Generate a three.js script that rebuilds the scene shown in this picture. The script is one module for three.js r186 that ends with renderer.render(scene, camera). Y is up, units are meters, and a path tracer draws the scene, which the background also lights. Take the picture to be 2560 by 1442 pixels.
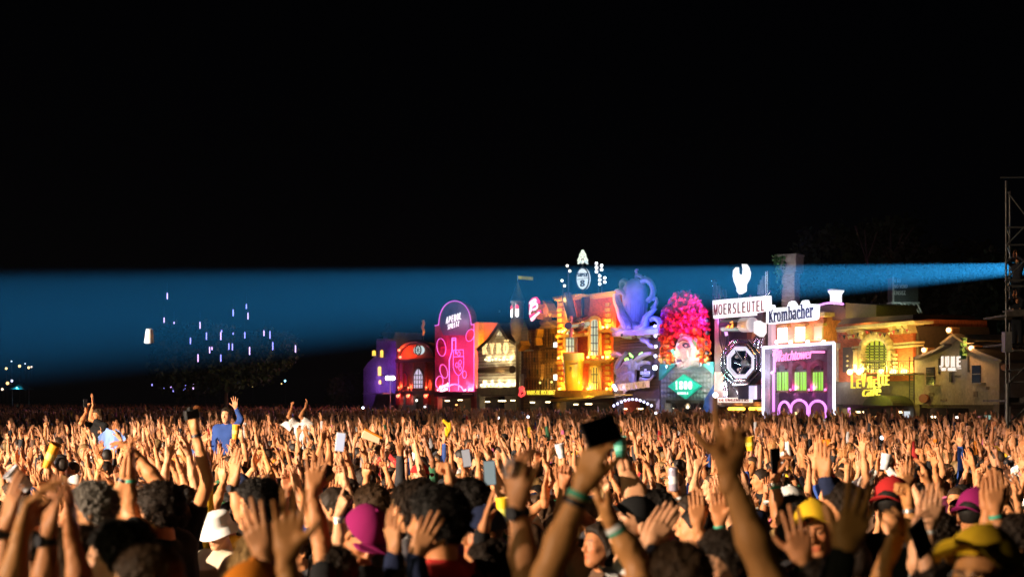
import * as THREE from 'three';
import { mergeGeometries, mergeVertices } from 'three/addons/utils/BufferGeometryUtils.js';
import { FontLoader } from 'three/addons/loaders/FontLoader.js';
import { TextGeometry } from 'three/addons/geometries/TextGeometry.js';
import { RoundedBoxGeometry } from 'three/addons/geometries/RoundedBoxGeometry.js';

// ------------------------------------------------------------------ camera, sky, light
const scene = new THREE.Scene();
const F = 3555, EYE = 2.7;                         // focal length in photo pixels (2560 wide), eye height in metres; horizon at photo row 1000
const camera = new THREE.PerspectiveCamera(2 * Math.atan(721 / F) * 180 / Math.PI, 2560 / 1442, 0.1, 1500);
camera.position.set(0, EYE, 0);
camera.lookAt(0, EYE, -10);
camera.setViewOffset(2560, 1442, 0, -279, 2560, 1442);   // rising front: uprights stay upright
camera.focus = 28;
camera.userData.fStop = 2.5;
const renderer = new THREE.WebGLRenderer();
renderer.toneMapping = THREE.LinearToneMapping;
renderer.toneMappingExposure = 1;
renderer.shadowMap.enabled = true;
{ // night sky: almost black, a trace of blue
  const w = 64, h = 32, d = new Float32Array(w * h * 4);
  for (let y = 0; y < h; y++) for (let x = 0; x < w; x++) {
    const i = (y * w + x) * 4;
    d[i] = 0.00035; d[i + 1] = 0.00042; d[i + 2] = 0.0007; d[i + 3] = 1;
  }
  const t = new THREE.DataTexture(d, w, h, THREE.RGBAFormat, THREE.FloatType);
  t.mapping = THREE.EquirectangularReflectionMapping; t.magFilter = THREE.LinearFilter; t.needsUpdate = true;
  scene.background = t; scene.environment = t;
}
const moon = new THREE.DirectionalLight(0xc8d4ff, 0.004);
moon.position.set(-30, 60, -40); moon.castShadow = true;
Object.assign(moon.shadow.camera, { left: -80, right: 80, top: 80, bottom: -80, near: 1, far: 300 });
scene.add(moon);
const BEAM = 12e6, HAZE = 0.00004;
scene.fog = new THREE.FogExp2(0xffffff, HAZE);   // stage haze: makes the search light's beam visible

// ------------------------------------------------------------------ helpers
const V3 = THREE.Vector3;
const v3 = (x, y, z) => new V3(x, y, z);
let seedN = 20;
function rnd() { seedN = (seedN + 0x6d2b79f5) | 0; let t = Math.imul(seedN ^ (seedN >>> 15), 1 | seedN); t = (t + Math.imul(t ^ (t >>> 7), 61 | t)) ^ t; return ((t ^ (t >>> 14)) >>> 0) / 4294967296; }
const R = (a, b) => a + (b - a) * rnd();
const pick = (a) => a[Math.floor(rnd() * a.length)];
const at = (px, py, Z) => v3((px - 1280) / F * Z, EYE - (py - 1000) / F * Z, -Z);   // photo pixel + depth in metres -> point
const lerp = (a, b, t) => a + (b - a) * t;
const clamp = (x, a, b) => Math.min(b, Math.max(a, x));
const smooth = (a, b, x) => { const t = clamp((x - a) / (b - a), 0, 1); return t * t * (3 - 2 * t); };
const taken = new Map();
function numbered(n) { const k = taken.get(n) ?? 0; taken.set(n, k + 1); return k ? n + '_' + String(k).padStart(3, '0') : n; }
function tag(o, label, category, group, kind) {
  o.userData.label = label; if (category) o.userData.category = category;
  if (group) o.userData.group = group; if (kind) o.userData.kind = kind;
  return o;
}
function thing(name, label, category, group) { const g = new THREE.Group(); g.name = numbered(name); scene.add(g); return tag(g, label, category, group); }
function part(name, geo, mat, parent) { const m = new THREE.Mesh(geo, mat); m.name = name; m.castShadow = m.receiveShadow = true; (parent || scene).add(m); return m; }
const matCache = new Map();
function M(key, rgb, rough = 0.7, extra = {}) {
  if (matCache.has(key)) return matCache.get(key);
  const { glow, glowAmount, ...rest } = extra;
  const m = new THREE.MeshPhysicalMaterial({ roughness: rough, metalness: 0, side: THREE.DoubleSide, ...rest });
  m.color.setRGB(...rgb); m.name = key;
  if (glow) { m.emissive.setRGB(...glow); m.emissiveIntensity = glowAmount ?? 1; }
  matCache.set(key, m); return m;
}
// value noise
function h3(x, y, z) { let n = Math.imul(x, 374761393) + Math.imul(y, 668265263) + Math.imul(z, 2147483647) | 0; n = Math.imul(n ^ (n >>> 13), 1274126177); return ((n ^ (n >>> 16)) >>> 0) / 4294967296; }
function noise3(x, y, z) {
  const ix = Math.floor(x), iy = Math.floor(y), iz = Math.floor(z); let fx = x - ix, fy = y - iy, fz = z - iz;
  fx = fx * fx * (3 - 2 * fx); fy = fy * fy * (3 - 2 * fy); fz = fz * fz * (3 - 2 * fz);
  const l = lerp;
  return l(l(l(h3(ix, iy, iz), h3(ix + 1, iy, iz), fx), l(h3(ix, iy + 1, iz), h3(ix + 1, iy + 1, iz), fx), fy),
    l(l(h3(ix, iy, iz + 1), h3(ix + 1, iy, iz + 1), fx), l(h3(ix, iy + 1, iz + 1), h3(ix + 1, iy + 1, iz + 1), fx), fy), fz);
}
function texture(n, f, srgb = true, rep = 1) {
  const d = new Uint8Array(n * n * 4);
  for (let y = 0; y < n; y++) for (let x = 0; x < n; x++) { const c = f(x / n, y / n), i = (y * n + x) * 4; for (let k = 0; k < 3; k++) d[i + k] = clamp(Math.round((Array.isArray(c) ? c[k] : c) * 255), 0, 255); d[i + 3] = 255; }
  const t = new THREE.DataTexture(d, n, n, THREE.RGBAFormat); t.wrapS = t.wrapT = THREE.RepeatWrapping; t.magFilter = THREE.LinearFilter;
  if (srgb) t.colorSpace = THREE.SRGBColorSpace; t.repeat.set(rep, rep); t.needsUpdate = true; return t;
}
const wrapN = (u, v, f, o = 0) => { // tileable noise
  const a = noise3(u * f, v * f, o), b = noise3((u - 1) * f, v * f, o), c = noise3(u * f, (v - 1) * f, o), d = noise3((u - 1) * f, (v - 1) * f, o);
  return lerp(lerp(a, b, u), lerp(c, d, u), v);
};
const font = Object.fromEntries(await Promise.all(['sans_bold', 'sans_regular', 'serif_bold', 'sans_mono_regular'].map(async (n) => [n, await new FontLoader().loadAsync('fonts/droid/droid_' + n + '.typeface.json')])));

function box(w, h, d, x = 0, y = 0, z = 0) { // box with uv in metres, lower-left-back corner given by centre
  const g = new THREE.BoxGeometry(w, h, d), uv = g.attributes.uv, s = [[d, h], [d, h], [w, d], [w, d], [w, h], [w, h]];
  for (let f = 0; f < 6; f++) for (let k = 0; k < 4; k++) uv.setXY(f * 4 + k, uv.getX(f * 4 + k) * s[f][0], uv.getY(f * 4 + k) * s[f][1]);
  return g.translate(x, y, z);
}
function bar(a, b, r, n = 8, r2 = r) { // cylinder between two points
  const d = b.clone().sub(a), g = new THREE.CylinderGeometry(r2, r, d.length(), n, 1);
  g.translate(0, d.length() / 2, 0);
  g.applyQuaternion(new THREE.Quaternion().setFromUnitVectors(v3(0, 1, 0), d.normalize()));
  return g.translate(a.x, a.y, a.z);
}
const merge = (list) => mergeGeometries(list.map((g) => { const c = g.index ? g.toNonIndexed() : g.clone(); for (const k of Object.keys(c.attributes)) if (!['position', 'normal', 'uv'].includes(k)) c.deleteAttribute(k); if (!c.attributes.uv) c.setAttribute('uv', new THREE.BufferAttribute(new Float32Array(c.attributes.position.count * 2), 2)); return c; }));
// ------------------------------------------------------------------ ground
{
  const n = 120, pos = [], idx = [], uv = [];
  const zs = [60, 20, 4, 0, -2, -4.5, -6, -7, -8, -9, -10, -11, -12, -14, -20, -40, -80, -150, -260, -420, -700, -1100];
  const xs = [-900, -400, -200, -100, -60, -30, -15, 0, 15, 30, 60, 100, 200, 400, 900];
  for (const z of zs) for (const x of xs) { pos.push(x, .46 * (1 - smooth(4.5, 12, -z)), z); uv.push(x, z); }
  for (let j = 0; j < zs.length - 1; j++) for (let i = 0; i < xs.length - 1; i++) { const a = j * xs.length + i, b = a + xs.length; idx.push(a, a + 1, b, a + 1, b + 1, b); }
  const g = new THREE.BufferGeometry(); g.setAttribute('position', new THREE.Float32BufferAttribute(pos, 3)); g.setAttribute('uv', new THREE.Float32BufferAttribute(uv, 2)); g.setIndex(idx); g.computeVertexNormals();
  const m = M('trampled_grass', [1, 1, 1], .95, { map: texture(256, (u, v) => { const n1 = wrapN(u, v, 6), n2 = wrapN(u, v, 40, 3); const k = .75 + .5 * n2; return n1 > .5 ? [.2 * k, .2 * k, .11 * k] : [.26 * k, .22 * k, .15 * k]; }, true, .3) });
  const o = part('ground', g, m); o.userData.kind = 'structure'; o.userData.label = 'trampled grass field under the crowd';
}
// ------------------------------------------------------------------ stage light towers to the left of the frame: they light the crowd
const stageLamps = [[-30, 9, 6, v3(-1, 2, -22), 17000, 30, [1, .77, .56]], [-46, 12, -22, v3(-2, 2, -27), 4200, 24, [1, .78, .74]], [-15, 6.5, 8, v3(0, 2.2, -4.5), 150, 24, [1, .86, .42]], [-47, 12, -18, v3(17, 6, -45), 4200, 8, [1, .8, .6]]];
for (const [i, [x, y, z, aim, power, deg, rgb]] of stageLamps.entries()) {
  const t = thing('stage_light_tower', ['truss tower with the main orange floodlight beside the stage', 'truss tower with a pinkish floodlight farther along the stage', 'low truss tower with a yellow floodlight beside the camera', 'truss tower with a narrow lamp aimed at the scaffold'][i], 'light tower');
  const mt = M('aluminium', [.6, .6, .62], .35, { metalness: .9 }), legs = [];
  for (const sx of [-.25, .25]) for (const sz of [-.25, .25]) legs.push(bar(v3(x + sx, 0, z + sz), v3(x + sx, y + .6, z + sz), .03, 6));
  for (let h = 0; h < y; h += .6) for (const [a, b] of [[[-.25, -.25], [.25, -.25]], [[.25, -.25], [.25, .25]], [[.25, .25], [-.25, .25]], [[-.25, .25], [-.25, -.25]]]) legs.push(bar(v3(x + a[0], h, z + a[1]), v3(x + b[0], h + .6, z + b[1]), .012, 5));
  part('truss', merge(legs), mt, t);
  const dir = aim.clone().sub(v3(x, y, z)).normalize(), q = new THREE.Quaternion().setFromUnitVectors(v3(0, 0, 1), dir), c = v3(x, y, z).addScaledVector(dir, .55);
  const hd = part('lamp_housing', new THREE.CylinderGeometry(.3, .22, .4, 24).rotateX(Math.PI / 2), M('lamp_black', [.02, .02, .02], .5), t); hd.position.copy(c); hd.quaternion.copy(q);
  const lens = part('lamp_lens', new THREE.CircleGeometry(.27, 24), M('warm_lens_' + i, [.8, .7, .5], .4, { glow: rgb, glowAmount: 6 }), t); lens.position.copy(c).addScaledVector(dir, .21); lens.quaternion.copy(q);
  const L = new THREE.SpotLight(new THREE.Color(...rgb), power, 0, deg * Math.PI / 180, .75, 2); L.position.copy(c).addScaledVector(dir, .26); L.target.position.copy(aim); L.castShadow = true; L.shadow.radius = 2; scene.add(L, L.target);
  if (i < 2) { // a flag over the lens keeps the light off the bars and trees
    const hz = v3(dir.x, 0, dir.z).normalize(), f = part('barn_door', box(2.2, .8, .01, 0, .4, 0), M('lamp_black', [.02, .02, .02], .5), t); f.position.copy(L.position).addScaledVector(hz, 1).add(v3(0, [-.13, -.15][i], 0)); f.quaternion.setFromUnitVectors(v3(0, 0, 1), hz); for (const k of [-.3, .3]) { const side = v3(-hz.z, 0, hz.x).multiplyScalar(k); part('barn_door_arm', bar(c.clone().add(side), f.position.clone().add(side).add(v3(0, .3, 0)), .02, 6), mt, t); }
  }
}
// ------------------------------------------------------------------ people: smooth-joined capsules meshed on a grid
const smin = (a, b, k) => { const h = Math.max(k - Math.abs(a - b), 0) / k; return Math.min(a, b) - h * h * k * 0.25; };
const cap = (a, b, ra, rb = ra, k = 0.03, chain = -1) => ({ a: a.clone(), b: b.clone(), ra, rb, k, chain, d: b.clone().sub(a), l2: Math.max(1e-9, b.distanceToSquared(a)), ell: null });
const ell = (c, r, k = 0.02) => ({ a: c, b: c, ra: Math.max(r.x, r.y, r.z), rb: 0, k, chain: -1, ell: r });
function dist(p, x, y, z) {
  if (p.ell) {
    const dx = (x - p.a.x), dy = (y - p.a.y), dz = (z - p.a.z), e = p.ell;
    const k0 = Math.hypot(dx / e.x, dy / e.y, dz / e.z), k1 = Math.hypot(dx / (e.x * e.x), dy / (e.y * e.y), dz / (e.z * e.z));
    return k1 < 1e-9 ? -Math.min(e.x, e.y, e.z) : k0 * (k0 - 1) / k1;
  }
  const px = x - p.a.x, py = y - p.a.y, pz = z - p.a.z;
  let t = (px * p.d.x + py * p.d.y + pz * p.d.z) / p.l2; t = t < 0 ? 0 : t > 1 ? 1 : t;
  return Math.sqrt((px - p.d.x * t) ** 2 + (py - p.d.y * t) ** 2 + (pz - p.d.z * t) ** 2) - (p.ra + (p.rb - p.ra) * t);
}
function field(prims, x, y, z) {
  let d = 1e3, chains = null;
  for (const p of prims) {
    const q = dist(p, x, y, z);
    if (p.chain < 0) d = smin(d, q, p.k); else { chains ??= {}; chains[p.chain] = Math.min(chains[p.chain] ?? 1e3, q); }
  }
  if (chains) { let r = d; for (const c in chains) r = Math.min(r, smin(d, chains[c], 0.008)); return r; }
  return d;
}
function nets(prims, h, post) { // surface nets over the field; returns an indexed geometry
  const lo = v3(1e3, 1e3, 1e3), hi = v3(-1e3, -1e3, -1e3), pad = h * 2.2 + 0.02;
  for (const p of prims) { const r = Math.max(p.ra, p.rb) + pad; for (const q of [p.a, p.b]) { lo.min(v3(q.x - r, q.y - r, q.z - r)); hi.max(v3(q.x + r, q.y + r, q.z + r)); } }
  const nx = Math.ceil((hi.x - lo.x) / h) + 1, ny = Math.ceil((hi.y - lo.y) / h) + 1, nz = Math.ceil((hi.z - lo.z) / h) + 1, B = 6;
  const G = new Float32Array(nx * ny * nz).fill(1), id = (x, y, z) => x + nx * (y + ny * z), rad = h * B * 0.87;
  for (let bz = 0; bz < nz; bz += B) for (let by = 0; by < ny; by += B) for (let bx = 0; bx < nx; bx += B) {
    const cx = lo.x + (bx + B / 2 - .5) * h, cy = lo.y + (by + B / 2 - .5) * h, cz = lo.z + (bz + B / 2 - .5) * h;
    let dm = 1e3; const ds = prims.map((p) => { const q = dist(p, cx, cy, cz); if (q < dm) dm = q; return q; });
    if (dm > rad * 1.35 + 0.04) continue;
    const near = prims.filter((p, i) => ds[i] < dm + 2.6 * rad + 0.07);
    const X = Math.min(nx, bx + B), Y = Math.min(ny, by + B), Z = Math.min(nz, bz + B);
    for (let z = bz; z < Z; z++) for (let y = by; y < Y; y++) for (let x = bx; x < X; x++) {
      const wx = lo.x + x * h, wy = lo.y + y * h, wz = lo.z + z * h; let d = field(near, wx, wy, wz);
      if (post) d = post(d, wx, wy, wz);
      G[id(x, y, z)] = d;
    }
  }
  const cell = new Int32Array(nx * ny * nz).fill(-1), pos = [], idx = [], E = [[0, 1], [0, 2], [0, 4], [1, 3], [1, 5], [2, 3], [2, 6], [3, 7], [4, 5], [4, 6], [5, 7], [6, 7]];
  const c = new Float32Array(8);
  for (let z = 0; z < nz - 1; z++) for (let y = 0; y < ny - 1; y++) for (let x = 0; x < nx - 1; x++) {
    let s = 0;
    for (let k = 0; k < 8; k++) { c[k] = G[id(x + (k & 1), y + (k >> 1 & 1), z + (k >> 2))]; if (c[k] < 0) s++; }
    if (s === 0 || s === 8) continue;
    let n = 0, ax = 0, ay = 0, az = 0;
    for (const [i, j] of E) if ((c[i] < 0) !== (c[j] < 0)) { const t = c[i] / (c[i] - c[j]); n++; ax += lerp(i & 1, j & 1, t); ay += lerp(i >> 1 & 1, j >> 1 & 1, t); az += lerp(i >> 2, j >> 2, t); }
    cell[id(x, y, z)] = pos.length / 3; pos.push(lo.x + (x + ax / n) * h, lo.y + (y + ay / n) * h, lo.z + (z + az / n) * h);
  }
  for (let z = 1; z < nz - 1; z++) for (let y = 1; y < ny - 1; y++) for (let x = 1; x < nx - 1; x++) {
    const a = G[id(x, y, z)] < 0;
    const quad = (p, q, r, s, flip) => { if (p < 0 || q < 0 || r < 0 || s < 0) return; flip ? idx.push(p, r, q, q, r, s) : idx.push(p, q, r, q, s, r); };
    if (a !== (G[id(x + 1, y, z)] < 0)) quad(cell[id(x, y - 1, z - 1)], cell[id(x, y, z - 1)], cell[id(x, y - 1, z)], cell[id(x, y, z)], !a);
    if (a !== (G[id(x, y + 1, z)] < 0)) quad(cell[id(x - 1, y, z - 1)], cell[id(x, y, z - 1)], cell[id(x - 1, y, z)], cell[id(x, y, z)], a);
    if (a !== (G[id(x, y, z + 1)] < 0)) quad(cell[id(x - 1, y - 1, z)], cell[id(x, y - 1, z)], cell[id(x - 1, y, z)], cell[id(x, y, z)], !a);
  }
  const g = new THREE.BufferGeometry(); g.setAttribute('position', new THREE.Float32BufferAttribute(pos, 3)); g.setIndex(idx); g.computeVertexNormals(); return g;
}
const paint = (g, f) => { const p = g.attributes.position, c = new Float32Array(p.count * 3); for (let i = 0; i < p.count; i++) c.set(f(p.getX(i), p.getY(i), p.getZ(i)), i * 3); g.setAttribute('color', new THREE.BufferAttribute(c, 3)); return g; };
const cached = new Map(), once = (k, f) => { if (!cached.has(k)) cached.set(k, f()); return cached.get(k); };

// hand: wrist at the origin, fingers along +y, palm towards +z, thumb at +x (right hand)
const HAND = { // curl of thumb, index, middle, ring, little; spread
  open: [.1, .12, .1, .14, .2, .55], splay: [0, .03, .02, .04, .06, 1.15], flat: [.35, .07, .05, .07, .1, .12], fist: [.9, .95, 1, 1, 1, .1],
  horns: [-.1, .04, .95, .95, .08, .9], point: [.8, .04, .9, .95, 1, .2], grip: [.55, .42, .46, .5, .52, .3], relax: [.3, .25, .3, .36, .42, .35], hold: [.5, .3, .36, .4, .45, .35],
};
function handGeo(pose, lod, left) {
  return once('hand' + pose + lod + left, () => {
    const q = HAND[pose], P = [], mx = [.031, .0105, -.0105, -.03], ky = [.09, .096, .092, .082], len = [[.043, .027, .021], [.048, .031, .023], [.045, .029, .022], [.035, .021, .019]];
    P.push(cap(v3(0, -.04, 0), v3(0, .02, 0), .027, .0275, .02));
    for (let i = 0; i < 4; i++) P.push(cap(v3(mx[i] * .6, .015, 0), v3(mx[i], ky[i] - .006, 0), .0175, .0125, .012));
    P.push(cap(v3(.016, .012, .008), v3(.036, .048, .012), .019, .014, .014));
    for (let i = 0; i < 4; i++) {
      const a = q[5] * [.2, .05, -.1, -.25][i], c = q[i + 1]; let p = v3(mx[i], ky[i] - .006, 0), th = 0, r = i === 3 ? .0083 : .0096;
      for (let j = 0; j < 3; j++) { th += c * [1.3, 1.55, 1.05][j]; const e = p.clone().add(v3(Math.sin(a) * Math.cos(th), Math.cos(a) * Math.cos(th), Math.sin(th)).multiplyScalar(len[i][j])); P.push(cap(p, e, r, r - .0009, .01, i)); p = e; r -= .0009; }
    }
    let d = v3(.78, .62, .12).lerp(v3(-.12, .8, .55), clamp(q[0], -.2, 1)).normalize(), p = v3(.034, .04, .012), e = p.clone().addScaledVector(d, .038);
    P.push(cap(p, e, .012, .0108, .01, 4)); d.lerp(v3(-.2, .9, .35), .22 + .3 * Math.max(0, q[0])).normalize(); P.push(cap(e, e.clone().addScaledVector(d, .03), .0106, .0088, .01, 4));
    const g = nets(P, [.0046, .0075, .0125][lod]);
    paint(g, (x, y, z) => { const n = .93 + .12 * noise3(x * 60, y * 60, z * 60), k = z > .004 ? 1.04 : 1; return [n * k, n * .985, n * .97]; });
    if (left) { g.scale(-1, 1, 1); const ix = g.index.array; for (let i = 0; i < ix.length; i += 3) { const t = ix[i]; ix[i] = ix[i + 1]; ix[i + 1] = t; } g.computeVertexNormals(); }
    return g;
  });
}
const headPrims = (f) => {
  const P = [ell(v3(0, .03, -.012), v3(.0755, .089, .096), .02), ell(v3(0, -.035, .026), v3(.06, .084, .064), .03)];
  for (const s of [-1, 1]) {
    P.push(cap(v3(s * .046, -.055, 0), v3(s * .017, -.1, .052), .02, .018, .03), cap(v3(s * .012, .018, .08), v3(s * .044, .019, .064), .011, .011, .016), ell(v3(s * .037, -.024, .06), v3(.021, .021, .018), .02));
    P.push(ell(v3(s * .079, -.006, -.012), v3(.009, .031, .019), .006), ell(v3(s * .011, -.037, .093), v3(.0095, .008, .01), .008));
  }
  P.push(cap(v3(0, .006, .086), v3(0, -.028, .106), .0075, .0115, .012), cap(v3(-.008, -.099, .066), v3(.008, -.099, .066), f ? .017 : .021, f ? .017 : .021, .02));
  P.push(cap(v3(-.018, -.063, .083), v3(.018, -.063, .083), .0065, .0065, .008), cap(v3(-.014, -.074, .082), v3(.014, -.074, .082), .0072, .0072, .008));
  P.push(cap(v3(0, -.06, -.022), v3(0, -.175, -.03), f ? .045 : .054, f ? .05 : .06, .03));
  return P;
};
function headGeo(f, lod) {
  return once('head' + f + lod, () => {
    const g = nets(headPrims(f), [.0065, .0105, .02][lod], (d, x, y, z) => {
      for (const s of [-1, 1]) { const e = Math.hypot(x - s * .031, y - .001, z - .091) - .0135; d = -smin(-d, e, .012); d = Math.min(d, Math.hypot(x - s * .031, y - .001, z - .0745) - .0125); }
      return d;
    });
    return paint(g, (x, y, z) => {
      const n = .92 + .14 * noise3(x * 45, y * 45, z * 45);
      for (const s of [-1, 1]) { const e = Math.hypot(x - s * .031, y - .001); if (z > .07 && e < .0125 && Math.abs(y - .001) < .0075) return e < .006 ? [.06, .05, .05] : [1.2, 1.35, 1.5]; if (z > .055 && Math.abs(x - s * .03) < .02 && Math.abs(y - .023) < .0055) return [.3, .26, .24]; }
      if (z > .078 && Math.abs(x) < .022 && y < -.058 && y > -.08) return [n, n * .62, n * .62];
      if (z > .05 && (Math.abs(Math.abs(x) - .035) < .018 && Math.abs(y + .025) < .02)) return [n * 1.05, n * .88, n * .86];
      return [n, n * .98, n * .96];
    });
  });
}
function hairGeo(style, lod) {
  return once('hair' + style + lod, () => {
    const t = { capped: .002, short: .011, crop: .006, curly: .019, long: .017, bun: .012, bald: .004, wavy: .022 }[style], P = [ell(v3(0, .03, -.014), v3(.0755 + t, .089 + t, .097 + t), .02)];
    const low = style === 'short' || style === 'crop' || style === 'bald' || style === 'capped';
    if (style === 'long') { P.push(cap(v3(0, -.01, -.065), v3(0, -.27, -.075), .07, .06, .04)); for (const s of [-1, 1]) P.push(cap(v3(s * .068, .0, -.035), v3(s * .085, -.23, -.02), .03, .024, .03)); }
    if (style === 'wavy') for (const s of [-1, 1]) P.push(cap(v3(s * .06, .02, -.05), v3(s * .075, -.13, -.05), .045, .035, .03));
    if (style === 'bun') P.push(cap(v3(0, .11, -.085), v3(0, .125, -.1), .035, .032, .015));
    const A = { capped: .001, short: .016, crop: .008, curly: .02, long: .02, bun: .013, bald: .002, wavy: .026 }[style], fr = { capped: 60, short: 55, crop: 70, curly: 42, long: 38, bun: 45, bald: 60, wavy: 36 }[style];
    const g = nets(P, [.0055, .012, .025][lod], (d, x, y, z) => {
      const sy = style === 'long' || style === 'wavy' ? .25 : 1;
      d -= A * (noise3(x * fr + 9, y * fr * sy, z * fr) - .4) + A * .6 * (noise3(x * fr * 2.3, y * fr * 2.3 * sy, z * fr * 2.3 + 5) - .5) + A * .35 * (noise3(x * fr * 5, y * fr * 3 * sy, z * fr * 5 + 2) - .5);
      let face = (y - .068) * -.55 + (z - .066) * .83 - .012 * Math.max(0, 1 - Math.abs(x) / .05) + (style === 'bald' ? (z + .02) * .9 + .02 : 0);
      if (style === 'long' || style === 'wavy') face = Math.min(face, Math.max(z - .02 + Math.max(0, -y) * .3, .062 - Math.abs(x)));
      d = Math.max(d, face * .9);
      if (low || style === 'curly' || style === 'bun') d = Math.max(d, -.075 - y + (z > -.03 ? (z + .03) * .6 : 0));
      return d;
    });
    paint(g, (x, y, z) => { const n = .55 + .9 * noise3(x * 90 + 3, y * 22, z * 90); return [n, n * .96, n * .9]; });
    return lod === 0 && style !== 'capped' ? mergeGeometries([g, strands(g, style)]) : g;
  });
}
function strands(g, style) { // loose locks over the hair's surface, so that it has a grain and a ragged edge
  const P = g.attributes.position, N = g.attributes.normal, pos = [], nor = [], col = [], idx = [], cur = style === 'curly', n = v3(), t = v3(), w = v3(), q = v3();
  for (let i = 0; i < P.count; i++) for (let k = 0; k < (cur ? 2 : 2); k++) {
    const a = h3(i, k, 1), b = h3(i, k, 2), c = h3(i, k, 3), d = h3(i, k, 4); n.fromBufferAttribute(N, i); q.fromBufferAttribute(P, i).add(v3((a - .5) * .006, (b - .5) * .006, (c - .5) * .006));
    t.set((a - .5) * .9, style === 'long' || style === 'wavy' ? -1.4 : -.45 + (b - .5) * .6, -.5 + (c - .5) * .9); t.addScaledVector(n, -t.dot(n)).normalize();
    if (cur) t.set(a - .5, b - .5, c - .5).normalize(); t.addScaledVector(n, cur ? .55 : style === 'short' ? .34 : .16).normalize(); w.copy(t).cross(n).normalize();
    const L = { short: .022, crop: .01, curly: .02, long: .055, wavy: .05, bun: .02, bald: .006 }[style] * (.5 + d), hw = .0011 + .0011 * c, base = pos.length / 3, m = q.clone().addScaledVector(t, L * .55).addScaledVector(n, .002), e = q.clone().addScaledVector(t, L).addScaledVector(n, cur ? -.006 : -.003), s = .4 + 1.3 * d;
    for (const [pt, f] of [[q, 1], [q, -1], [m, .8], [m, -.8], [e, 0]]) { pos.push(pt.x + w.x * hw * f, pt.y + w.y * hw * f, pt.z + w.z * hw * f); nor.push(n.x, n.y, n.z); col.push(s, s * .96, s * .9); }
    idx.push(base, base + 2, base + 1, base + 1, base + 2, base + 3, base + 2, base + 4, base + 3);
  }
  const o = new THREE.BufferGeometry(); o.setAttribute('position', new THREE.Float32BufferAttribute(pos, 3)); o.setAttribute('normal', new THREE.Float32BufferAttribute(nor, 3)); o.setAttribute('color', new THREE.Float32BufferAttribute(col, 3)); o.setIndex(idx); return o;
}
function capGeo(style) { // hats in head coordinates
  return once('hat' + style, () => {
    const tilt = (g, a) => { g.translate(0, -.04, 0); g.rotateX(a); return g.translate(0, .04, 0); };
    if (style === 'bucket') {
      const prof = [[.001, .152], [.05, .151], [.082, .142], [.091, .128], [.098, .07], [.103, .05], [.112, .043], [.152, -.002], [.153, -.006], [.148, -.005], [.108, .038], [.099, .044], [.09, .06], [.08, .13], [.001, .14]].map(([x, y]) => new THREE.Vector2(x, y));
      const g = new THREE.LatheGeometry(prof, 40); g.scale(1, 1, 1.12); g.translate(0, 0, -.01);
      const p = g.attributes.position; for (let i = 0; i < p.count; i++) { const y = p.getY(i), a = Math.atan2(p.getZ(i), p.getX(i)); if (y < .045) p.setY(i, y + .008 * Math.sin(3 * a + 1)); p.setX(i, p.getX(i) * (1 + .02 * noise3(Math.cos(a) * 4, y * 30, Math.sin(a) * 4))); }
      g.computeVertexNormals(); return g;
    }
    // baseball cap: six-panel dome, button, curved peak
    const g1 = new THREE.SphereGeometry(1, 36, 14, 0, Math.PI * 2, 0, Math.PI / 2); g1.scale(.09, .105, .113);
    const p = g1.attributes.position; for (let i = 0; i < p.count; i++) { const a = Math.atan2(p.getZ(i), p.getX(i)), k = 1 - .018 * Math.pow(Math.abs(Math.cos(a * 3)), 14); p.setXYZ(i, p.getX(i) * k, p.getY(i), p.getZ(i) * k); }
    g1.translate(0, .035, -.012); g1.computeVertexNormals();
    const g2 = new THREE.CylinderGeometry(.009, .011, .009, 10); g2.translate(0, .141, -.012);
    const s = new THREE.Shape(); s.moveTo(-.082, 0); s.bezierCurveTo(-.086, .06, -.05, .092, 0, .093); s.bezierCurveTo(.05, .092, .086, .06, .082, 0); s.quadraticCurveTo(0, .055, -.082, 0);
    const g3 = new THREE.ExtrudeGeometry(s, { depth: .005, bevelEnabled: false, curveSegments: 20 }); g3.rotateX(Math.PI / 2 - .12); g3.translate(0, .042, .068);
    const p3 = g3.attributes.position; for (let i = 0; i < p3.count; i++) p3.setY(i, p3.getY(i) - 4.2 * p3.getX(i) ** 2 + .004); g3.computeVertexNormals();
    const m = merge([g1, g2, g3]); tilt(m, style === 'capup' ? -.25 : 0); if (style === 'capback') m.rotateY(Math.PI); return m;
  });
}
function ik(S, W, hint, l1 = .285, l2 = .265) {
  const d = W.clone().sub(S); let D = d.length(); const n = d.clone().normalize(); if (D > (l1 + l2) * .995) { D = (l1 + l2) * .995; W.copy(S).addScaledVector(n, D); }
  const a = (l1 * l1 - l2 * l2 + D * D) / (2 * D), h = Math.sqrt(Math.max(0, l1 * l1 - a * a)), p = hint.clone().addScaledVector(n, -hint.dot(n)).normalize();
  return S.clone().addScaledVector(n, a).addScaledVector(p, h);
}
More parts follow.
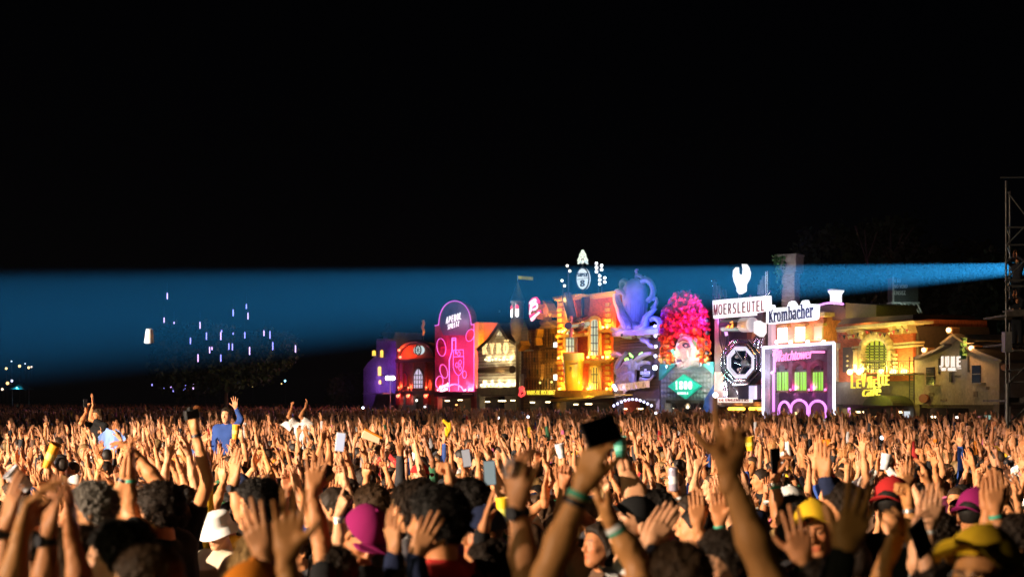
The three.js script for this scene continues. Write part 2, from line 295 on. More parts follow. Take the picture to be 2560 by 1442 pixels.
// spec.arms: [{ side: 1 | -1 (1 = person's left, +x), S, E, W, dir, palm, pose }] in person axes: y up, facing +z, 1.75 m tall
function bodyGeo(spec, lod) {
  const f = spec.female ? 1 : 0, P = [], cl = [], tr = [], C = [], w = spec.wide ?? 1;
  const torso = [cap(v3(-.055, .98, 0), v3(.055, .98, 0), .115 * w, .115 * w, .05), cap(v3(-.05, 1.13, .005), v3(.05, 1.13, .005), .1 * w, .1 * w, .06), cap(v3(-.085, 1.3, .005), v3(.085, 1.3, .005), .112 * w, .112 * w, .06), cap(v3(-.1, 1.41, -.01), v3(.1, 1.41, -.01), .07, .07, .05), cap(v3(0, 1.4, -.01), v3(0, 1.53, -.008), .068, .052, .04)];
  P.push(...torso.slice(0, 3), ...torso.slice(3).map((p) => cap(p.a, p.b, p.ra - .004, p.rb - .004, p.k)));
  for (const p of torso.slice(0, 4)) cl.push(cap(p.a, p.b, p.ra + .016, p.rb + .016, p.k)); cl.push(cap(v3(0, 1.42, -.01), v3(0, 1.465, -.01), .085, .07, .03)); cl.push(cap(v3(-.08, .9, 0), v3(.08, .9, 0), .12 * w, .12 * w, .05));
  for (const s of [-1, 1]) {
    P.push(cap(v3(s * .09, .93, 0), v3(s * .1, .5, .02), .085, .058, .04), cap(v3(s * .1, .5, .02), v3(s * .1, .09, -.02), .058, .038, .03), cap(v3(s * .1, .05, -.03), v3(s * .115, .035, .13), .038, .03, .03));
    tr.push(cap(v3(s * .085, .93, 0), v3(s * .1, .5, .02), .105, .08, .04), cap(v3(s * .1, .5, .02), v3(s * .1, .12, -.02), .08, .07, .03));
  }
  tr.push(cap(v3(-.06, .95, 0), v3(.06, .95, 0), .118, .118, .05));
  for (const a of spec.arms) {
    P.push(cap(v3(a.side * .12, 1.4, -.01), a.S, .062, .058, .04), cap(a.S, a.E, .053, .041, .03), cap(a.E, a.E.clone().lerp(a.W, .4), .041, .0425, .02), cap(a.E.clone().lerp(a.W, .4), a.W, .0425, .0265, .02));
    const sl = spec.sleeve ?? .6;
    if (sl > 0) {
      cl.push(cap(v3(a.side * .12, 1.4, -.01), a.S, .075, .072, .04));
      if (sl <= 1) cl.push(cap(a.S, a.S.clone().lerp(a.E, sl), .068, .066, .03)); else cl.push(cap(a.S, a.E, .066, .055, .03), cap(a.E, a.E.clone().lerp(a.W, .93), .055, .042, .03));
    }
  }
  const g = nets(P, [.0165, .027, .042][lod]); paint(g, (x, y, z) => { const n = .92 + .14 * noise3(x * 25, y * 25, z * 25); return [n, n * .985, n * .97]; });
  C.push(g);
  for (const a of spec.arms) {
    const y = a.dir.clone().normalize(), z = a.palm.clone().addScaledVector(y, -a.palm.dot(y)).normalize(), x = y.clone().cross(z);
    const m = new THREE.Matrix4().makeBasis(x, y, z).setPosition(a.W.clone().addScaledVector(y, .012));
    a.M = m; C.push(handGeo(a.pose, lod, a.side > 0).clone().applyMatrix4(m));
  }
  C.push(headGeo(f, lod).clone().applyMatrix4(spec.head));
  const sleeveCut = (d, x, y, z) => { const n = (noise3(x * 14, y * 9, z * 14) - .5) * .016 + (noise3(x * 34, y * 22, z * 34 + 4) - .5) * .006; return d + n; };
  return { body: mergeGeometries(C), shirt: nets(cl, [.02, .03, .045][lod], sleeveCut), trousers: nets(tr, [.04, .05, .07][lod]), hair: spec.hair && hairGeo(spec.hair, lod).clone().applyMatrix4(spec.head) };
}
const headAt = (yaw = 0, pitch = 0, roll = 0, p = v3(0, 1.64, .015)) => new THREE.Matrix4().compose(p, new THREE.Quaternion().setFromEuler(new THREE.Euler(pitch, yaw, roll, 'YXZ')), v3(1, 1, 1));
function arm(side, W, o = {}) { // raised (or any) arm reaching for W
  const S = v3(side * .165, W.y > 1.5 ? 1.455 : 1.42, -.005), w = W.clone(), E = ik(S, w, o.hint ?? v3(side * .8, -.1, .5));
  return { side, S, E, W: w, dir: o.dir ?? w.clone().sub(E).normalize(), palm: o.palm ?? v3(0, 0, 1), pose: o.pose ?? 'open' };
}
const armDown = (side) => arm(side, v3(side * .26, .92, .08), { hint: v3(side * .3, 0, -1), dir: v3(side * .05, -1, .15), palm: v3(-side, 0, 0), pose: 'relax' });
const SKIN = [[.57, .26, .115], [.53, .225, .09], [.61, .31, .165], [.44, .175, .07], [.55, .25, .085], [.30, .125, .055], [.60, .32, .20]].map((c, i) => M('skin_' + i, c, .52, { vertexColors: true, specularIntensity: .6 }));
const HAIRC = { black: [.010, .008, .007], dark: [.020, .013, .009], brown: [.05, .028, .015], blond: [.24, .15, .06], grey: [.12, .11, .10], red: [.11, .035, .012] };
const hairMat = (k) => M('hair_' + k, HAIRC[k], .62, { vertexColors: true, specularIntensity: .35 });
const CLOTH = { black: [.012, .012, .013], charcoal: [.03, .03, .034], white: [.72, .71, .69], grey: [.2, .2, .21], navy: [.015, .022, .06], blue: [.03, .07, .26], 'light blue': [.2, .34, .78], red: [.42, .02, .02], orange: [.75, .22, .015], yellow: [.78, .48, .02], green: [.03, .13, .06], pink: [.7, .16, .34], magenta: [.24, .01, .1], purple: [.1, .03, .25], beige: [.45, .36, .26], brown: [.11, .06, .035], mint: [.38, .62, .48] };
const clothBump = texture(128, (u, v) => .5 + .3 * Math.sin(u * 128 * 1.57) * Math.sin(v * 128 * 1.57) + .4 * (wrapN(u, v, 20) - .5), false);
const cloth = (k) => M('cloth_' + k, CLOTH[k], .9, { specularIntensity: .4 });
const GROUND = (Z) => .46 * (1 - smooth(4.5, 12, Z));    // the near crowd stands on a low rise
function dress(root, G, o) { // add the meshes of a person to its group
  const b = part('body', G.body, SKIN[o.skin ?? 0], root);
  part('shirt', G.shirt, cloth(o.shirt ?? 'black'), root); part('trousers', G.trousers, cloth(o.trousers ?? 'navy'), root);
  if (G.hair) part('hair', G.hair, hairMat(o.hairColor ?? 'dark'), root);
  if (o.hat) { const h = part(o.hat === 'bucket' ? 'bucket_hat' : 'cap', capGeo(o.hat), cloth(o.hatColor), root); h.applyMatrix4(o.headM); h.scale.multiplyScalar(1.05); if (o.hatScale) h.scale.multiplyScalar(o.hatScale); }
  return b;
}
function band(a, mat, r = .031, at_ = .1, w = .012) { // band round a forearm
  const p = a.W.clone().lerp(a.E, at_), d = a.W.clone().sub(a.E).normalize(), g = new THREE.CylinderGeometry(r, r * 1.06, w * 2, 18, 1, true), g2 = new THREE.CylinderGeometry(r * .9, r * .95, w * 2, 18, 1, true), m = merge([g, g2]);
  m.applyQuaternion(new THREE.Quaternion().setFromUnitVectors(v3(0, 1, 0), d)); return m.translate(p.x, p.y, p.z);
}
// ------------------------------------------------------------------ the rest of the near crowd: a few poses, many people
const POSES = [
  ['with both hands clapping overhead', { arms: (k) => [arm(1, v3(.05, 1.86 + k, .17), { palm: v3(-1, 0, 0), dir: v3(-.08, 1, .1), pose: 'flat', hint: v3(1, -.2, .3) }), arm(-1, v3(-.05, 1.84 + k, .18), { palm: v3(1, 0, 0), dir: v3(.08, 1, .12), pose: 'flat', hint: v3(-1, -.2, .3) })] }],
  ['with both arms raised and fingers spread', { arms: () => [arm(1, v3(.26, 1.97, .08), { palm: v3(-.2, 0, 1), pose: 'splay', hint: v3(1, 0, -.2) }), arm(-1, v3(-.24, 1.95, .12), { palm: v3(.2, 0, 1), pose: 'open', hint: v3(-1, 0, -.2) })] }],
  ['with one open hand held high', { arms: () => [arm(1, v3(.2, 2.0, .06), { palm: v3(0, 0, 1), pose: 'open' }), armDown(-1)] }],
  ['with one fist in the air', { arms: () => [arm(-1, v3(-.24, 1.96, .1), { palm: v3(.6, 0, .8), pose: 'fist' }), armDown(1)] }],
  ['with bent arms and open palms up', { arms: () => [arm(1, v3(.3, 1.74, .22), { palm: v3(-.5, 0, .8), dir: v3(.05, 1, -.1), pose: 'open', hint: v3(.7, -1, .1) }), arm(-1, v3(-.31, 1.76, .2), { palm: v3(.5, 0, .8), dir: v3(-.08, 1, -.1), pose: 'splay', hint: v3(-.7, -1, .1) })] }],
  ['watching with arms down', { arms: () => [armDown(1), armDown(-1)] }],
  ['with hands meeting above the head, leaning', { arms: () => [arm(1, v3(.16, 1.93, .14), { palm: v3(-1, 0, .3), dir: v3(.12, 1, .2), pose: 'flat', hint: v3(1, -.3, 0) }), arm(-1, v3(.06, 1.9, .17), { palm: v3(1, 0, .2), dir: v3(.15, 1, .2), pose: 'flat', hint: v3(-1, -.3, .2) })] }],
  ['with a finger pointing up', { arms: () => [arm(1, v3(.16, 1.95, .16), { palm: v3(-.3, 0, 1), pose: 'point' }), armDown(-1)] }],
  ['with both arms stretched straight up', { arms: () => [arm(1, v3(.14, 1.99, .03), { palm: v3(-.4, 0, 1), pose: 'open' }), arm(-1, v3(-.13, 2.0, .06), { palm: v3(.4, 0, 1), pose: 'relax' })] }],
  ['with one bent arm and a clapping hand', { arms: () => [arm(-1, v3(-.05, 1.72, .26), { palm: v3(1, 0, .2), dir: v3(.05, 1, .1), pose: 'flat', hint: v3(-1, -.6, .2) }), arm(1, v3(.05, 1.74, .25), { palm: v3(-1, 0, .2), dir: v3(-.02, 1, .1), pose: 'open', hint: v3(1, -.6, .2) })] }],
  ['with a raised arm swung sideways', { arms: () => [arm(1, v3(.42, 1.88, .05), { palm: v3(.2, 0, 1), pose: 'relax' }), arm(-1, v3(-.3, 1.86, .15), { palm: v3(.2, 0, 1), pose: 'open' })] }],
  ['with a relaxed hand up', { arms: () => [arm(-1, v3(-.2, 1.9, .2), { palm: v3(.6, 0, .6), pose: 'relax' }), armDown(1)] }],
];
const HAIRS = ['short', 'short', 'curly', 'long', 'short', 'crop', 'bun', 'wavy', 'short', 'long', 'curly', 'crop'];
const HAIRWORD = { short: 'short', crop: 'cropped', curly: 'curly', long: 'long', bun: 'tied-up', wavy: 'wavy' };
const templ = (i, lod) => once('templ' + i + '_' + lod, () => {
  const hair = HAIRS[i], female = hair === 'long' || hair === 'bun' || hair === 'wavy', head = headAt([.2, -.3, .1, -.15, .35, 0, -.2, .25, -.1, .3, 0, -.35][i], [-.15, -.1, -.2, -.05, -.1, 0, -.15, -.1, -.25, -.05, -.1, 0][i], [.05, -.06, 0, .08, -.05, 0, .07, 0, -.08, .04, 0, 0][i]);
  return { ...bodyGeo({ arms: POSES[i][1].arms(0), head, hair, female, sleeve: [.6, .5, 2, .55, .3, 2, .6, .55, .5, 2, .6, .35][i], wide: female ? .9 : 1 }, lod), head, hair, female };
});
function templHair(t) { return once('th' + t, () => hairGeo(HAIRS[t], 1).clone().applyMatrix4(templ(t, 1).head)); }
const SHORTPOSE = ['clapping overhead', 'both hands spread high', 'one open hand high', 'one fist up', 'bent arms, palms up', 'arms down', 'clapping and leaning', 'finger pointing up', 'both arms straight up', 'clapping at face height', 'arms swung sideways', 'one relaxed hand up'];
function templCapped(t) { return once('tc' + t, () => hairGeo('capped', 1).clone().applyMatrix4(templ(t, 1).head)); }
// ------------------------------------------------------------------ the row of bars: helpers
const grime = texture(256, (u, v) => { const a = wrapN(u, v, 5), b = wrapN(u, v, 24, 7), c = wrapN(u, v, 70, 2); const k = .62 + .3 * a + .18 * b + .12 * c; return [k, k * .985, k * .96]; }, true, .35);
const fineBump = texture(256, (u, v) => .5 * wrapN(u, v, 30) + .5 * wrapN(u, v, 90, 4), false, .5);
const brickTex = texture(256, (u, v) => { // far too small to pick apart from here: 10 courses a metre
  const rows = 16, y = v * rows, r = Math.floor(y), x = u * 6 + (r % 2) * .5, fx = x - Math.floor(x), fy = y - r, j = fx < .07 || fy < .14; const k = .8 + .25 * h3(Math.floor(x) % 6, r, 3); return j ? [1, 1, .98] : [k, k * .94, k * .9]; }, true, .7);
const plankTex = texture(256, (u, v) => { const y = v * 10, r = Math.floor(y), f = y - r; const k = (f < .1 ? .45 : 1) * (.75 + .4 * h3(r, 5, 1) * .6 + .25 * wrapN(u, v, 12, r)); return [k, k * .97, k * .92]; }, true, .4);
const W_ = (key, rgb, rough = .8, tex = grime, extra = {}) => M(key, rgb, rough, { map: tex, bumpMap: fineBump, bumpScale: .01, ...extra });
const glowM = (key, rgb, amt, base = [.16, .16, .16]) => M(key, base, .5, { glow: rgb, glowAmount: amt });
const dark = W_('bar_plywood', [.16, .12, .09], .9);
const steel = M('galvanised_steel', [.45, .46, .48], .42, { metalness: .85 });
const black = M('black_metal', [.015, .015, .017], .5);
class Bay { // a facade from photo column pxL at depth ZL to pxR at depth ZR; local x runs along it, y up, z out of the wall towards the field
  constructor(name, label, category, pxL, ZL, pxR, ZR, group) {
    const A = at(pxL, 1000, ZL), B = at(pxR, 1000, ZR); A.y = B.y = 0; this.A = A; this.d = B.clone().sub(A).normalize(); this.n = v3(-this.d.z, 0, this.d.x); this.W = A.distanceTo(B);
    this.g = thing(name, label, category, group); this.g.position.copy(A); this.g.rotation.y = Math.atan2(-this.d.z, this.d.x);
  }
  loc(px, py, off = 0) { // where the line of sight through a photo pixel meets the plane z = off
    const k = (px - 1280) / F, t = (off + this.A.x * this.n.x + this.A.z * this.n.z) / (k * this.n.x - this.n.z);
    return [(k * t - this.A.x) * this.d.x + (-t - this.A.z) * this.d.z, EYE - (py - 1000) / F * t];
  }
  add(name, geo, mat, parent) { return part(name, geo, mat, parent ?? this.g); }
  rect(x0, y0, x1, y1, off) { const xm = (x0 + x1) / 2, ym = (y0 + y1) / 2, a = this.loc(x0, ym, off)[0], b = this.loc(x1, ym, off)[0], t = this.loc(xm, y0, off)[1], c = this.loc(xm, y1, off)[1]; return [a, Math.max(c, 0), b, t]; }
  bx(name, x0, y0, x1, y1, off, th, mat, parent) { const [a, b, c, d] = this.rect(x0, y0, x1, y1, off + th); return this.add(name, box(c - a, d - b, th, (a + c) / 2, (b + d) / 2, off + th / 2), mat, parent); }
  poly(name, pts, off, th, mat, parent, bevel = 0) { const s = new THREE.Shape(pts.map(([x, y]) => new THREE.Vector2(...this.loc(x, y, off + th)))); const g = new THREE.ExtrudeGeometry(s, bevel ? { depth: th - bevel, bevelSize: bevel, bevelThickness: bevel, bevelSegments: 2, curveSegments: 8 } : { depth: th, bevelEnabled: false }); g.translate(0, 0, off); return this.add(name, g, mat, parent); }
  p3(px, py, off) { const [u, v] = this.loc(px, py, off); return v3(u, v, off); }
  tube(name, pts, off, r, mat, closed = false, curved = true, parent) {
    const P = pts.map(([x, y, o]) => this.p3(x, y, off + (o ?? 0)));
    if (!curved) { const l = []; for (let i = 0; i < P.length - (closed ? 0 : 1); i++) l.push(bar(P[i], P[(i + 1) % P.length], r, 8)); return this.add(name, merge(l), mat, parent); }
    return this.add(name, new THREE.TubeGeometry(new THREE.CatmullRomCurve3(P, closed), P.length * 8, r, 8, closed), mat, parent);
  }
  text(name, str, cx, cy, w, h, off, th, mat, f = 'sans_bold', rot = 0, slant = 0, parent) { // lettering that fills w x h photo pixels
    const g = new TextGeometry(str, { font: font[f], size: 1, depth: 1, curveSegments: 4, bevelEnabled: false }); g.computeBoundingBox(); const b = g.boundingBox;
    g.translate(-(b.min.x + b.max.x) / 2, -(b.min.y + b.max.y) / 2, 0); if (slant) g.applyMatrix4(new THREE.Matrix4().makeShear(0, 0, slant, 0, 0, 0));
    const [x0, y0, x1, y1] = this.rect(cx - w / 2, cy - h / 2, cx + w / 2, cy + h / 2, off); g.scale((x1 - x0) / (b.max.x - b.min.x), (y1 - y0) / (b.max.y - b.min.y), th); g.rotateZ(rot); g.translate((x0 + x1) / 2, (y0 + y1) / 2, off);
    return this.add(name, g, mat, parent);
  }
  word(name, str, cx, cy, w, h, off, th, mat, f = 'sans_regular', fill = .74, rise = 0, slant = 0, parent) { // letters set one by one, each its own piece
    const n = str.length, step = w / n; [...str].forEach((c, i) => { if (c !== ' ') this.text(name, c, cx - w / 2 + step * (i + .5), cy - rise * (i - (n - 1) / 2), step * ('I1l'.includes(c) ? .3 : fill), h, off, th, mat, f, 0, slant, parent); });
  }
  disc(name, cx, cy, r, off, th, mat, seg = 28, parent) { const [u, v] = this.loc(cx, cy, off + th), ru = Math.abs(this.loc(cx + r, cy, off + th)[0] - this.loc(cx - r, cy, off + th)[0]) / 2, rv = Math.abs(this.loc(cx, cy + r, off + th)[1] - this.loc(cx, cy - r, off + th)[1]) / 2; const g = new THREE.CylinderGeometry(1, 1, th, seg).rotateX(Math.PI / 2); g.scale(ru, rv, 1); return this.add(name, g.translate(u, v, off + th / 2), mat, parent); }
  lamp(name, px, py, off, r, rgb, power, glow = 8, o = {}) { // a glowing bulb in a small fitting, with its light
    const p = this.p3(px, py, off), m = this.add(name, new THREE.SphereGeometry(r, 14, 10).translate(p.x, p.y, p.z), glowM('lamp_' + rgb.join('_') + '_' + glow, rgb, .8 + glow * .22), o.parent);
    if (power > 0) { const L = new THREE.PointLight(new THREE.Color(...(o.light ?? rgb)), power * LAMP_K, 0, 2); L.position.copy(p).add(v3(0, .12, o.out ?? -.18)); L.castShadow = true; L.shadow.radius = 3; (o.parent ?? this.g).add(L); }
    return m;
  }
  glowAt(px, py, off, rgb, power, radius = 6) { const L = new THREE.PointLight(new THREE.Color(...rgb), power * LIGHT_K * (this.fill ?? 1), 0, 2); L.position.copy(this.p3(px, py, off)); L.castShadow = true; L.shadow.radius = radius; this.g.add(L); }
  arch(x0, x1, yTop, yBot, pointed = 0, n = 10) { // outline of an arched opening
    const pts = [[x0, yBot], [x1, yBot]], r = (x1 - x0) / 2, rise = r * (pointed ? 1.5 : 1), sp = yTop + rise;
    for (let i = 0; i <= n; i++) { const a = Math.PI * i / n, c = Math.cos(a), s = Math.sin(a); pts.push([(x0 + x1) / 2 + r * c, sp - rise * (pointed ? 1 - Math.pow(Math.abs(c), 1.6) : s)]); }
    return pts;
  }
  bar(x0, x1, yTop, mats = {}, lights = []) { // ground floor: piers, open bar with a counter, dark back wall
    const [a, , c, t] = this.rect(x0, yTop, x1, yTop + 10, 0), w = c - a, D = 3.2, m = mats.pier ?? dark;
    this.add('pier', box(.5, t, .6, a + .25, t / 2, -.3), m); this.add('pier', box(.5, t, .6, c - .25, t / 2, -.3), m);
    this.add('back_wall', box(w, t, .3, (a + c) / 2, t / 2, -D), dark); this.add('ceiling', box(w, .2, D - .2, (a + c) / 2, t - .1, -D / 2 + .02), dark);
    const ct = this.add('counter', box(w - 1.1, 1.1, .5, (a + c) / 2, .55, -.9), mats.counter ?? M('counter_wood', [.12, .07, .04], .6)); this.add('counter_top', box(w - 1.0, .06, .65, (a + c) / 2, 1.14, -.9), steel, ct);
    for (const [px, py, len, rgb, pow] of lights) { const p = this.p3(px, py, -1), l = Math.abs(this.loc(px + len / 2, py, -1)[0] - this.loc(px - len / 2, py, -1)[0]); this.add('light_tube', new THREE.CapsuleGeometry(.045, l, 4, 8).rotateZ(Math.PI / 2).translate(p.x, p.y, p.z), glowM('bar_' + rgb.join('_'), rgb, 6)); if (pow) this.glowAt(px, py + 3, -.8, rgb, pow); }
  }
}
const LIGHT_K = 3.4, LAMP_K = 3.4;
const WARM = [1, .78, .42], AMBER = [1, .52, .1], WHITE = [.95, .97, 1], RED = [1, .07, .03], MAG = [1, .05, .62], VIOLET = [.42, .12, 1], BLUE = [.2, .25, 1], COOL = [.75, .85, 1], GREENY = [.62, 1, .12], YEL = [1, .82, .06];
const neon = (k, c, a = 4) => glowM('neon_' + k, c, .5 + a * .3, [.4, .4, .4]);
const nMag = neon('magenta', [1, .12, .9], 1.2), nViolet = neon('violet', [.85, .25, 1], 3), nWhiteBlue = neon('white_blue', [.72, .75, 1], 4.5), nYellow = neon('yellow', [1, .8, .04], 1.4), nRed = neon('red', [1, .05, .06], 3), nPink = neon('pink', [1, .22, .6], 3), nWhite = neon('white', [1, .93, .98], 1.9);
const ROWG = 'bars along the far side of the field';

// ------------------------------------------------------------------ purple-lit castle
{
  const b = new Bay('castle_bar', 'purple-lit stone castle keep with small yellow windows, farthest of the row', 'building', 908, 157, 990, 151, ROWG), st = W_('castle_stone', [.34, .31, .36], .9);
  b.poly('keep_wall', [[940, 1070], [940, 852], [962, 852], [962, 846], [966, 846], [966, 852], [990, 852], [990, 1070]], -2.5, 2.5, st);
  b.poly('buttress', [[908, 1070], [908, 922], [918, 908], [934, 892], [940, 886], [940, 1070]], -5, 4.8, st);
  b.poly('tower', [[958, 853], [958, 838], [955, 838], [955, 830], [986, 830], [986, 838], [983, 838], [983, 853]], -5, 3.6, st);
  const roof = b.add('tower_roof', new THREE.ConeGeometry(1, 1.6, 14), W_('slate', [.08, .08, .12], .6)); { const p = b.p3(970, 822, -3.2); roof.position.set(p.x, p.y, p.z); }
  for (let i = 0; i < 5; i++) b.bx('merlon', 941 + i * 4.4, 847, 943.6 + i * 4.4, 852.2, -.7, .7, st);
  for (const [x0, y0, x1, y1] of [[930, 876, 937, 889], [950, 875, 956, 893], [944, 916, 951, 939], [946, 950, 951, 960]]) { const w = b.poly('window', b.arch(x0, x1, y0, y1), -.02, .1, glowM('window_amber', [1, .62, .08], 1.5)); b.bx('window_sill', x0 - 1, y1, x1 + 1, y1 + 1.4, 0, .3, st, w); }
  b.glowAt(914, 950, 1.6, VIOLET, 4); b.glowAt(946, 965, 1.6, [.2, .1, 1], 2.4); b.glowAt(966, 890, 1.2, [.4, .06, .9], 1.6); b.glowAt(984, 930, 1.4, [.6, .05, .5], 1.5);
  b.add('awning', box(4.6, .12, 1.5, b.loc(962, 984)[0], b.loc(962, 984)[1], .8), W_('awning_white', [.5, .5, .46], .8));
  b.bar(945, 990, 986, { pier: st });
}
{ // floodlight on a pole in front of the castle
  const t = thing('flood_light', 'blazing white floodlight on a slim pole beside the purple castle', 'floodlight'), p = at(975, 945, 147);
  part('pole', bar(v3(p.x, 0, p.z), v3(p.x, p.y + .3, p.z), .06, 8), steel, t); part('housing', box(1.0, .5, .25, p.x, p.y + .02, p.z - .18), black, t);
  for (const k of [-.28, .28]) part('lamp_lens', new THREE.CircleGeometry(.22, 18).translate(p.x + k, p.y, p.z - .04), glowM('flood_lens', [1, .97, .9], 12), t);
  const L = new THREE.PointLight(new THREE.Color(1, .95, .88), 5); L.position.set(p.x, p.y, p.z + .2); L.castShadow = true; L.shadow.radius = 8; t.add(L);
}
// ------------------------------------------------------------------ red clock hall
{
  const b = new Bay('clock_hall', 'dark red hall with an arched gable, round lit clock and gothic window', 'building', 988, 150, 1085, 145, ROWG), wl = W_('dark_red_brick', [.2, .07, .055], .85, brickTex), tr = W_('dark_trim', [.1, .05, .045], .7);
  b.fill = 0.8;
  b.poly('wall', [[990, 978], [990, 900], [1084, 900], [1084, 978]], -2, 2, wl);
  const gab = [[994, 902]]; for (let i = 0; i <= 14; i++) { const a = Math.PI * (1 - i / 14); gab.push([1041 + 45 * Math.cos(a), 893 - 38 * Math.sin(a)]); } gab.push([1086, 902]);
  b.poly('gable', gab, -1.7, 1.5, W_('gable_red', [.42, .09, .06], .8));
  const rim = []; for (let i = 0; i <= 20; i++) { const a = Math.PI * (1 - i / 20); rim.push([1041 + 46 * Math.cos(a), 892 - 39 * Math.sin(a)]); }
  b.tube('gable_rim', rim, .15, .22, tr);
  for (let i = 1; i < 20; i += 1) { const a = Math.PI * (1 - i / 20), p = b.p3(1041 + 42.5 * Math.cos(a), 892 - 35.5 * Math.sin(a), .1); b.add('dentil', box(.22, .22, .25, p.x, p.y, p.z), tr); }
  b.bx('cornice', 987, 896, 1087, 902, -.2, .7, tr); b.bx('cornice', 988, 902, 1086, 905, -.1, .4, tr);
  b.disc('clock_face', 1045, 875, 11.5, -.12, .25, glowM('clock_glass_window', [.72, .9, .92], .8)); const [cu, cv] = b.loc(1045, 875, .15);
  b.add('clock_rim', new THREE.TorusGeometry(.5, .07, 8, 30).translate(cu, cv, .16), black); for (let i = 0; i < 4; i++) { const a = i * Math.PI / 4 + .3; b.add('clock_bar', bar(v3(cu + .46 * Math.cos(a), cv + .46 * Math.sin(a), .17), v3(cu - .46 * Math.cos(a), cv - .46 * Math.sin(a), .17), .03, 5), black); }
  for (const x of [992, 1003, 1029, 1060, 1081]) b.bx('pilaster', x - 2.6, 905, x + 2.6, 977, -.1, .35, wl);
  const w = b.poly('window', b.arch(1033, 1058, 919, 972, 1), -.1, .2, glowM('gothic_window', [.85, .72, .95], .75)); b.tube('window_frame', [...b.arch(1033, 1058, 919, 972, 1), [1033, 972]], .12, .09, tr, true, false, w);
  for (const x of [1039, 1045.5, 1052]) b.tube('mullion', [[x, 972], [x, x === 1045.5 ? 921 : 934]], .14, .04, black, false, false, w); for (const y of [938, 949, 960]) b.tube('transom', [[1033, y], [1058, y]], .14, .04, black, false, false, w);
  const n = b.poly('niche', b.arch(1004, 1018, 930, 966, 1), -.05, .12, W_('niche_red', [.5, .03, .03], .7)); b.tube('niche_frame', b.arch(1004, 1018, 930, 966, 1), .1, .07, tr, true, false, n);
  for (const [x, y, p] of [[997, 875, 2.5], [1000, 893, 5]]) b.lamp('spot_lamp', x, y, .75, .14, [1, .16, .08], p, 16, { light: [1, .1, .03] });
  for (const x of [996, 1021, 1065]) { b.lamp('uplight', x, 969, .55, .1, [1, .25, .08], 2.2, 10, { light: [1, .12, .04] }); }
  for (const x of [994, 1019, 1063]) { b.bx('red_pillar', x - 5, 985, x + 5, 1012, -.2, .5, W_('red_pillar', [.6, .05, .03], .7)); b.lamp('wall_lantern', x, 990, .5, .17, [1, .22, .1], 2.4, 9, { light: [1, .12, .04] }); }
  b.lamp('bar_lamp', 1041, 1001, -.5, .12, [1, .9, .8], 1.2, 10);
  b.bx('fascia', 988, 977, 1086, 985, -.3, .8, tr); b.bar(988, 1086, 984, { pier: wl });
  const c = b.tube('orange_finial', [[1057, 838], [1059, 828], [1056, 818], [1059, 808], [1057, 801]], -3, .16, W_('gilded_orange', [.7, .3, .05], .5)); b.tube('finial_post', [[1058, 862], [1058, 838]], -3, .06, black, false, false, c); b.glowAt(1056, 832, -1.9, [1, .45, .08], 2.4);
}
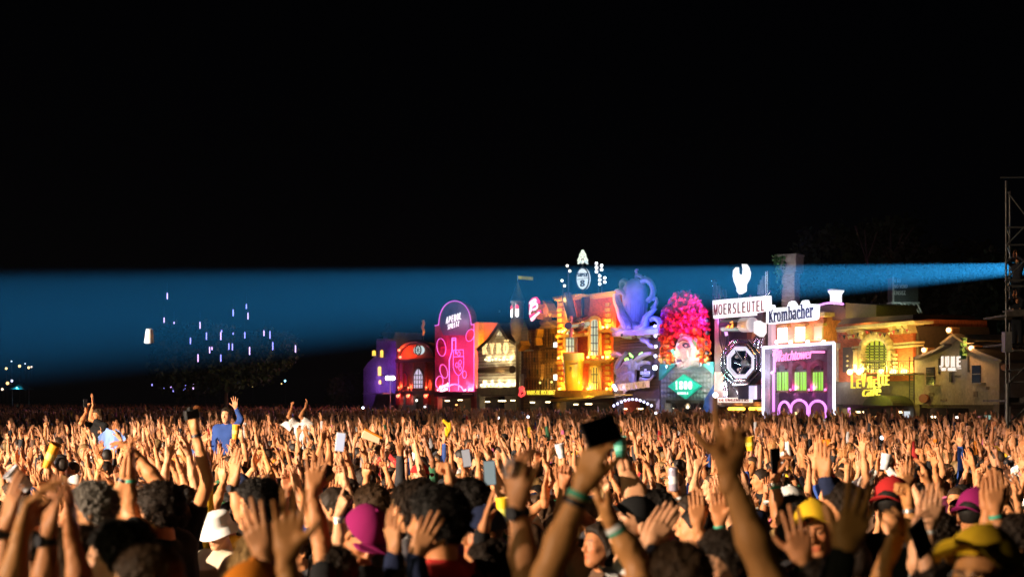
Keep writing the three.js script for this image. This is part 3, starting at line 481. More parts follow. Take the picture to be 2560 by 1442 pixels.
// ------------------------------------------------------------------ magenta bar with neon bottle and glass
{
  const b = new Bay('magenta_bar', 'magenta board front with a rounded top, neon bottle, wine glass and white script', 'building', 1086, 142, 1185, 137, ROWG), mg = W_('magenta_board', [.62, .05, .12], .55), gy = W_('dome_grey', [.2, .12, .2], .6);
  b.fill = 0.8;
  const out = [[1087, 980], [1087, 814], [1096, 812]]; for (let i = 1; i < 16; i++) { const a = Math.PI * (1 - i / 16); out.push([1137 + 40 * Math.cos(a), 812 - 60 * Math.pow(Math.sin(a), .85)]); } out.push([1178, 812], [1185, 810], [1185, 980]);
  b.poly('board', out, -.8, .8, mg);
  const dome = []; for (let i = 0; i <= 18; i++) { const a = Math.PI * (1 - i / 18); dome.push([1137 + 38 * Math.cos(a), 815 - 61 * Math.pow(Math.sin(a), .85)]); } dome.push([1168, 838], [1108, 838]);
  b.poly('dome_panel', dome, 0, .12, gy);
  b.tube('neon_edge', out.slice(1), .1, .055, neon('edge', [1, .1, .9], .6), false, false);
  for (const [x, y, w, h, rot] of [[1103, 868, 11, 22, .1], [1175, 838, 10, 15, -.2], [1109, 928, 9, 17, .2], [1161, 936, 5, 9, 0], [1098, 955, 9, 15, -.1]]) {
    const ring = []; for (let i = 0; i < 16; i++) { const a = i / 16 * 2 * Math.PI; ring.push([x + w * Math.cos(a) + rot * h * Math.sin(a), y + h * Math.sin(a)]); }
    const d = b.poly('orange_slice', ring, .02, .14, W_('slice_red', [.7, .06, .1], .5)); b.tube('neon_ring', ring, .2, .036, nMag, true, true, d);
  }
  b.tube('neon_bottle', [[1123, 978], [1123, 900], [1127, 886], [1130, 878], [1130, 845], [1139, 845], [1139, 878], [1140, 885]], .25, .05, neon('dim_violet', [.75, .2, 1], 1.6), false, false); b.tube('neon_bottle_cap', [[1130, 850], [1139, 850]], .26, .05, neon('dim_violet', [.75, .2, 1], 1.6), false, false);
  b.tube('neon_glass', [[1134, 875], [1158, 874]], .3, .036, nMag, false, false); b.tube('neon_glass', [[1134, 875], [1133, 905], [1134, 922], [1140, 934], [1146, 938], [1152, 934], [1158, 920], [1159, 900], [1158, 874]], .3, .036, nMag); b.tube('neon_glass_stem', [[1146, 938], [1146, 975]], .3, .036, nMag, false, false); b.tube('neon_drink_line', [[1134, 892], [1159, 891]], .3, .034, nMag, false, false);
  for (const [x, y] of [[1142, 912], [1150, 905], [1150, 920], [1147, 884]]) b.tube('neon_ice', [[x - 3.5, y], [x, y - 6], [x + 3.5, y], [x, y + 7]], .3, .03, nMag, true);
  b.word('sign_letter', 'APEROL', 1135, 795, 40, 17, .3, .08, nWhite, 'sans_regular', .7, 2.2, .2); b.word('sign_letter', 'SPRITZ', 1134, 813, 30, 13, .3, .08, nWhite, 'sans_regular', .7, 1.7, .2);
  b.text('neon_sign', 'Aperol', 1110, 966, 23, 11, .7, .12, nWhite, 'sans_bold', .2, .3); b.text('neon_sign', 'Spritz', 1110, 976, 20, 9, .7, .12, nWhite, 'sans_bold', .2, .3);
  b.tube('neon_arc', [[1119, 967], [1130, 961], [1142, 961], [1152, 967], [1160, 978]], .4, .06, nMag);
  b.glowAt(1110, 972, 1.5, [1, .3, .85], 7); b.glowAt(1135, 972, 1.2, [1, .25, .5], 4); b.glowAt(1145, 905, 1.6, [1, .1, .5], 7); b.glowAt(1105, 870, 1.4, [1, .08, .5], 7); b.glowAt(1176, 850, 1.4, [1, .05, .45], 6); b.glowAt(1136, 802, 1.2, [.85, .75, 1], 1.6);
  for (const x of [1094, 1172, 1163]) b.lamp('uplight', x, 975, .45, .09, [1, .55, .6], 3, 8, { light: [1, .2, .3] });
  b.bx('canopy', 1084, 979, 1186, 991, 0, 1.6, W_('canopy_dark', [.1, .03, .06], .7)); b.bx('canopy_stripe', 1155, 984, 1180, 986, 1.6, .05, M('stripe_pale', [.6, .55, .5], .7));
  b.bar(1086, 1185, 990, { pier: W_('red_pier', [.3, .03, .03], .7) }, [[1118, 1002, 10, WARM, .8], [1150, 1000, 10, WARM, .8], [1141, 1012, 4, [1, .35, .1], 0]]);
}
// ------------------------------------------------------------------ orange box and gabled white bar with bulb letters
{
  const b = new Bay('gabled_bar', 'pale plank house bar with a steep gable, glowing bulb letters and an orange block behind', 'building', 1186, 134, 1302, 127, ROWG), pl = W_('pale_planks', [.6, .54, .42], .75, plankTex), or = W_('orange_block', [.75, .27, .03], .7);
  b.fill = .85;
  b.poly('orange_block', [[1187, 985], [1187, 804], [1274, 808], [1274, 985]], -7, 5, or); b.bx('orange_block_edge', 1186, 806, 1196, 970, -2, .6, W_('yellow_block', [.8, .52, .06], .7));
  b.glowAt(1192, 860, -.6, [1, .6, .08], 6); b.glowAt(1230, 832, -.2, [1, .4, .04], 3.2); b.glowAt(1268, 850, -.6, [1, .35, .03], 3);
  b.poly('wall', [[1195, 975], [1195, 872], [1222, 848], [1246, 812], [1268, 850], [1300, 866], [1300, 975]], -1.4, 1.4, pl);
  b.poly('roof_slope', [[1188, 873], [1216, 848], [1246, 806], [1250, 812], [1222, 852], [1194, 878]], -1.5, 2.0, W_('shingle_brown', [.16, .11, .08], .8)); b.poly('roof_slope', [[1245, 806], [1270, 846], [1297, 862], [1294, 868], [1266, 852], [1242, 814]], -1.5, 2.0, W_('shingle_brown', [.16, .11, .08], .8));
  const w = b.poly('window', b.arch(1242, 1250, 825, 839), -.05, .2, glowM('window_cream', [1, .85, .5], .9)); b.tube('window_frame', b.arch(1242, 1250, 825, 839), .17, .05, pl, true, false, w);
  for (let i = 0; i < 9; i++) b.bx('plank', 1195, 895 + i * 8.6, 1300, 903 + i * 8.6, 0, .06 + .02 * (i % 2), pl);
  const bulb = neon('bulb_letters', [1, .68, .28], 2); let cx = [1214, 1231, 1249, 1266]; ['K', 'Y', 'R', 'O'].forEach((c, i) => b.text('bulb_sign_letter', c, cx[i], 872 - i * .8, 11.5, 27, .35, .12, bulb, 'sans_bold'));
  for (const x of [1262, 1269]) b.disc('bulb_sign_dot', x, 851, 2.3, .35, .18, bulb);
  for (const x of [1213, 1231, 1249, 1268]) b.lamp('shelf_lamp', x, 899, .45, .09, [1, .85, .52], .5, 7);
  b.add('log', new THREE.CylinderGeometry(.3, .36, 1, 18).rotateZ(Math.PI / 2).scale(b.rect(1199, 920, 1280, 930, .5)[2] - b.rect(1199, 920, 1280, 930, .5)[0], 1, 1).translate(b.loc(1240, 925, .5)[0], b.loc(1240, 925, .5)[1], .5), W_('log_bark', [.12, .075, .04], .9));
  for (const x of [1203, 1222, 1242, 1263, 1283]) b.lamp('foot_lamp', x, 963, .45, .12, [1, .85, .52], 1.2, 8);
  b.glowAt(1238, 885, 1.6, [1, .7, .3], 4); b.glowAt(1240, 935, 1.4, [1, .72, .32], 2.5);
  b.bx('canopy', 1192, 968, 1304, 986, 0, 1.3, W_('grey_canopy', [.3, .27, .22], .8)); b.bar(1192, 1302, 985, { pier: W_('grey_pier', [.28, .25, .2], .8) }, [[1217, 1004, 14, WARM, .9], [1255, 1002, 18, WARM, .9], [1282, 1001, 10, WARM, .9]]);
}
// ------------------------------------------------------------------ round turret with flag
{
  const t = thing('turret', 'round turret with lit red and white windows, pointed roof and yellow flag', 'tower'), Z = 125, c = at(1294, 1000, Z), y = (py) => EYE - (py - 1000) / F * Z, r = (px) => px / F * Z;
  const st = W_('turret_stone', [.5, .45, .38], .85), br = W_('turret_wood', [.34, .22, .11], .8);
  const lathe = (pts, m, n) => { const g = new THREE.LatheGeometry(pts.map(([a, b]) => new THREE.Vector2(r(a), y(b))), 28); const o = part(n, g, m, t); o.position.set(c.x, 0, c.z); return o; };
  lathe([[16, 797], [16, 757], [18, 757], [18, 751], [15, 751]], st, 'turret_wall'); lathe([[2, 858], [6, 852], [9, 846], [15, 838], [17, 822], [18, 812], [17.5, 800], [16, 797]], br, 'turret_bulge'); lathe([[17.2, 813], [18.8, 813], [18.8, 810], [17.2, 810]], br, 'hoop'); lathe([[5, 1068], [5, 850]], W_('turret_post', [.3, .24, .15], .8), 'post');
  lathe([[19, 752], [11, 732], [4, 712], [.4, 700]], W_('turret_slate', [.05, .07, .1], .6), 'roof');
  for (const [dx, top] of [[-15.5, 767], [-1.5, 766]]) { const a = Math.asin(clamp(dx / 17, -1, 1)), p = v3(c.x + r(16.4) * Math.sin(a), 0, c.z + r(16.4) * Math.cos(a)); const w = part('window', new THREE.CapsuleGeometry(.13, .55, 4, 10).scale(1, 1, .4), glowM('turret_window', [1, .97, .95], 5), t); w.position.set(p.x, y(top + 15), p.z); w.rotation.y = a; const s = part('window_head', new THREE.SphereGeometry(.15, 12, 8).scale(1, 1.5, .5), glowM('turret_window_red', [1, .04, .1], 1.4), w); s.position.set(0, .42, .02); }
  part('flag_pole', bar(v3(c.x, y(704), c.z), v3(c.x, y(688), c.z), .035, 6), steel, t);
  const fg = new THREE.PlaneGeometry(r(38), r(9), 14, 3); const fp = fg.attributes.position; for (let i = 0; i < fp.count; i++) fp.setXYZ(i, fp.getX(i) + r(20), fp.getY(i) - .09 * (fp.getX(i) + r(19)), .12 * Math.sin(fp.getX(i) * 4)); fg.computeVertexNormals();
  const fl = part('flag', fg, W_('flag_yellow', [.8, .7, .03], .7), t); fl.position.set(c.x, y(693.5), c.z);
  for (const [x, yy, pw] of [[-16, 842, 1.2], [8, 850, 1.2]]) { const L = new THREE.PointLight(new THREE.Color(1, .72, .35), pw * 2.5); L.position.set(c.x + r(x) - .6, y(yy + 8), c.z + 1.4); L.castShadow = true; t.add(L); } { const L = new THREE.PointLight(new THREE.Color(.9, .95, 1), 3); L.position.set(c.x - 1.6, y(775), c.z + 1.6); t.add(L); const f = part('lamp_housing', new THREE.CylinderGeometry(.07, .1, .2, 10), black, t); f.position.set(c.x - 1.6, y(780), c.z + 1.5); } { const L = new THREE.PointLight(new THREE.Color(1, .95, .4), 1.2); L.position.set(c.x + r(16), y(706), c.z + .8); t.add(L); }
}
// ------------------------------------------------------------------ ramshackle brown bar
{
  const b = new Bay('ramshackle_bar', 'ramshackle brown timber bar of stacked sheds with tilted yellow crates on top', 'building', 1303, 122, 1392, 116, ROWG), wd = W_('brown_timber', [.27, .15, .06], .85, plankTex), wd2 = W_('dark_timber', [.13, .075, .04], .85, plankTex), yb = W_('yellow_crate', [.7, .36, .03], .6);
  b.fill = 0.8;
  b.poly('back_wall', [[1303, 985], [1303, 830], [1312, 800], [1322, 828], [1345, 824], [1390, 820], [1390, 985]], -5, 4.2, wd2);
  const sheds = [[1350, 816, 1384, 868, .2], [1318, 824, 1350, 880, -.3], [1308, 878, 1346, 920, .5], [1346, 872, 1390, 905, .1], [1316, 912, 1352, 948, .8], [1352, 905, 1386, 946, .4], [1310, 945, 1390, 976, .2], [1376, 834, 1391, 866, .6]];
  for (const [x0, y0, x1, y1, o] of sheds) {
    const s = b.bx('shed', x0, y0, x1, y1, -.8, .8 + o, rnd() < .6 ? wd : wd2); b.bx('ledge', x0 - 1, y1 - 1.5, x1 + 1, y1 + 1, o, .25, wd, s);
    const n = Math.max(1, Math.floor((x1 - x0) / 14)); for (let i = 0; i < n; i++) { const x = lerp(x0, x1, (i + .5) / n), ym = (y0 + y1) / 2; const w = b.bx('window', x - 2.6, ym - 6, x + 2.6, ym + 5, o, .03, black, s); b.bx('window_frame', x - 3.4, ym + 5, x + 3.4, ym + 6.5, o, .12, wd, w); }
    for (let x = x0 + 2; x < x1; x += 7) b.bx('batten', x, y0, x + 1.3, y1 - 2, o, .07, wd, s);
  }
  for (const [x, y, w, h, rot] of [[1358, 790, 22, 16, -.18], [1375, 776, 11, 26, .75], [1346, 778, 19, 5, .2], [1355, 765, 4, 10, -.3], [1370, 757, 8, 6, -.5], [1385, 788, 5, 9, -.3], [1389, 823, 4, 20, -.4], [1352, 832, 5, 20, -.3], [1349, 854, 5, 18, .1], [1309, 865, 11, 13, .6]]) {
    const [u, v] = b.loc(x, y, .4), k = b.rect(x - w / 2, y - h / 2, x + w / 2, y + h / 2, .4); const g = box(k[2] - k[0], k[3] - k[1], .8); g.rotateZ(rot); b.add('tilted_crate', g.translate(u, v, .4), yb);
  }
  const p = b.poly('gable_roof', [[1347, 818], [1368, 802], [1388, 816], [1388, 820], [1347, 822]], -.9, 2, wd); b.disc('gear_wheel', 1356, 806, 8, .3, .25, wd, 12); b.disc('gear_wheel', 1380, 806, 6, .3, .25, wd, 12);
  for (const x of [1317, 1316, 1316]) 0; b.bx('pale_pillar', 1309, 874, 1322, 900, -.3, .5, W_('pale_blue_paint', [.55, .62, .66], .7)); b.bx('pale_pillar', 1300, 935, 1310, 968, -.3, .5, W_('pale_blue_paint', [.55, .62, .66], .7)); b.bx('lit_panel_window', 1384, 856, 1391, 868, .9, .1, glowM('panel_window', [.9, .95, 1], 2)); b.bx('lit_panel_window', 1384, 936, 1392, 950, .9, .1, glowM('panel_window', [.9, .95, 1], 2));
  const sg = b.poly('sign_board', [[1322, 755], [1330, 745], [1338, 742], [1345, 752], [1346, 772], [1349, 781], [1327, 803], [1323, 790]], .5, .2, M('sign_red', [.5, .02, .06], .5, { glow: [1, .04, .22], glowAmount: 1.1 }));
  b.tube('neon_letter', [[1325, 786], [1328, 765], [1330, 757], [1325, 758], [1331, 752], [1338, 749], [1337, 757], [1330, 764], [1339, 759], [1344, 764], [1342, 770], [1333, 774]], .8, .1, nWhite, false, true, sg); b.poly('neon_underline', [[1325, 796], [1346, 779], [1349, 783], [1328, 803]], .72, .1, nWhite, sg);
  b.tube('neon_letter', [[1298, 989], [1302, 972], [1299, 971], [1306, 968], [1309, 971], [1303, 978], [1310, 977], [1311, 984], [1302, 991]], 1.2, .1, nRed);
  b.text('neon_sign', 'VAINS DE BOCHDER', 1354, 981, 72, 11, 1.0, .06, nYellow, 'sans_regular'); b.bx('sign_beam', 1312, 987, 1392, 991, .2, .8, wd2);
  b.glowAt(1372, 830, 2.2, [1, .5, .06], 4.5); b.glowAt(1338, 900, 2.2, [1, .55, .1], 2.6); b.glowAt(1360, 972, 2, [1, .6, .08], 3.4); b.glowAt(1378, 790, 1.8, [1, .6, .05], 2.6); b.glowAt(1356, 778, 1.7, [1, .6, .05], 2.2); b.glowAt(1372, 900, 2.4, [1, .5, .08], 2.6); b.glowAt(1335, 775, 1.6, [1, .2, .3], 1);
  for (const [x, y] of [[1350, 957], [1379, 955]]) b.lamp('wall_lamp', x, y, 1, .08, [1, .75, .2], .7, 6);
  b.bar(1303, 1392, 990, { pier: wd2 }, [[1330, 1006, 12, WARM, .5], [1370, 1005, 10, WARM, .5]]);
}
// ------------------------------------------------------------------ orange brick bar
{
  const b = new Bay('brick_bar', 'orange brick bar with yellow quoins, tall arched windows, a tap and a giant beer glass', 'building', 1390, 114, 1532, 106.5, ROWG), bk = W_('orange_brick', [.66, .13, .03], .8, brickTex), yl = W_('yellow_stone', [.78, .5, .1], .7), gl = glowM('arched_window', [.72, .86, .62], .75);
  b.fill = .62;
  const main = [[1393, 985], [1393, 744], [1432, 738], [1436, 745], [1440, 770], [1444, 800], [1448, 820], [1464, 820], [1468, 800], [1474, 765], [1476, 736], [1534, 734], [1534, 985]];
  b.poly('wall', main, -2.2, 2.2, bk);
  for (const [x0, x1, y] of [[1381, 1440, 743], [1472, 1538, 736]]) { b.bx('cornice', x0, y - 5, x1, y + 1, -.3, 1.2, yl); b.bx('cornice', x0 + 4, y + 1, x1 - 3, y + 5, -.2, .8, yl); b.bx('cornice', x0 + 8, y + 5, x1 - 6, y + 8, -.2, .5, yl); }
  for (const x of [1399, 1518]) for (let i = 0, y = 757; y < 975; i++, y += 13.2) b.bx('quoin', x - (i % 2 ? 6 : 5), y, x + (i % 2 ? 6 : 5), y + 8.4, -.05, .2, yl);
  for (const [x0, x1, y] of [[1388, 1462, 838], [1494, 1534, 826], [1388, 1534, 903]]) { b.bx('string_course', x0, y - 3, x1, y + 2, -.1, .7, yl); b.bx('string_course', x0 + 2, y + 2, x1 - 2, y + 5, -.1, .45, yl); }
  const win = (x0, x1, t, bt, m = gl) => { const w = b.poly('window', b.arch(x0, x1, t, bt), -.02, .12, m); const sur = b.arch(x0 - 2, x1 + 2, t - 2.5, bt); b.tube('window_surround', [...sur.slice(1), sur[0]], .15, .16, yl, false, false, w); for (const k of [.33, .66]) b.tube('mullion', [[lerp(x0, x1, k), bt], [lerp(x0, x1, k), t + 5]], .14, .035, black, false, false, w); for (let y = t + 22; y < bt; y += 20) b.tube('transom', [[x0, y], [x1, y]], .14, .035, black, false, false, w); };
  win(1414, 1438, 824, 880); win(1476, 1498, 796, 888); win(1478, 1498, 914, 974, glowM('lower_window', [1, .62, .06], .8)); b.bx('keystone', 1474, 908, 1502, 914, 0, .35, yl);
  // silver tap with handle
  { const p = b.p3(1422, 814, 3.2), q = b.p3(1445, 811, 1.4), r2 = b.p3(1465, 806, .05); const tp = b.add('tap_spout', bar(p, q, .24, 20, .3), M('tap_steel', [.75, .72, .68], .22, { metalness: 1 })); b.add('tap_barrel', bar(q, r2, .55, 24, .62), M('tap_steel', [.75, .72, .68], .22, { metalness: 1 }), tp); b.add('tap_mouth', bar(p.clone().add(v3(-.02, 0, .06)), p.clone().lerp(q, -.06), .27, 20), black, tp); b.tube('tap_handle', [[1426, 842, 0], [1429, 820, 0], [1428, 790, 0]], 2.4, .13, M('tap_handle', [.35, .1, .12], .5), false, false, tp); }
  b.tube('flue_pipe', [[1416, 736], [1424, 770], [1430, 798]], 1.1, .42, W_('flue_dark', [.07, .06, .1], .5), false, false);
  { const [u, v0] = b.loc(1434, 976, 1.1), v1 = b.loc(1434, 884, 1.1)[1], r0 = .62, r1 = .82; const g = new THREE.LatheGeometry([[0, v0], [r0, v0], [lerp(r0, r1, .5) * 1.02, (v0 + v1) / 2], [r1, v1 - .5]].map((a) => new THREE.Vector2(...a)), 28); const gg = b.add('giant_glass', g.translate(u, 0, 1.1), M('beer', [.85, .55, .02], .35, { clearcoat: 1 })); b.add('beer_head', new THREE.CylinderGeometry(r1 * 1.04, r1, .55, 28).translate(u, v1 - .25, 1.1), M('beer_glass_top', [.62, .5, .08], .4), gg); b.text('glass_lettering', 'SUPER', 1434, 909, 24, 6, 1.95, .04, yl, 'sans_bold', 0, 0, gg); b.text('glass_lettering', '8', 1428, 922, 7, 11, 1.95, .04, yl, 'sans_bold', 0, 0, gg); }
  for (const [x, y] of [[1397, 829], [1406, 829], [1507, 818], [1518, 818], [1396, 895], [1410, 895], [1470, 893], [1507, 893], [1519, 893], [1398, 972], [1419, 972], [1441, 970], [1470, 972], [1517, 972]]) b.lamp('uplight', x, y, .5, .1, [1, .72, .2], 2.6, 10, { light: [1, .5, .07] });
  b.glowAt(1430, 962, 2.6, [1, .7, .1], 7); b.glowAt(1450, 790, 2.4, [1, .4, .08], 4); b.glowAt(1505, 775, 2.0, [1, .24, .03], 8); b.glowAt(1400, 790, 1.6, [1, .3, .04], 5); b.glowAt(1500, 742, 1.6, [1, .6, .1], 2.4); b.glowAt(1408, 748, 1.6, [1, .6, .1], 2.2); b.glowAt(1505, 870, 2.0, [1, .3, .04], 4);
  b.bx('signboard', 1386, 976, 1536, 992, 0, .9, W_('yellow_board', [.66, .36, .04], .7)); b.poly('awning', [[1373, 1000], [1380, 997], [1470, 990], [1535, 985], [1535, 988], [1470, 995], [1376, 1004]], 0.9, 1.6, W_('awning_yellow', [.72, .46, .06], .8)); b.glowAt(1450, 985, 3.2, [1, .75, .2], 3);
  b.bar(1392, 1532, 997, { pier: wdPier() }, [[1440, 1011, 9, WARM, .6], [1472, 1010, 14, WARM, .6]]);
  // right end wall, lit red
  { const [u] = b.loc(1534, 800, 0), top = b.loc(1534, 737, 0)[1]; b.add('end_wall', box(.3, top - .4, 2.1, u + .14, (top - .4) / 2, -1.1), W_('end_wall_red', [.6, .09, .05], .8)); const L = new THREE.PointLight(new THREE.Color(1, .16, .05), 16); L.position.set(u + 1.5, top * .72, -.9); L.castShadow = true; b.g.add(L); }
}
function wdPier() { return W_('timber_pier', [.2, .12, .06], .8); }
{ // oval sign, hop cone and lamp clusters above the brick bar
  const b = new Bay('oval_sign', 'white oval sign on a mast above the orange brick bar', 'sign', 1440, 111, 1476, 109); b.tube('mast', [[1457, 822], [1457, 720]], -.3, .12, black, false, false); b.disc('sign_face', 1457, 697, 15.5, -.1, .14, glowM('sign_white', [.82, .92, .95], .85), 36);
  const o = []; for (let i = 0; i < 28; i++) { const a = i / 28 * Math.PI * 2; o.push([1457 + 15.5 * Math.cos(a), 697 + 27.5 * Math.sin(a)]); }
  b.g.children[b.g.children.length - 1].removeFromParent(); b.poly('sign_face', o, -.1, .14, glowM('sign_white', [.82, .92, .95], .85)); b.tube('sign_rim', o, .02, .06, black, true);
  b.word('sign_letter', 'SUPER', 1457, 687, 26, 9, .06, .05, black, 'sans_bold', .7); b.bx('sign_line', 1443, 696, 1471, 697, .05, .02, black); b.text('sign_lettering', '8', 1457, 708, 11, 16, .06, .05, black);
  const h = new Bay('hop_cone', 'glowing white hop cone finial on top of the oval sign mast', 'ornament', 1447, 111, 1467, 110), lf = glowM('hop_lamp', [.9, 1, .82], .95);
  h.tube('stem', [[1457, 670], [1457, 626]], -.1, .05, black, false, false);
  for (let r = 0; r < 5; r++) for (let i = 0; i < 6; i++) { const a = i / 6 * Math.PI * 2 + r * .5, w = [.36, .34, .28, .2, .1][r], c = h.p3(1457, 655 - r * 6.4, 0); const g = new THREE.SphereGeometry(.12, 8, 6).scale(.7, 1.5, .5); g.rotateX(-.35); g.translate(0, 0, w); g.rotateY(a); h.add('petal_lamp', g.translate(c.x, c.y, c.z), lf); }
  for (const s of [-1, 1]) h.poly('leaf', [[1457, 652], [1457 + s * 9, 650], [1457 + s * 13, 660], [1457 + s * 6, 658]], -.1, .06, glowM('hop_leaf_lamp', [.7, .9, .95], .7));
  h.glowAt(1457, 650, 1, [.95, 1, .9], 2);
}
for (const [px, py, pw, lab] of [[1497, 670, 30, 'right upper'], [1505, 701, 26, 'right lower'], [1421, 676, 5, 'left upper'], [1408, 713, 4, 'left lower']]) {
  const t = thing('lamp_cluster', `cluster of white flood lamps on a mast, ${lab} of the oval sign`, 'floodlight', 'lamp clusters round the oval sign'), Z = 109, p = at(px, py, Z), n = pw > 10 ? 5 : 2;
  part('mast', bar(v3(p.x, at(0, 745, Z).y, p.z - .1), v3(p.x, p.y + .25, p.z - .1), .05, 6), black, t);
  for (let i = 0; i < n; i++) { const q = v3(p.x + (i % 2 ? .22 : -.18) * (n > 2 ? 1 : .5), p.y + .35 - i * (.8 / n), p.z + .1); const hd = part('lamp_head', new THREE.CylinderGeometry(.15, .1, .2, 12).rotateX(Math.PI / 2).translate(q.x, q.y, q.z - .1), black, t); part('lamp_lens', new THREE.SphereGeometry(.1, 12, 8).scale(1, 1, .4).translate(q.x, q.y, q.z + .02), glowM('cluster_' + (pw > 10), pw > 10 ? [.92, .97, 1] : [1, .9, .65], pw > 10 ? 6 : 3), hd); }
  const L = new THREE.PointLight(new THREE.Color(.92, .96, 1), pw * .12); L.position.set(p.x, p.y, p.z + .5); L.castShadow = true; L.shadow.radius = 8; t.add(L);
}
// ------------------------------------------------------------------ octopus bar
{
  const b = new Bay('octopus_bar', 'dark bar front with pale carved tentacles, glowing green eyes and lit letters', 'building', 1532, 105.5, 1650, 100.5, ROWG), wl = W_('dark_planks', [.1, .065, .055], .8, plankTex), tn = W_('tentacle_pale', [.42, .35, .38], .6);
  b.poly('wall', [[1534, 990], [1534, 836], [1648, 832], [1648, 990]], -2.6, 2.6, wl); b.bx('ledge', 1530, 826, 1646, 838, -.5, 1.8, W_('ledge_orange', [.5, .3, .22], .7)); for (const y of [846, 853, 860, 868]) b.bx('ledge_line', 1551, y - 1, 1626, y + .6, 0, .16, W_('ledge_dark', [.2, .14, .13], .6));
  const tent = (pts, r0, r1, off, m = tn, name = 'tentacle') => { const P = pts.map(([x, y, o]) => b.p3(x, y, off + (o ?? 0))), cv = new THREE.CatmullRomCurve3(P), n = pts.length * 7, g = new THREE.TubeGeometry(cv, n, 1, 9), p = g.attributes.position; for (let i = 0; i <= n; i++) { const c = cv.getPointAt(i / n), r = lerp(r0, r1, i / n); for (let j = 0; j <= 9; j++) { const k = i * 10 + j; p.setXYZ(k, c.x + (p.getX(k) - c.x) * r, c.y + (p.getY(k) - c.y) * r, c.z + (p.getZ(k) - c.z) * r); } } g.computeVertexNormals(); const t = b.add(name, g, m); const su = []; for (let i = 2; i < n; i += 1.5) { const c = cv.getPointAt(i / n), r = lerp(r0, r1, i / n); su.push(new THREE.TorusGeometry(r * .34, r * .13, 5, 8).translate(c.x + r * .2 * Math.sin(i), c.y - r * .3, c.z + r * .92)); } b.add('sucker_row', merge(su), m, t); return t; };
  tent([[1575, 985], [1566, 970], [1556, 950], [1558, 935], [1572, 926], [1578, 915], [1570, 911], [1560, 922], [1548, 932], [1543, 920], [1550, 900], [1566, 882]], .55, .14, .35); tent([[1582, 960], [1585, 930], [1584, 912], [1577, 900]], .3, .16, .35); tent([[1550, 985], [1552, 962], [1566, 945], [1578, 938], [1583, 955], [1582, 975]], .5, .2, .5); tent([[1594, 925], [1592, 905], [1602, 893], [1616, 886], [1632, 884]], .3, .12, .35); tent([[1598, 922], [1602, 910], [1614, 906], [1626, 908]], .2, .1, .4); tent([[1602, 948], [1615, 950], [1626, 948], [1634, 938]], .16, .06, .75); tent([[1534, 886], [1545, 886], [1556, 892]], .26, .1, .4); tent([[1606, 848], [1618, 853], [1628, 866], [1638, 868]], .22, .12, .5);
  for (const e of [[[1572, 882], [1580, 890], [1580, 894], [1575, 890]], [[1595, 892], [1598, 884], [1604, 880], [1603, 886]], [[1561, 897], [1567, 894], [1573, 904], [1565, 908]]]) b.poly('eye_lamp', e, .3, .12, glowM('eye_lamp', [.35, 1, .1], 3)); b.glowAt(1578, 896, 1.4, [.6, .9, .1], .9);
  const sh = b.poly('shield', [[1600, 916], [1634, 912], [1634, 940], [1616, 952], [1600, 946]], .3, .25, M('shield_black', [.02, .02, .025], .5)); b.text('shield_lettering', 'KRAKEN', 1614, 932, 24, 8, .58, .04, M('shield_white', [.7, .7, .72], .6), 'serif_bold', 0, 0, sh); b.bx('shield_line', 1606, 938, 1624, 940, .56, .03, M('shield_white', [.7, .7, .72], .6), sh); b.bx('shield_mark', 1611, 922, 1616, 927, .56, .03, M('shield_white', [.7, .7, .72], .6), sh);
  'KRAKEN'.split('').forEach((c, i) => b.text('lit_sign_letter', c, 1556 + i * 13, 968 - i * 1.6, 9.5, 17, .9, .3, glowM('kraken_letter_light', [1, .5, .16], .5), 'serif_bold'));
  b.tube('light_tube', [[1534, 963], [1541, 975]], 1, .14, neon('tube_lilac', [.82, .8, 1], 6), false, false);
  for (const [x, y, c, p] of [[1550, 968, [1, .6, .95], .7], [1622, 958, [1, .5, .65], .6], [1570, 985, [1, .7, .4], .15], [1600, 985, [1, .7, .4], .15]]) b.glowAt(x, y, 1.4, c, p); b.glowAt(1590, 905, 2, [.75, .6, 1], .7); b.glowAt(1590, 870, 1.6, [1, .5, .15], 1);
  for (let i = 0; i < 11; i++) { const k = i / 10, x = lerp(1535, 1629, k), y = 1014 - 16 * Math.sin(Math.PI * k); b.lamp('arc_lamp', x, y, .5, .09, [.66, .64, 1], i % 3 === 1 ? .6 : 0, 14); }
  for (const [x, y, c, p, r] of [[1638, 815, [.55, .45, 1], .3, .1], [1639, 840, [.8, .65, 1], .3, .1], [1640, 866, [1, .82, .75], .3, .1], [1639, 890, [.8, .82, 1], .5, .11], [1638, 919, [.85, .95, 1], 1.2, .17]]) b.lamp('string_lamp', x, y, 1.0, r, c, p, 16);
  b.bx('fascia', 1534, 978, 1650, 996, -.2, .7, W_('fascia_brown', [.12, .07, .06], .8)); b.bar(1534, 1650, 994, { pier: W_('octopus_pier', [.08, .05, .06], .8) }, [[1560, 1022, 14, WARM, .6], [1600, 1022, 14, WARM, .6]]);
}
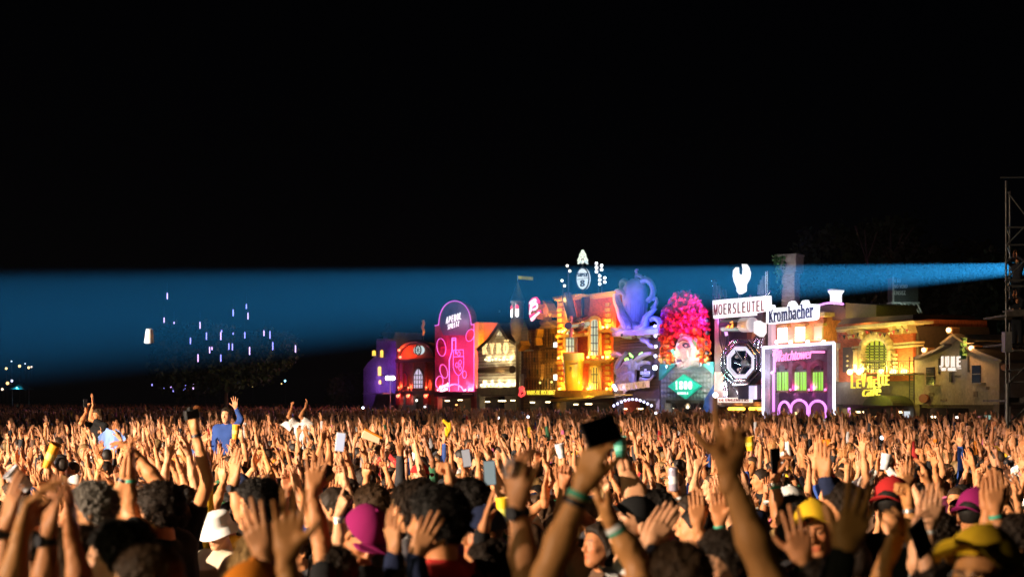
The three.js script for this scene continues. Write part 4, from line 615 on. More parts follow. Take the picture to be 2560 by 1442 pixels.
{ // octopus jug statue on the roof
  const b = new Bay('octopus_jug', 'giant two-handled jug held by curling octopus arms, lit blue on the roof ledge', 'statue', 1545, 104, 1640, 101), bl = W_('statue_grey', [.42, .44, .5], .5, grime), Zp = (px, py, o = -1.2) => b.p3(px, py, o);
  const cx = 1588, [u, v0] = b.loc(cx, 832, -1.2), H = (py) => b.loc(cx, py, -1.2)[1], r = (px) => Math.abs(b.loc(cx + px, 760, -1.2)[0] - u);
  const jug = b.add('jug', new THREE.LatheGeometry([[0, H(832)], [r(19), H(832)], [r(20), H(815)], [r(18), H(800)], [r(21), H(775)], [r(23), H(745)], [r(22), H(722)], [r(16), H(706)], [r(9), H(699)], [r(7), H(697)], [0, H(697)]].map((a) => new THREE.Vector2(...a)), 36).translate(u, 0, -1.2), bl);
  for (let i = 0; i < 16; i++) { const a = i / 16 * Math.PI * 2, rr = r(21.5); b.add('flute', bar(v3(u + rr * .88 * Math.cos(a), H(805), -1.2 + rr * .88 * Math.sin(a)), v3(u + rr * 1.05 * Math.cos(a), H(760), -1.2 + rr * 1.05 * Math.sin(a)), .05, 6, .02), bl, jug); }
  const arm_ = (n, pts, r0, r1) => { const P = pts.map(([x, y, o]) => Zp(x, y, o ?? -1.2)), cv = new THREE.CatmullRomCurve3(P), m = pts.length * 8, g = new THREE.TubeGeometry(cv, m, 1, 10), p = g.attributes.position; for (let i = 0; i <= m; i++) { const c = cv.getPointAt(i / m), q = lerp(r0, r1, i / m); for (let j = 0; j <= 10; j++) { const k = i * 11 + j; p.setXYZ(k, c.x + (p.getX(k) - c.x) * q, c.y + (p.getY(k) - c.y) * q, c.z + (p.getZ(k) - c.z) * q); } } g.computeVertexNormals(); const o = b.add(n, g, bl); const su = []; for (let i = 2; i < m; i += 2) { const c = cv.getPointAt(i / m), q = lerp(r0, r1, i / m); su.push(new THREE.TorusGeometry(q * .36, q * .14, 5, 9).translate(c.x, c.y, c.z + q * .9)); } b.add('sucker_row', merge(su), W_('sucker_pale', [.7, .68, .75], .5), o); return o; };
  arm_('handle', [[1571, 712], [1564, 703], [1556, 705], [1555, 716], [1560, 726], [1566, 742]], .22, .2); arm_('handle', [[1606, 702], [1618, 700], [1628, 708], [1634, 726], [1630, 742], [1620, 752]], .24, .2); arm_('lid_lever', [[1590, 697], [1592, 684], [1590, 676], [1595, 673]], .12, .08); arm_('lid_lever', [[1592, 688], [1600, 690], [1610, 695], [1614, 692]], .16, .1);
  arm_('octopus_arm', [[1578, 825, -.6], [1562, 800, -.2], [1552, 775, -.4], [1542, 750, -.6], [1542, 732, -.6], [1552, 728, -.4], [1562, 738, -.3], [1560, 748, -.3]], .5, .13); arm_('octopus_arm', [[1570, 830, -.3], [1568, 812, 0], [1556, 790, 0], [1550, 770, -.1]], .42, .18); arm_('octopus_arm', [[1598, 828, -.3], [1612, 815, .1], [1616, 795, .1], [1630, 780, -.1], [1640, 770, -.2]], .48, .14); arm_('octopus_arm', [[1604, 832, 0], [1622, 830, .3], [1640, 824, .3], [1652, 815, .2], [1650, 803, .1], [1636, 796, .1], [1626, 800, .2]], .5, .16); arm_('octopus_arm', [[1584, 834, .3], [1560, 834, .5], [1540, 826, .4], [1530, 822, .3]], .4, .16); arm_('octopus_arm', [[1632, 772, -.6], [1642, 755, -.7], [1640, 745, -.7], [1632, 750, -.6]], .2, .08);
  for (const x of [1581, 1600]) { const p = Zp(x, 820, -.15); b.add('octopus_eye', new THREE.TorusGeometry(.16, .05, 8, 20).translate(p.x, p.y, p.z + .35), W_('sucker_pale', [.7, .68, .75], .5)); b.add('octopus_eye', new THREE.SphereGeometry(.09, 12, 8).translate(p.x, p.y, p.z + .33), W_('sucker_pale', [.7, .68, .75], .5)); }
  b.add('octopus_head', new THREE.SphereGeometry(1, 24, 16).scale(r(30), .62, .8).translate(u, b.loc(cx, 823, -.8)[1], -.8), bl);
  for (const [x, y, o, c, p] of [[1590, 818, 3.0, [.03, .07, 1], 30], [1553, 812, 2.4, [.12, .1, 1], 9], [1630, 812, 2.4, [.05, .08, 1], 14], [1580, 690, 2.4, [.75, .9, 1], 2.4], [1536, 830, 1.4, [.9, .6, 1], .8]]) b.glowAt(x, y, o, c, p);
  for (const x of [1555, 1590, 1630]) { const p = b.p3(x, 834, 1.0); b.add('lamp_housing', new THREE.CylinderGeometry(.12, .09, .2, 12).translate(p.x, p.y - .1, p.z), black); }
}
// ------------------------------------------------------------------ flower-hair bar with a woman's face
const petalGeo = once0('petal', () => { // a loose ruffled blossom of about 24 faces
  const l = []; for (let i = 0; i < 6; i++) { const a = i / 6 * Math.PI * 2, g = new THREE.PlaneGeometry(.5, .6, 1, 2); const p = g.attributes.position; for (let k = 0; k < p.count; k++) p.setZ(k, .28 * p.getY(k) ** 2 * 2 - .1 * Math.abs(p.getX(k))); g.translate(0, .32, 0); g.rotateX(.55 + .25 * (i % 2)); g.rotateZ(a); l.push(g); } return merge(l); });
function once0(k, f) { once0.m ??= new Map(); if (!once0.m.has(k)) once0.m.set(k, f()); return once0.m.get(k); }
{
  const b = new Bay('flower_bar', 'grey studded bar front with a white female profile and a dome of coloured blossoms', 'building', 1651, 98.5, 1785, 93.5, ROWG), gy = W_('studded_grey', [.3, .31, .32], .6), wt = W_('statue_white', [.5, .47, .5], .6);
  b.poly('wall', [[1652, 1000], [1652, 912], [1784, 905], [1784, 1000]], -2, 2, gy); b.poly('back_board', [[1660, 925], [1660, 800], [1672, 770], [1695, 745], [1720, 732], [1745, 748], [1765, 775], [1774, 810], [1776, 925]], -3, 1.6, W_('backing_dark', [.12, .03, .05], .8));
  { const st = new THREE.ConeGeometry(.25, .16, 4, 1).rotateX(Math.PI / 2).rotateZ(Math.PI / 4); const [u0, v0, u1, v1] = b.rect(1654, 922, 1784, 998, 0); for (let y = v0 + .18; y < v1 - .1; y += .36) for (let x = u0 + .18; x < u1 - .1; x += .36) { const m = b.add('stud', st, gy); m.position.set(x, y, .08); } }
  // blossoms
  const tone = { m: [.7, .03, .3], r: [.75, .03, .05], o: [.8, .2, .03], y: [.8, .42, .12], p: [.35, .12, .4] };
  for (let i = 0; i < 290; i++) {
    let x, y; do { x = R(1655, 1777); y = R(728, 925); } while (!(y > 905 ? false : ((x - 1715) / 61) ** 2 + (y < 835 ? ((y - 835) / 106) ** 2 : 0) < 1) || (x > 1688 && x < 1722 && y > 850 && y < 925));
    const o = R(-.9, .7) * (y < 770 ? .7 : 1), p = b.p3(x, y, o), k = y < 815 ? (rnd() < .7 ? 'm' : 'r') : y < 850 ? pick(['r', 'r', 'm', 'o']) : pick(['o', 'o', 'y', 'r', 'y']);
    const m = b.add('blossom', petalGeo, W_('petal_' + k, tone[k], .6, grime)); const s = R(.28, .52); m.scale.setScalar(s); m.position.copy(p); m.rotation.set(R(-.8, .8), R(-.8, .8), R(0, 6));
  }
  for (const k of ['m', 'r', 'o']) { const l = []; for (let i = 0; i < 420; i++) { let x, y; do { x = R(1655, 1777); y = k === 'm' ? R(728, 830) : k === 'r' ? R(780, 870) : R(840, 912); } while (((x - 1715) / 62) ** 2 + (y < 835 ? ((y - 835) / 107) ** 2 : 0) > 1 || (x > 1686 && x < 1722 && y > 838)); const p = b.p3(x, y, R(-1.1, .95)), s = R(.14, .34); l.push(petalGeo.clone().scale(s, s, s).rotateX(R(-1, 1)).rotateY(R(-1, 1)).translate(p.x, p.y, p.z)); } b.add('small_blossoms', merge(l), W_('petal_' + k, tone[k], .6, grime)).userData.kind = 'stuff'; }
  for (const [x, y] of [[1768, 800], [1767, 858], [1768, 882], [1768, 832]]) { const p = b.p3(x, y, .9); b.add('black_berry', new THREE.SphereGeometry(.16, 12, 10).translate(p.x, p.y, p.z), black); }
  b.poly('leaf', [[1727, 858], [1732, 848], [1740, 856], [1741, 865], [1732, 868]], 1, .08, W_('leaf_green', [.05, .3, .12], .6)); b.poly('leaf', [[1676, 876], [1684, 871], [1688, 880], [1686, 893]], 1, .08, W_('leaf_teal', [.03, .35, .35], .6));
  // the face, in profile towards the left, rounded
  { const out = [[1698, 838], [1703, 833], [1708, 834], [1702, 842], [1696, 852], [1692, 862], [1690, 868], [1692, 873], [1688, 881], [1690, 885], [1689, 890], [1692, 893], [1689, 899], [1691, 905], [1690, 912], [1694, 918], [1702, 920], [1712, 917], [1722, 912], [1728, 900], [1727, 884], [1730, 868], [1722, 854], [1712, 846], [1704, 846]]; const f = b.poly('face', out.map((p) => p), .35, .9, wt, undefined, .12); b.poly('cheek', [[1697, 874], [1706, 868], [1716, 878], [1718, 892], [1708, 900], [1700, 890]], 1.2, .16, wt, f, .07); b.poly('nose', [[1688, 881], [1692, 868], [1698, 874], [1698, 884], [1692, 887]], 1.2, .2, wt, f, .08); b.poly('chin', [[1692, 908], [1700, 906], [1706, 912], [1701, 919], [1694, 917]], 1.2, .14, wt, f, .06); b.tube('brow_line', [[1697, 856], [1706, 851], [1720, 853]], 1.3, .05, M('brow_brown', [.18, .09, .09], .6), false, true, f); b.poly('lips', [[1691, 896], [1699, 898], [1703, 902], [1696, 906], [1692, 905]], 1.2, .12, M('lips_blue', [.03, .04, .12], .4), f, .04); b.poly('eye', [[1706, 862], [1713, 858], [1721, 860], [1724, 866], [1716, 869], [1709, 868]], 1.2, .12, M('eye_shadow', [.05, .07, .12], .5), f, .04); b.disc('eyeball', 1714, 864, 2.6, 1.32, .04, wt, 12, f);  b.poly('nostril', [[1691, 884], [1696, 882], [1697, 886], [1692, 888]], 1.2, .1, M('eye_shadow', [.05, .07, .12], .5), f); }
  for (const s of [0, 1]) b.poly('fabric_fan', s ? [[1737, 905], [1785, 904], [1785, 936], [1760, 915]] : [[1647, 950], [1650, 910], [1690, 908], [1670, 925]], .3, .25, W_('teal_fabric', [.06, .45, .42], .6));
  { const d = b.poly('diamond_sign', [[1670, 966], [1708, 936], [1750, 965], [1712, 997]], .25, .2, M('green_glass_sign', [.02, .4, .25], .35, { glow: [.02, .62, .4], glowAmount: .55 })); for (let i = 0; i < 5; i++) b.tube('facet', [[1676 + i * 15, 966], [1700 + i * 5, 966 - 22 + Math.abs(i - 2) * 6]], .46, .02, M('facet_green', [.1, .6, .42], .3), false, false, d); b.word('neon_letter', '1800', 1710, 963, 46, 21, .5, .08, neon('sign_white_green', [.92, 1, .97], 1.6), 'serif_bold', .66, 0, 0, d); b.word('neon_letter', 'TEQUILA', 1708, 983, 28, 6, .5, .06, neon('sign_white_green', [.92, 1, .97], 1.6), 'sans_regular', .66, 0, 0, d); }
  b.glowAt(1664, 915, 1.5, [.7, 1, 1], 4.5); b.glowAt(1756, 908, 1.5, [.75, 1, 1], 4.5); b.glowAt(1688, 905, 2.6, [.95, .88, 1], 2.4); b.glowAt(1740, 880, 1.7, [1, .45, .12], 5); b.glowAt(1668, 880, 1.7, [1, .4, .15], 4); b.glowAt(1725, 825, 1.8, [1, .08, .12], 7); b.glowAt(1722, 782, 1.8, [1, .12, .7], 7); b.glowAt(1682, 800, 1.8, [1, .08, .25], 5); b.glowAt(1757, 800, 1.7, [.8, .25, 1], 4); b.glowAt(1708, 966, 2, [.3, .9, .65], 2); b.glowAt(1765, 960, 2, [.6, .8, 1], 2);
  for (const [x, y] of [[1668, 912], [1752, 906], [1690, 908]]) { const p = b.p3(x, y, 1.35); b.add('lamp_housing', new THREE.CylinderGeometry(.1, .08, .2, 10).translate(p.x, p.y - .16, p.z), black); }
  b.bar(1652, 1784, 1000, { pier: gy }, []);
  for (const x of [1684, 1720, 1751]) { const p = b.p3(x, 1011, -.8); const l = b.add('pendant_lamp', new THREE.ConeGeometry(.32, .5, 16, 1, true).translate(p.x, p.y, p.z), W_('pendant_tin', [.4, .36, .3], .4, grime, { metalness: .7 })); b.add('pendant_bulb', new THREE.SphereGeometry(.08, 10, 8).translate(p.x, p.y - .2, p.z), glowM('pendant_bulb', [1, .85, .6], 5), l); b.add('pendant_cord', bar(v3(p.x, p.y + .2, p.z), v3(p.x, p.y + 1.4, p.z), .015, 5), black, l); } b.glowAt(1720, 1015, -.6, [1, .8, .55], .8);
  b.poly('blue_wing', [[1762, 1000], [1784, 962], [1784, 1030], [1755, 1030]], .2, .2, W_('blue_wing', [.04, .1, .35], .6));
}
// ------------------------------------------------------------------ machine bar with wrench sign
{
  const b = new Bay('machine_bar', 'dark machine-like bar front with an octagonal steel door under a white sign board', 'building', 1786, 92.5, 1908, 87.5, ROWG), wl = W_('machine_dark', [.06, .045, .045], .7), ch = M('chrome', [.7, .7, .74], .2, { metalness: 1 }), st = W_('machine_steel', [.38, .38, .42], .35, grime, { metalness: .8 });
  b.poly('wall', [[1787, 1000], [1787, 775], [1907, 770], [1907, 1000]], -2, 2, wl); b.bx('red_panel', 1880, 945, 1908, 998, 0, .12, W_('red_panel', [.5, .12, .14], .6)); b.bx('red_panel', 1786, 930, 1810, 998, 0, .12, W_('beige_panel', [.5, .3, .24], .6)); b.bx('brown_post', 1868, 800, 1880, 852, 0, .3, W_('brown_post', [.3, .14, .08], .6));
  const oct = (k, cx = 1854, cy = 906) => { const o = []; for (let i = 0; i < 8; i++) { const a = Math.PI / 8 + i * Math.PI / 4; o.push([cx + 50 * k * Math.cos(a), cy + 57 * k * Math.sin(a)]); } return o; };
  const d0 = b.poly('octagon_frame', oct(1.06), .1, .35, st, undefined, .06); b.poly('octagon_ring', oct(.9), .46, .2, M('ring_dark', [.05, .05, .06], .4, { metalness: .6 }), d0, .05); b.tube('octagon_bead', oct(1.02), .5, .1, ch, true, false, d0); b.tube('octagon_bead', oct(.8), .72, .12, ch, true, false, d0); b.tube('octagon_light_ring', oct(.66), .74, .13, neon('octagon_ring', [.85, .85, 1], .8), true, false, d0); b.poly('octagon_glass', oct(.56), .66, .06, M('glass_dark', [.02, .02, .03], .08, { clearcoat: 1 }), d0);
  for (const [p, q] of [[[1836, 872], [1868, 918]], [[1868, 872], [1862, 905]], [[1848, 935], [1866, 902]], [[1838, 905], [1858, 912]]]) b.tube('spark_strut', [p, q], .78, .07, ch, false, false, d0); for (const [x, y, r] of [[1860, 908, 8], [1848, 924, 5], [1872, 914, 4], [1842, 892, 4]]) b.disc('rivet_boss', x, y, r, .74, .12, st, 16, d0); for (let i = 0; i < 24; i++) { const a = i / 24 * Math.PI * 2; b.disc('bolt', 1854 + 48 * Math.cos(a), 906 + 54 * Math.sin(a), 1.6, .45, .1, st, 8, d0); }
  for (const [x, y, l] of [[1800, 790, 92], [1806, 792, 90], [1812, 794, 92], [1818, 838, 60]]) b.tube('pipe', [[x, y], [x + 1, y + l * .6], [x + 10, y + l]], .35, .11, M('pipe_dark', [.16, .15, .18], .3, { metalness: .9 })); for (const x of [1812, 1818]) b.tube('pipe', [[x, 945], [x, 998]], .35, .1, ch, false, false);
  b.tube('violet_tube_light', [[1815, 828], [1817, 838]], .6, .1, neon('violet_small', [.8, .4, 1], 3), false, false);
  b.add('furnace_drum', bar(b.p3(1812, 813, .7), b.p3(1864, 812, .7), .42, 20), M('drum_black', [.03, .02, .02], .4)); b.add('drum_sleeve', bar(b.p3(1859, 812, .72), b.p3(1882, 811, .72), .46, 20), M('sleeve_white', [.5, .51, .55], .4)); for (const [x, y, h] of [[1818, 816, 7], [1828, 814, 11], [1846, 813, 9], [1857, 815, 6], [1827, 805, 4]]) b.poly('flame_light', [[x - 3, y + h * .5], [x + 3, y + h * .4], [x + 4, y - h * .5], [x, y]], 1.1, .06, glowM('flame_light', [1, .3, .03], 3)); b.glowAt(1838, 818, 1.9, [1, .4, .1], 1);
  b.poly('hex_light_panel', [[1885, 805], [1892, 801], [1899, 806], [1907, 808], [1907, 832], [1900, 842], [1885, 832]], .5, .3, glowM('hex_light', [1, .96, .98], .95)); for (const [x0, x1] of [[1884, 1893], [1895, 1902], [1903, 1909]]) b.tube('fin', [[x0, 868], [(x0 + x1) / 2, 850], [x1, 842]], .5, .12, ch);
  b.bx('column_block', 1846, 962, 1888, 998, .3, .9, M('block_black', [.04, .04, .06], .3)); b.bx('lit_column_light', 1873, 964, 1888, 998, 1.2, .15, glowM('column_light', [.72, .68, 1], .9)); b.tube('crack_line', [[1832, 968], [1842, 978], [1852, 992]], .5, .04, ch);
  { const s = b.poly('sign_board', [[1782, 751], [1921, 739], [1922, 776], [1885, 782], [1885, 788], [1784, 796]], 1.0, .25, glowM('sign_board_light', [1, .95, .96], 1.25)); 'MOERSLEUTEL'.split('').forEach((c, i) => b.text('sign_letter', c, 1790.5 + i * 11.8, 774.5 - i * 1.05, c === 'M' || c === 'O' ? 9 : 7, 27, 1.27, .05, M('sign_letter_red', [.28, .03, .05], .5), 'sans_regular', 0, 0, s)); }
  { const w = b.poly('wrench_sign', [[1848, 735], [1842, 728], [1842, 720], [1835, 703], [1832, 690], [1833, 676], [1840, 668], [1841, 683], [1848, 690], [1856, 686], [1857, 672], [1855, 660], [1860, 660], [1866, 668], [1870, 682], [1868, 696], [1860, 710], [1859, 728]], .6, .25, glowM('wrench_light', [1, .95, .94], 1.15)); b.tube('wrench_post', [[1850, 752], [1850, 733]], .5, .08, black, false, false, w); }
  for (const [x, y0, y1, m] of [[1784, 699, 748, 1], [1788, 706, 746, 0], [1797, 714, 746, 0], [1806, 722, 742, 1], [1812, 724, 744, 0], [1905, 700, 738, 0], [1910, 690, 738, 0], [1918, 679, 738, 1], [1922, 678, 736, 1], [1899, 712, 736, 0]]) b.tube('exhaust_pipe', [[x, y0], [x + (x < 1850 ? 3 : 0), y1]], -.5, .11, m ? ch : M('pipe_dark', [.16, .15, .18], .3, { metalness: .9 }), false, false);
  b.glowAt(1908, 728, 1.5, [.8, .85, 1], 2.5); b.glowAt(1795, 738, 1.5, [.8, .6, 1], 1.6); b.glowAt(1850, 800, 2.6, [1, .8, .75], 1); b.glowAt(1900, 925, 2.2, [.7, .66, 1], 2.4); b.glowAt(1850, 985, 2, [.8, .6, 1], .6); b.glowAt(1895, 985, 1.4, [1, .35, .5], 1.2); b.glowAt(1798, 980, 1.4, [1, .5, .5], 1.2); b.glowAt(1880, 855, 2.4, [.8, .82, 1], 1.6);
  b.lamp('corner_lamp', 1789, 988, 1.3, .17, [.7, .75, 1], 4, 20);
  { const s = b.bx('lower_sign', 1794, 994, 1876, 1006, .9, .2, glowM('lower_sign_light', [1, .78, .66], 1.3)); b.text('sign_lettering', 'DE ENGINEERS', 1836, 1000, 74, 7, 1.12, .03, M('sign_letter_brown', [.35, .1, .05], .6), 'sans_bold', 0, 0, s); }
  b.bx('fascia', 1786, 1004, 1908, 1014, -.2, .9, W_('fascia_machine', [.2, .1, .04], .7)); b.bar(1786, 1908, 1010, { pier: wl }, []);
  for (const [x, l] of [[1842, 36], [1892, 32]]) { const p = b.p3(x, 1022, .4), k = Math.abs(b.loc(x + l / 2, 1022, .4)[0] - b.loc(x - l / 2, 1022, .4)[0]); b.add('orange_light_tube', new THREE.CapsuleGeometry(.1, k, 4, 10).rotateZ(Math.PI / 2).translate(p.x, p.y, p.z), glowM('orange_tube', [1, .5, .04], 5)); b.glowAt(x, 1024, .8, [1, .5, .08], 2.2); }
  b.lamp('bar_lamp', 1845, 1034, -.5, .14, [1, .4, .05], .6, 5);
}
// ------------------------------------------------------------------ neon arch bar with brick storey above
{
  const b = new Bay('neon_arch_bar', 'two-storey bar outlined in white and magenta neon with three green windows and neon arches', 'building', 1908, 87, 2087, 80, ROWG), gr = W_('watch_grey', [.22, .19, .21], .8), bk = W_('watch_brick', [.55, .22, .12], .8, brickTex), tr = W_('watch_trim', [.28, .14, .16], .8);
  b.poly('wall', [[1910, 998], [1910, 872], [2086, 859], [2086, 998]], -3, 3, gr);
  // upper brick storey with windows
  b.poly('upper_wall', [[1926, 872], [1926, 795], [2060, 785], [2060, 864]], -3, 2.2, bk); b.bx('corner_strip', 1921, 800, 1930, 868, -.8, .3, glowM('corner_light', [1, .6, .75], .5)); b.bx('upper_cornice', 1922, 787, 2062, 797, -1, .7, W_('cornice_cream', [.6, .42, .2], .7));
  for (const [x0, x1, y0, y1, l] of [[1945, 1966, 819, 856, 1], [1989, 2010, 817, 853, 1], [2036, 2056, 815, 848, 0]]) { const w = b.bx('window', x0, y0, x1, y1, -.78, .1, l ? glowM('bright_window', [1, .98, .96], 2.2) : glowM('dim_window', [.6, .5, .1], .5)); b.bx('window_head', x0 - 2, y0 - 7, x1 + 2, y0, -.8, .3, W_('window_head', [.4, .28, .12], .7), w); b.bx('window_sill', x0 - 2, y1, x1 + 2, y1 + 2, -.8, .35, W_('window_head', [.4, .28, .12], .7), w); }
  for (const [x, c] of [[1943, [1, .35, .6]], [1977, [1, .72, .12]], [2020, [1, .3, .4]], [2060, [1, .85, .1]]]) b.lamp('uplight', x, 855, .1, .12, [1, .85, .8], 3.4, 12, { light: c });
  { const out = [[1916, 808], [1917, 770], [1922, 763], [1930, 762], [1932, 770], [1968, 768], [1972, 756], [1980, 752], [1985, 758], [1988, 764], [2000, 764], [2006, 752], [2014, 750], [2018, 760], [2038, 760], [2042, 764], [2040, 796], [2034, 800], [1924, 810]]; const s = b.poly('sign_board', out, .2, .25, glowM('sign_board_white', [.93, .93, 1], 1.5)); b.text('sign_lettering', 'Krombacher', 1979, 783, 112, 36, .47, .05, M('sign_letter_blue', [.02, .03, .12], .4), 'serif_bold', .02, 0, s); b.glowAt(1980, 780, 1.6, [.9, .9, 1], 2); }
  b.tube('magenta_tube_light', [[2044, 765], [2062, 759], [2082, 757], [2109, 760]], -.6, .06, nViolet); b.tube('magenta_tube_light', [[1888, 778], [1922, 774]], .1, .06, nViolet, false, false);
  b.poly('roof_block', [[2045, 800], [2045, 762], [2110, 762], [2125, 800]], -3.5, 2.1, W_('roof_dark', [.15, .07, .09], .8));
  // white neon frame and pillars
  for (const x of [1919, 2076]) b.bx('pillar', x - 7, 876 - (x > 2000 ? 12 : 0), x + 7, 1080, 0, .6, W_('pillar_grey', [.32, .3, .34], .7)); b.poly('lintel', [[1908, 886], [1908, 870], [2088, 857], [2088, 872]], 0, .6, W_('pillar_grey', [.32, .3, .34], .7));
  b.tube('white_tube_light', [[1909, 1062], [1909, 869]], .75, .085, nWhiteBlue, false, false); b.tube('white_tube_light', [[1909, 869], [2086, 857]], .75, .085, nWhiteBlue, false, false); b.tube('white_tube_light', [[2086, 857], [2086, 1078]], .75, .085, nWhiteBlue, false, false);
  b.tube('magenta_tube_light', [[1935, 1060], [1935, 935], [1930, 932], [1937, 928], [1937, 878], [1945, 872]], .75, .075, nViolet, false, false);
  b.text('neon_sign', 'The', 1944, 880, 22, 17, .8, .06, nPink, 'sans_regular', .05, .35); b.text('neon_sign', 'Watchtower', 1987, 888, 92, 24, .8, .06, nPink, 'sans_regular', .03, .35); b.tube('neon_underline', [[2030, 880], [2062, 880]], .8, .06, nPink, false, false);
  for (const x of [1955, 2000.5, 2046]) { const w = b.bx('green_window', x - 13, 930, x + 13, 976, -.02, .12, glowM('green_window', [.42, 1, .05], .85)); b.tube('mullion', [[x, 976], [x, 930]], .13, .03, M('mullion_dim', [.2, .3, .06], .6), false, false, w); for (const s of [-7, 7]) b.tube('mullion', [[x + s, 976], [x + s, 930]], .13, .015, M('mullion_dim', [.2, .3, .06], .6), false, false, w); const ap = []; for (let i = 0; i <= 10; i++) { const a = Math.PI * i / 10; ap.push([x + 15 * Math.cos(a), 922 - 16 * Math.sin(a)]); } b.tube('window_arch', ap, .08, .18, tr, false, true, w); b.poly('window_lunette', [...ap.map(([a, c]) => [x + (a - x) * .8, 924 + (c - 922) * .8])], -.02, .08, W_('lunette', [.14, .1, .12], .7), w); b.bx('window_sill', x - 15, 976, x + 15, 982, 0, .3, W_('sill_olive', [.25, .2, .1], .7), w); }
  for (const x of [1977, 2023, 2064]) { b.lamp('uplight', x, 974, .4, .07, [1, .3, .75], .45, 4, { light: [1, .1, .6] }); b.bx('pilaster', x - 5, 905, x + 5, 978, 0, .18, tr); }
  b.glowAt(1980, 898, 1.2, [1, .08, .5], .9); b.glowAt(1960, 1008, 1.4, [.9, .15, 1], .5); b.glowAt(2030, 1008, 1.4, [.9, .15, 1], .5); b.glowAt(2092, 950, 1.1, [.8, .82, 1], .8); b.glowAt(1903, 930, 1.2, [.8, .82, 1], .8); b.glowAt(1990, 862, 1.2, [.8, .82, 1], .4);
  for (const [x0, x1, top, yb] of [[1948, 1976, 1004, 1040], [1978, 2020, 1000, 1058], [2024, 2066, 1002, 1056]]) { const pts = []; for (let i = 0; i <= 12; i++) { const a = Math.PI * (1 - i / 12); pts.push([(x0 + x1) / 2 + (x1 - x0) / 2 * Math.cos(a), top + 22 - 22 * Math.sin(a)]); } b.tube('neon_arch', [[x0, yb], ...pts, [x1, yb]], .5, .075, nViolet, false, false); const open = [[x0 + 2, 1070], [x1 - 2, 1070], ...pts.slice().reverse().map(([x, y]) => [lerp((x0 + x1) / 2, x, .9), y + 3])]; b.poly('arched_opening', open, -.1, .14, dark); }
  b.poly('arcade_wall', [[1912, 1075], [1912, 997], [2084, 997], [2084, 1083]], -3.5, 3.3, gr); b.lamp('bar_lamp', 1990, 1033, .2, .09, [1, .8, .3], .3, 4);
}
{ // stone chimney with ivy behind
  const Z = 92, t = thing('chimney', 'tall stone chimney with a square pot and ivy, behind the neon arch bar', 'chimney'), st = W_('chimney_stone', [.42, .37, .33], .9, brickTex), p = (x, y) => at(x, y, Z), w = (k) => k / F * Z, c = p(1978, 1000);
  const gr = W_('chimney_grey', [.4, .38, .36], .9); t.position.set(c.x, 0, c.z); t.rotation.y = -.6;
  part('shaft', box(w(34), p(0, 676).y, w(34), 0, p(0, 676).y / 2, 0), st, t); part('pot', box(w(48), w(38), w(48), 0, p(0, 660).y, 0), gr, t); part('pot_rim', box(w(52), w(4), w(52), 0, p(0, 639).y, 0), gr, t); part('pot_base', box(w(42), w(5), w(42), 0, p(0, 682).y, 0), gr, t);
  for (const [x, y, a, b2] of [[-6, 664, 3, 8], [-12, 672, 4, 3]]) part('pot_slit', box(w(a), w(b2), .05, w(x), p(0, y).y, w(24) + .02), black, t);
  const lf = new THREE.PlaneGeometry(.16, .2), l = []; for (let i = 0; i < 160; i++) { const g = lf.clone(); g.rotateX(R(-1, 1)); g.rotateY(R(0, 6)); const k = rnd(); g.translate(-w(20) + R(-.4, .5) * (k < .5 ? 1 : .5), p(0, 645).y - k * w(90) * rnd() + R(-.2, .2), w(22) + R(-.2, .25)); l.push(g); } const iv = part('ivy', merge(l), W_('ivy_green', [.05, .16, .06], .7), t); iv.userData.kind = 'stuff';
  for (const [x, y, c2, pw] of [[-1.8, p(0, 735).y, [1, .85, .35], 3], [1.6, p(0, 740).y, [.8, .3, .9], 3], [-.8, p(0, 700).y, [.8, 1, .85], 2.5]]) { const L = new THREE.PointLight(new THREE.Color(...c2), pw); L.position.set(x, y, 2.2); L.castShadow = true; t.add(L); const h = part('lamp_housing', new THREE.CylinderGeometry(.08, .06, .18, 10), black, t); h.position.set(x, y - .18, 2.2); }
}
{ // white lit vent
  const Z = 84, t = thing('roof_vent', 'bright white round roof vent beside the long blank-letter sign', 'vent'), c = at(2091, 740, Z), r = (k) => k / F * Z;
  const g = new THREE.LatheGeometry([[0, -16], [15, -16], [14, -4], [15, 4], [20, 11], [20, 14], [0, 14]].map(([a, b]) => new THREE.Vector2(r(a), r(b))), 28); const m = part('vent_lamp', g, glowM('vent_lamp', [.95, .93, 1], 1.2), t); t.position.set(c.x, c.y, c.z); const cp = part('vent_cap', new THREE.CylinderGeometry(r(21), r(20), .08, 28), steel, t); cp.position.y = r(15); const ft = part('foot', new THREE.CylinderGeometry(r(6), r(7), r(12), 12), steel, t); ft.position.y = -r(22);
}
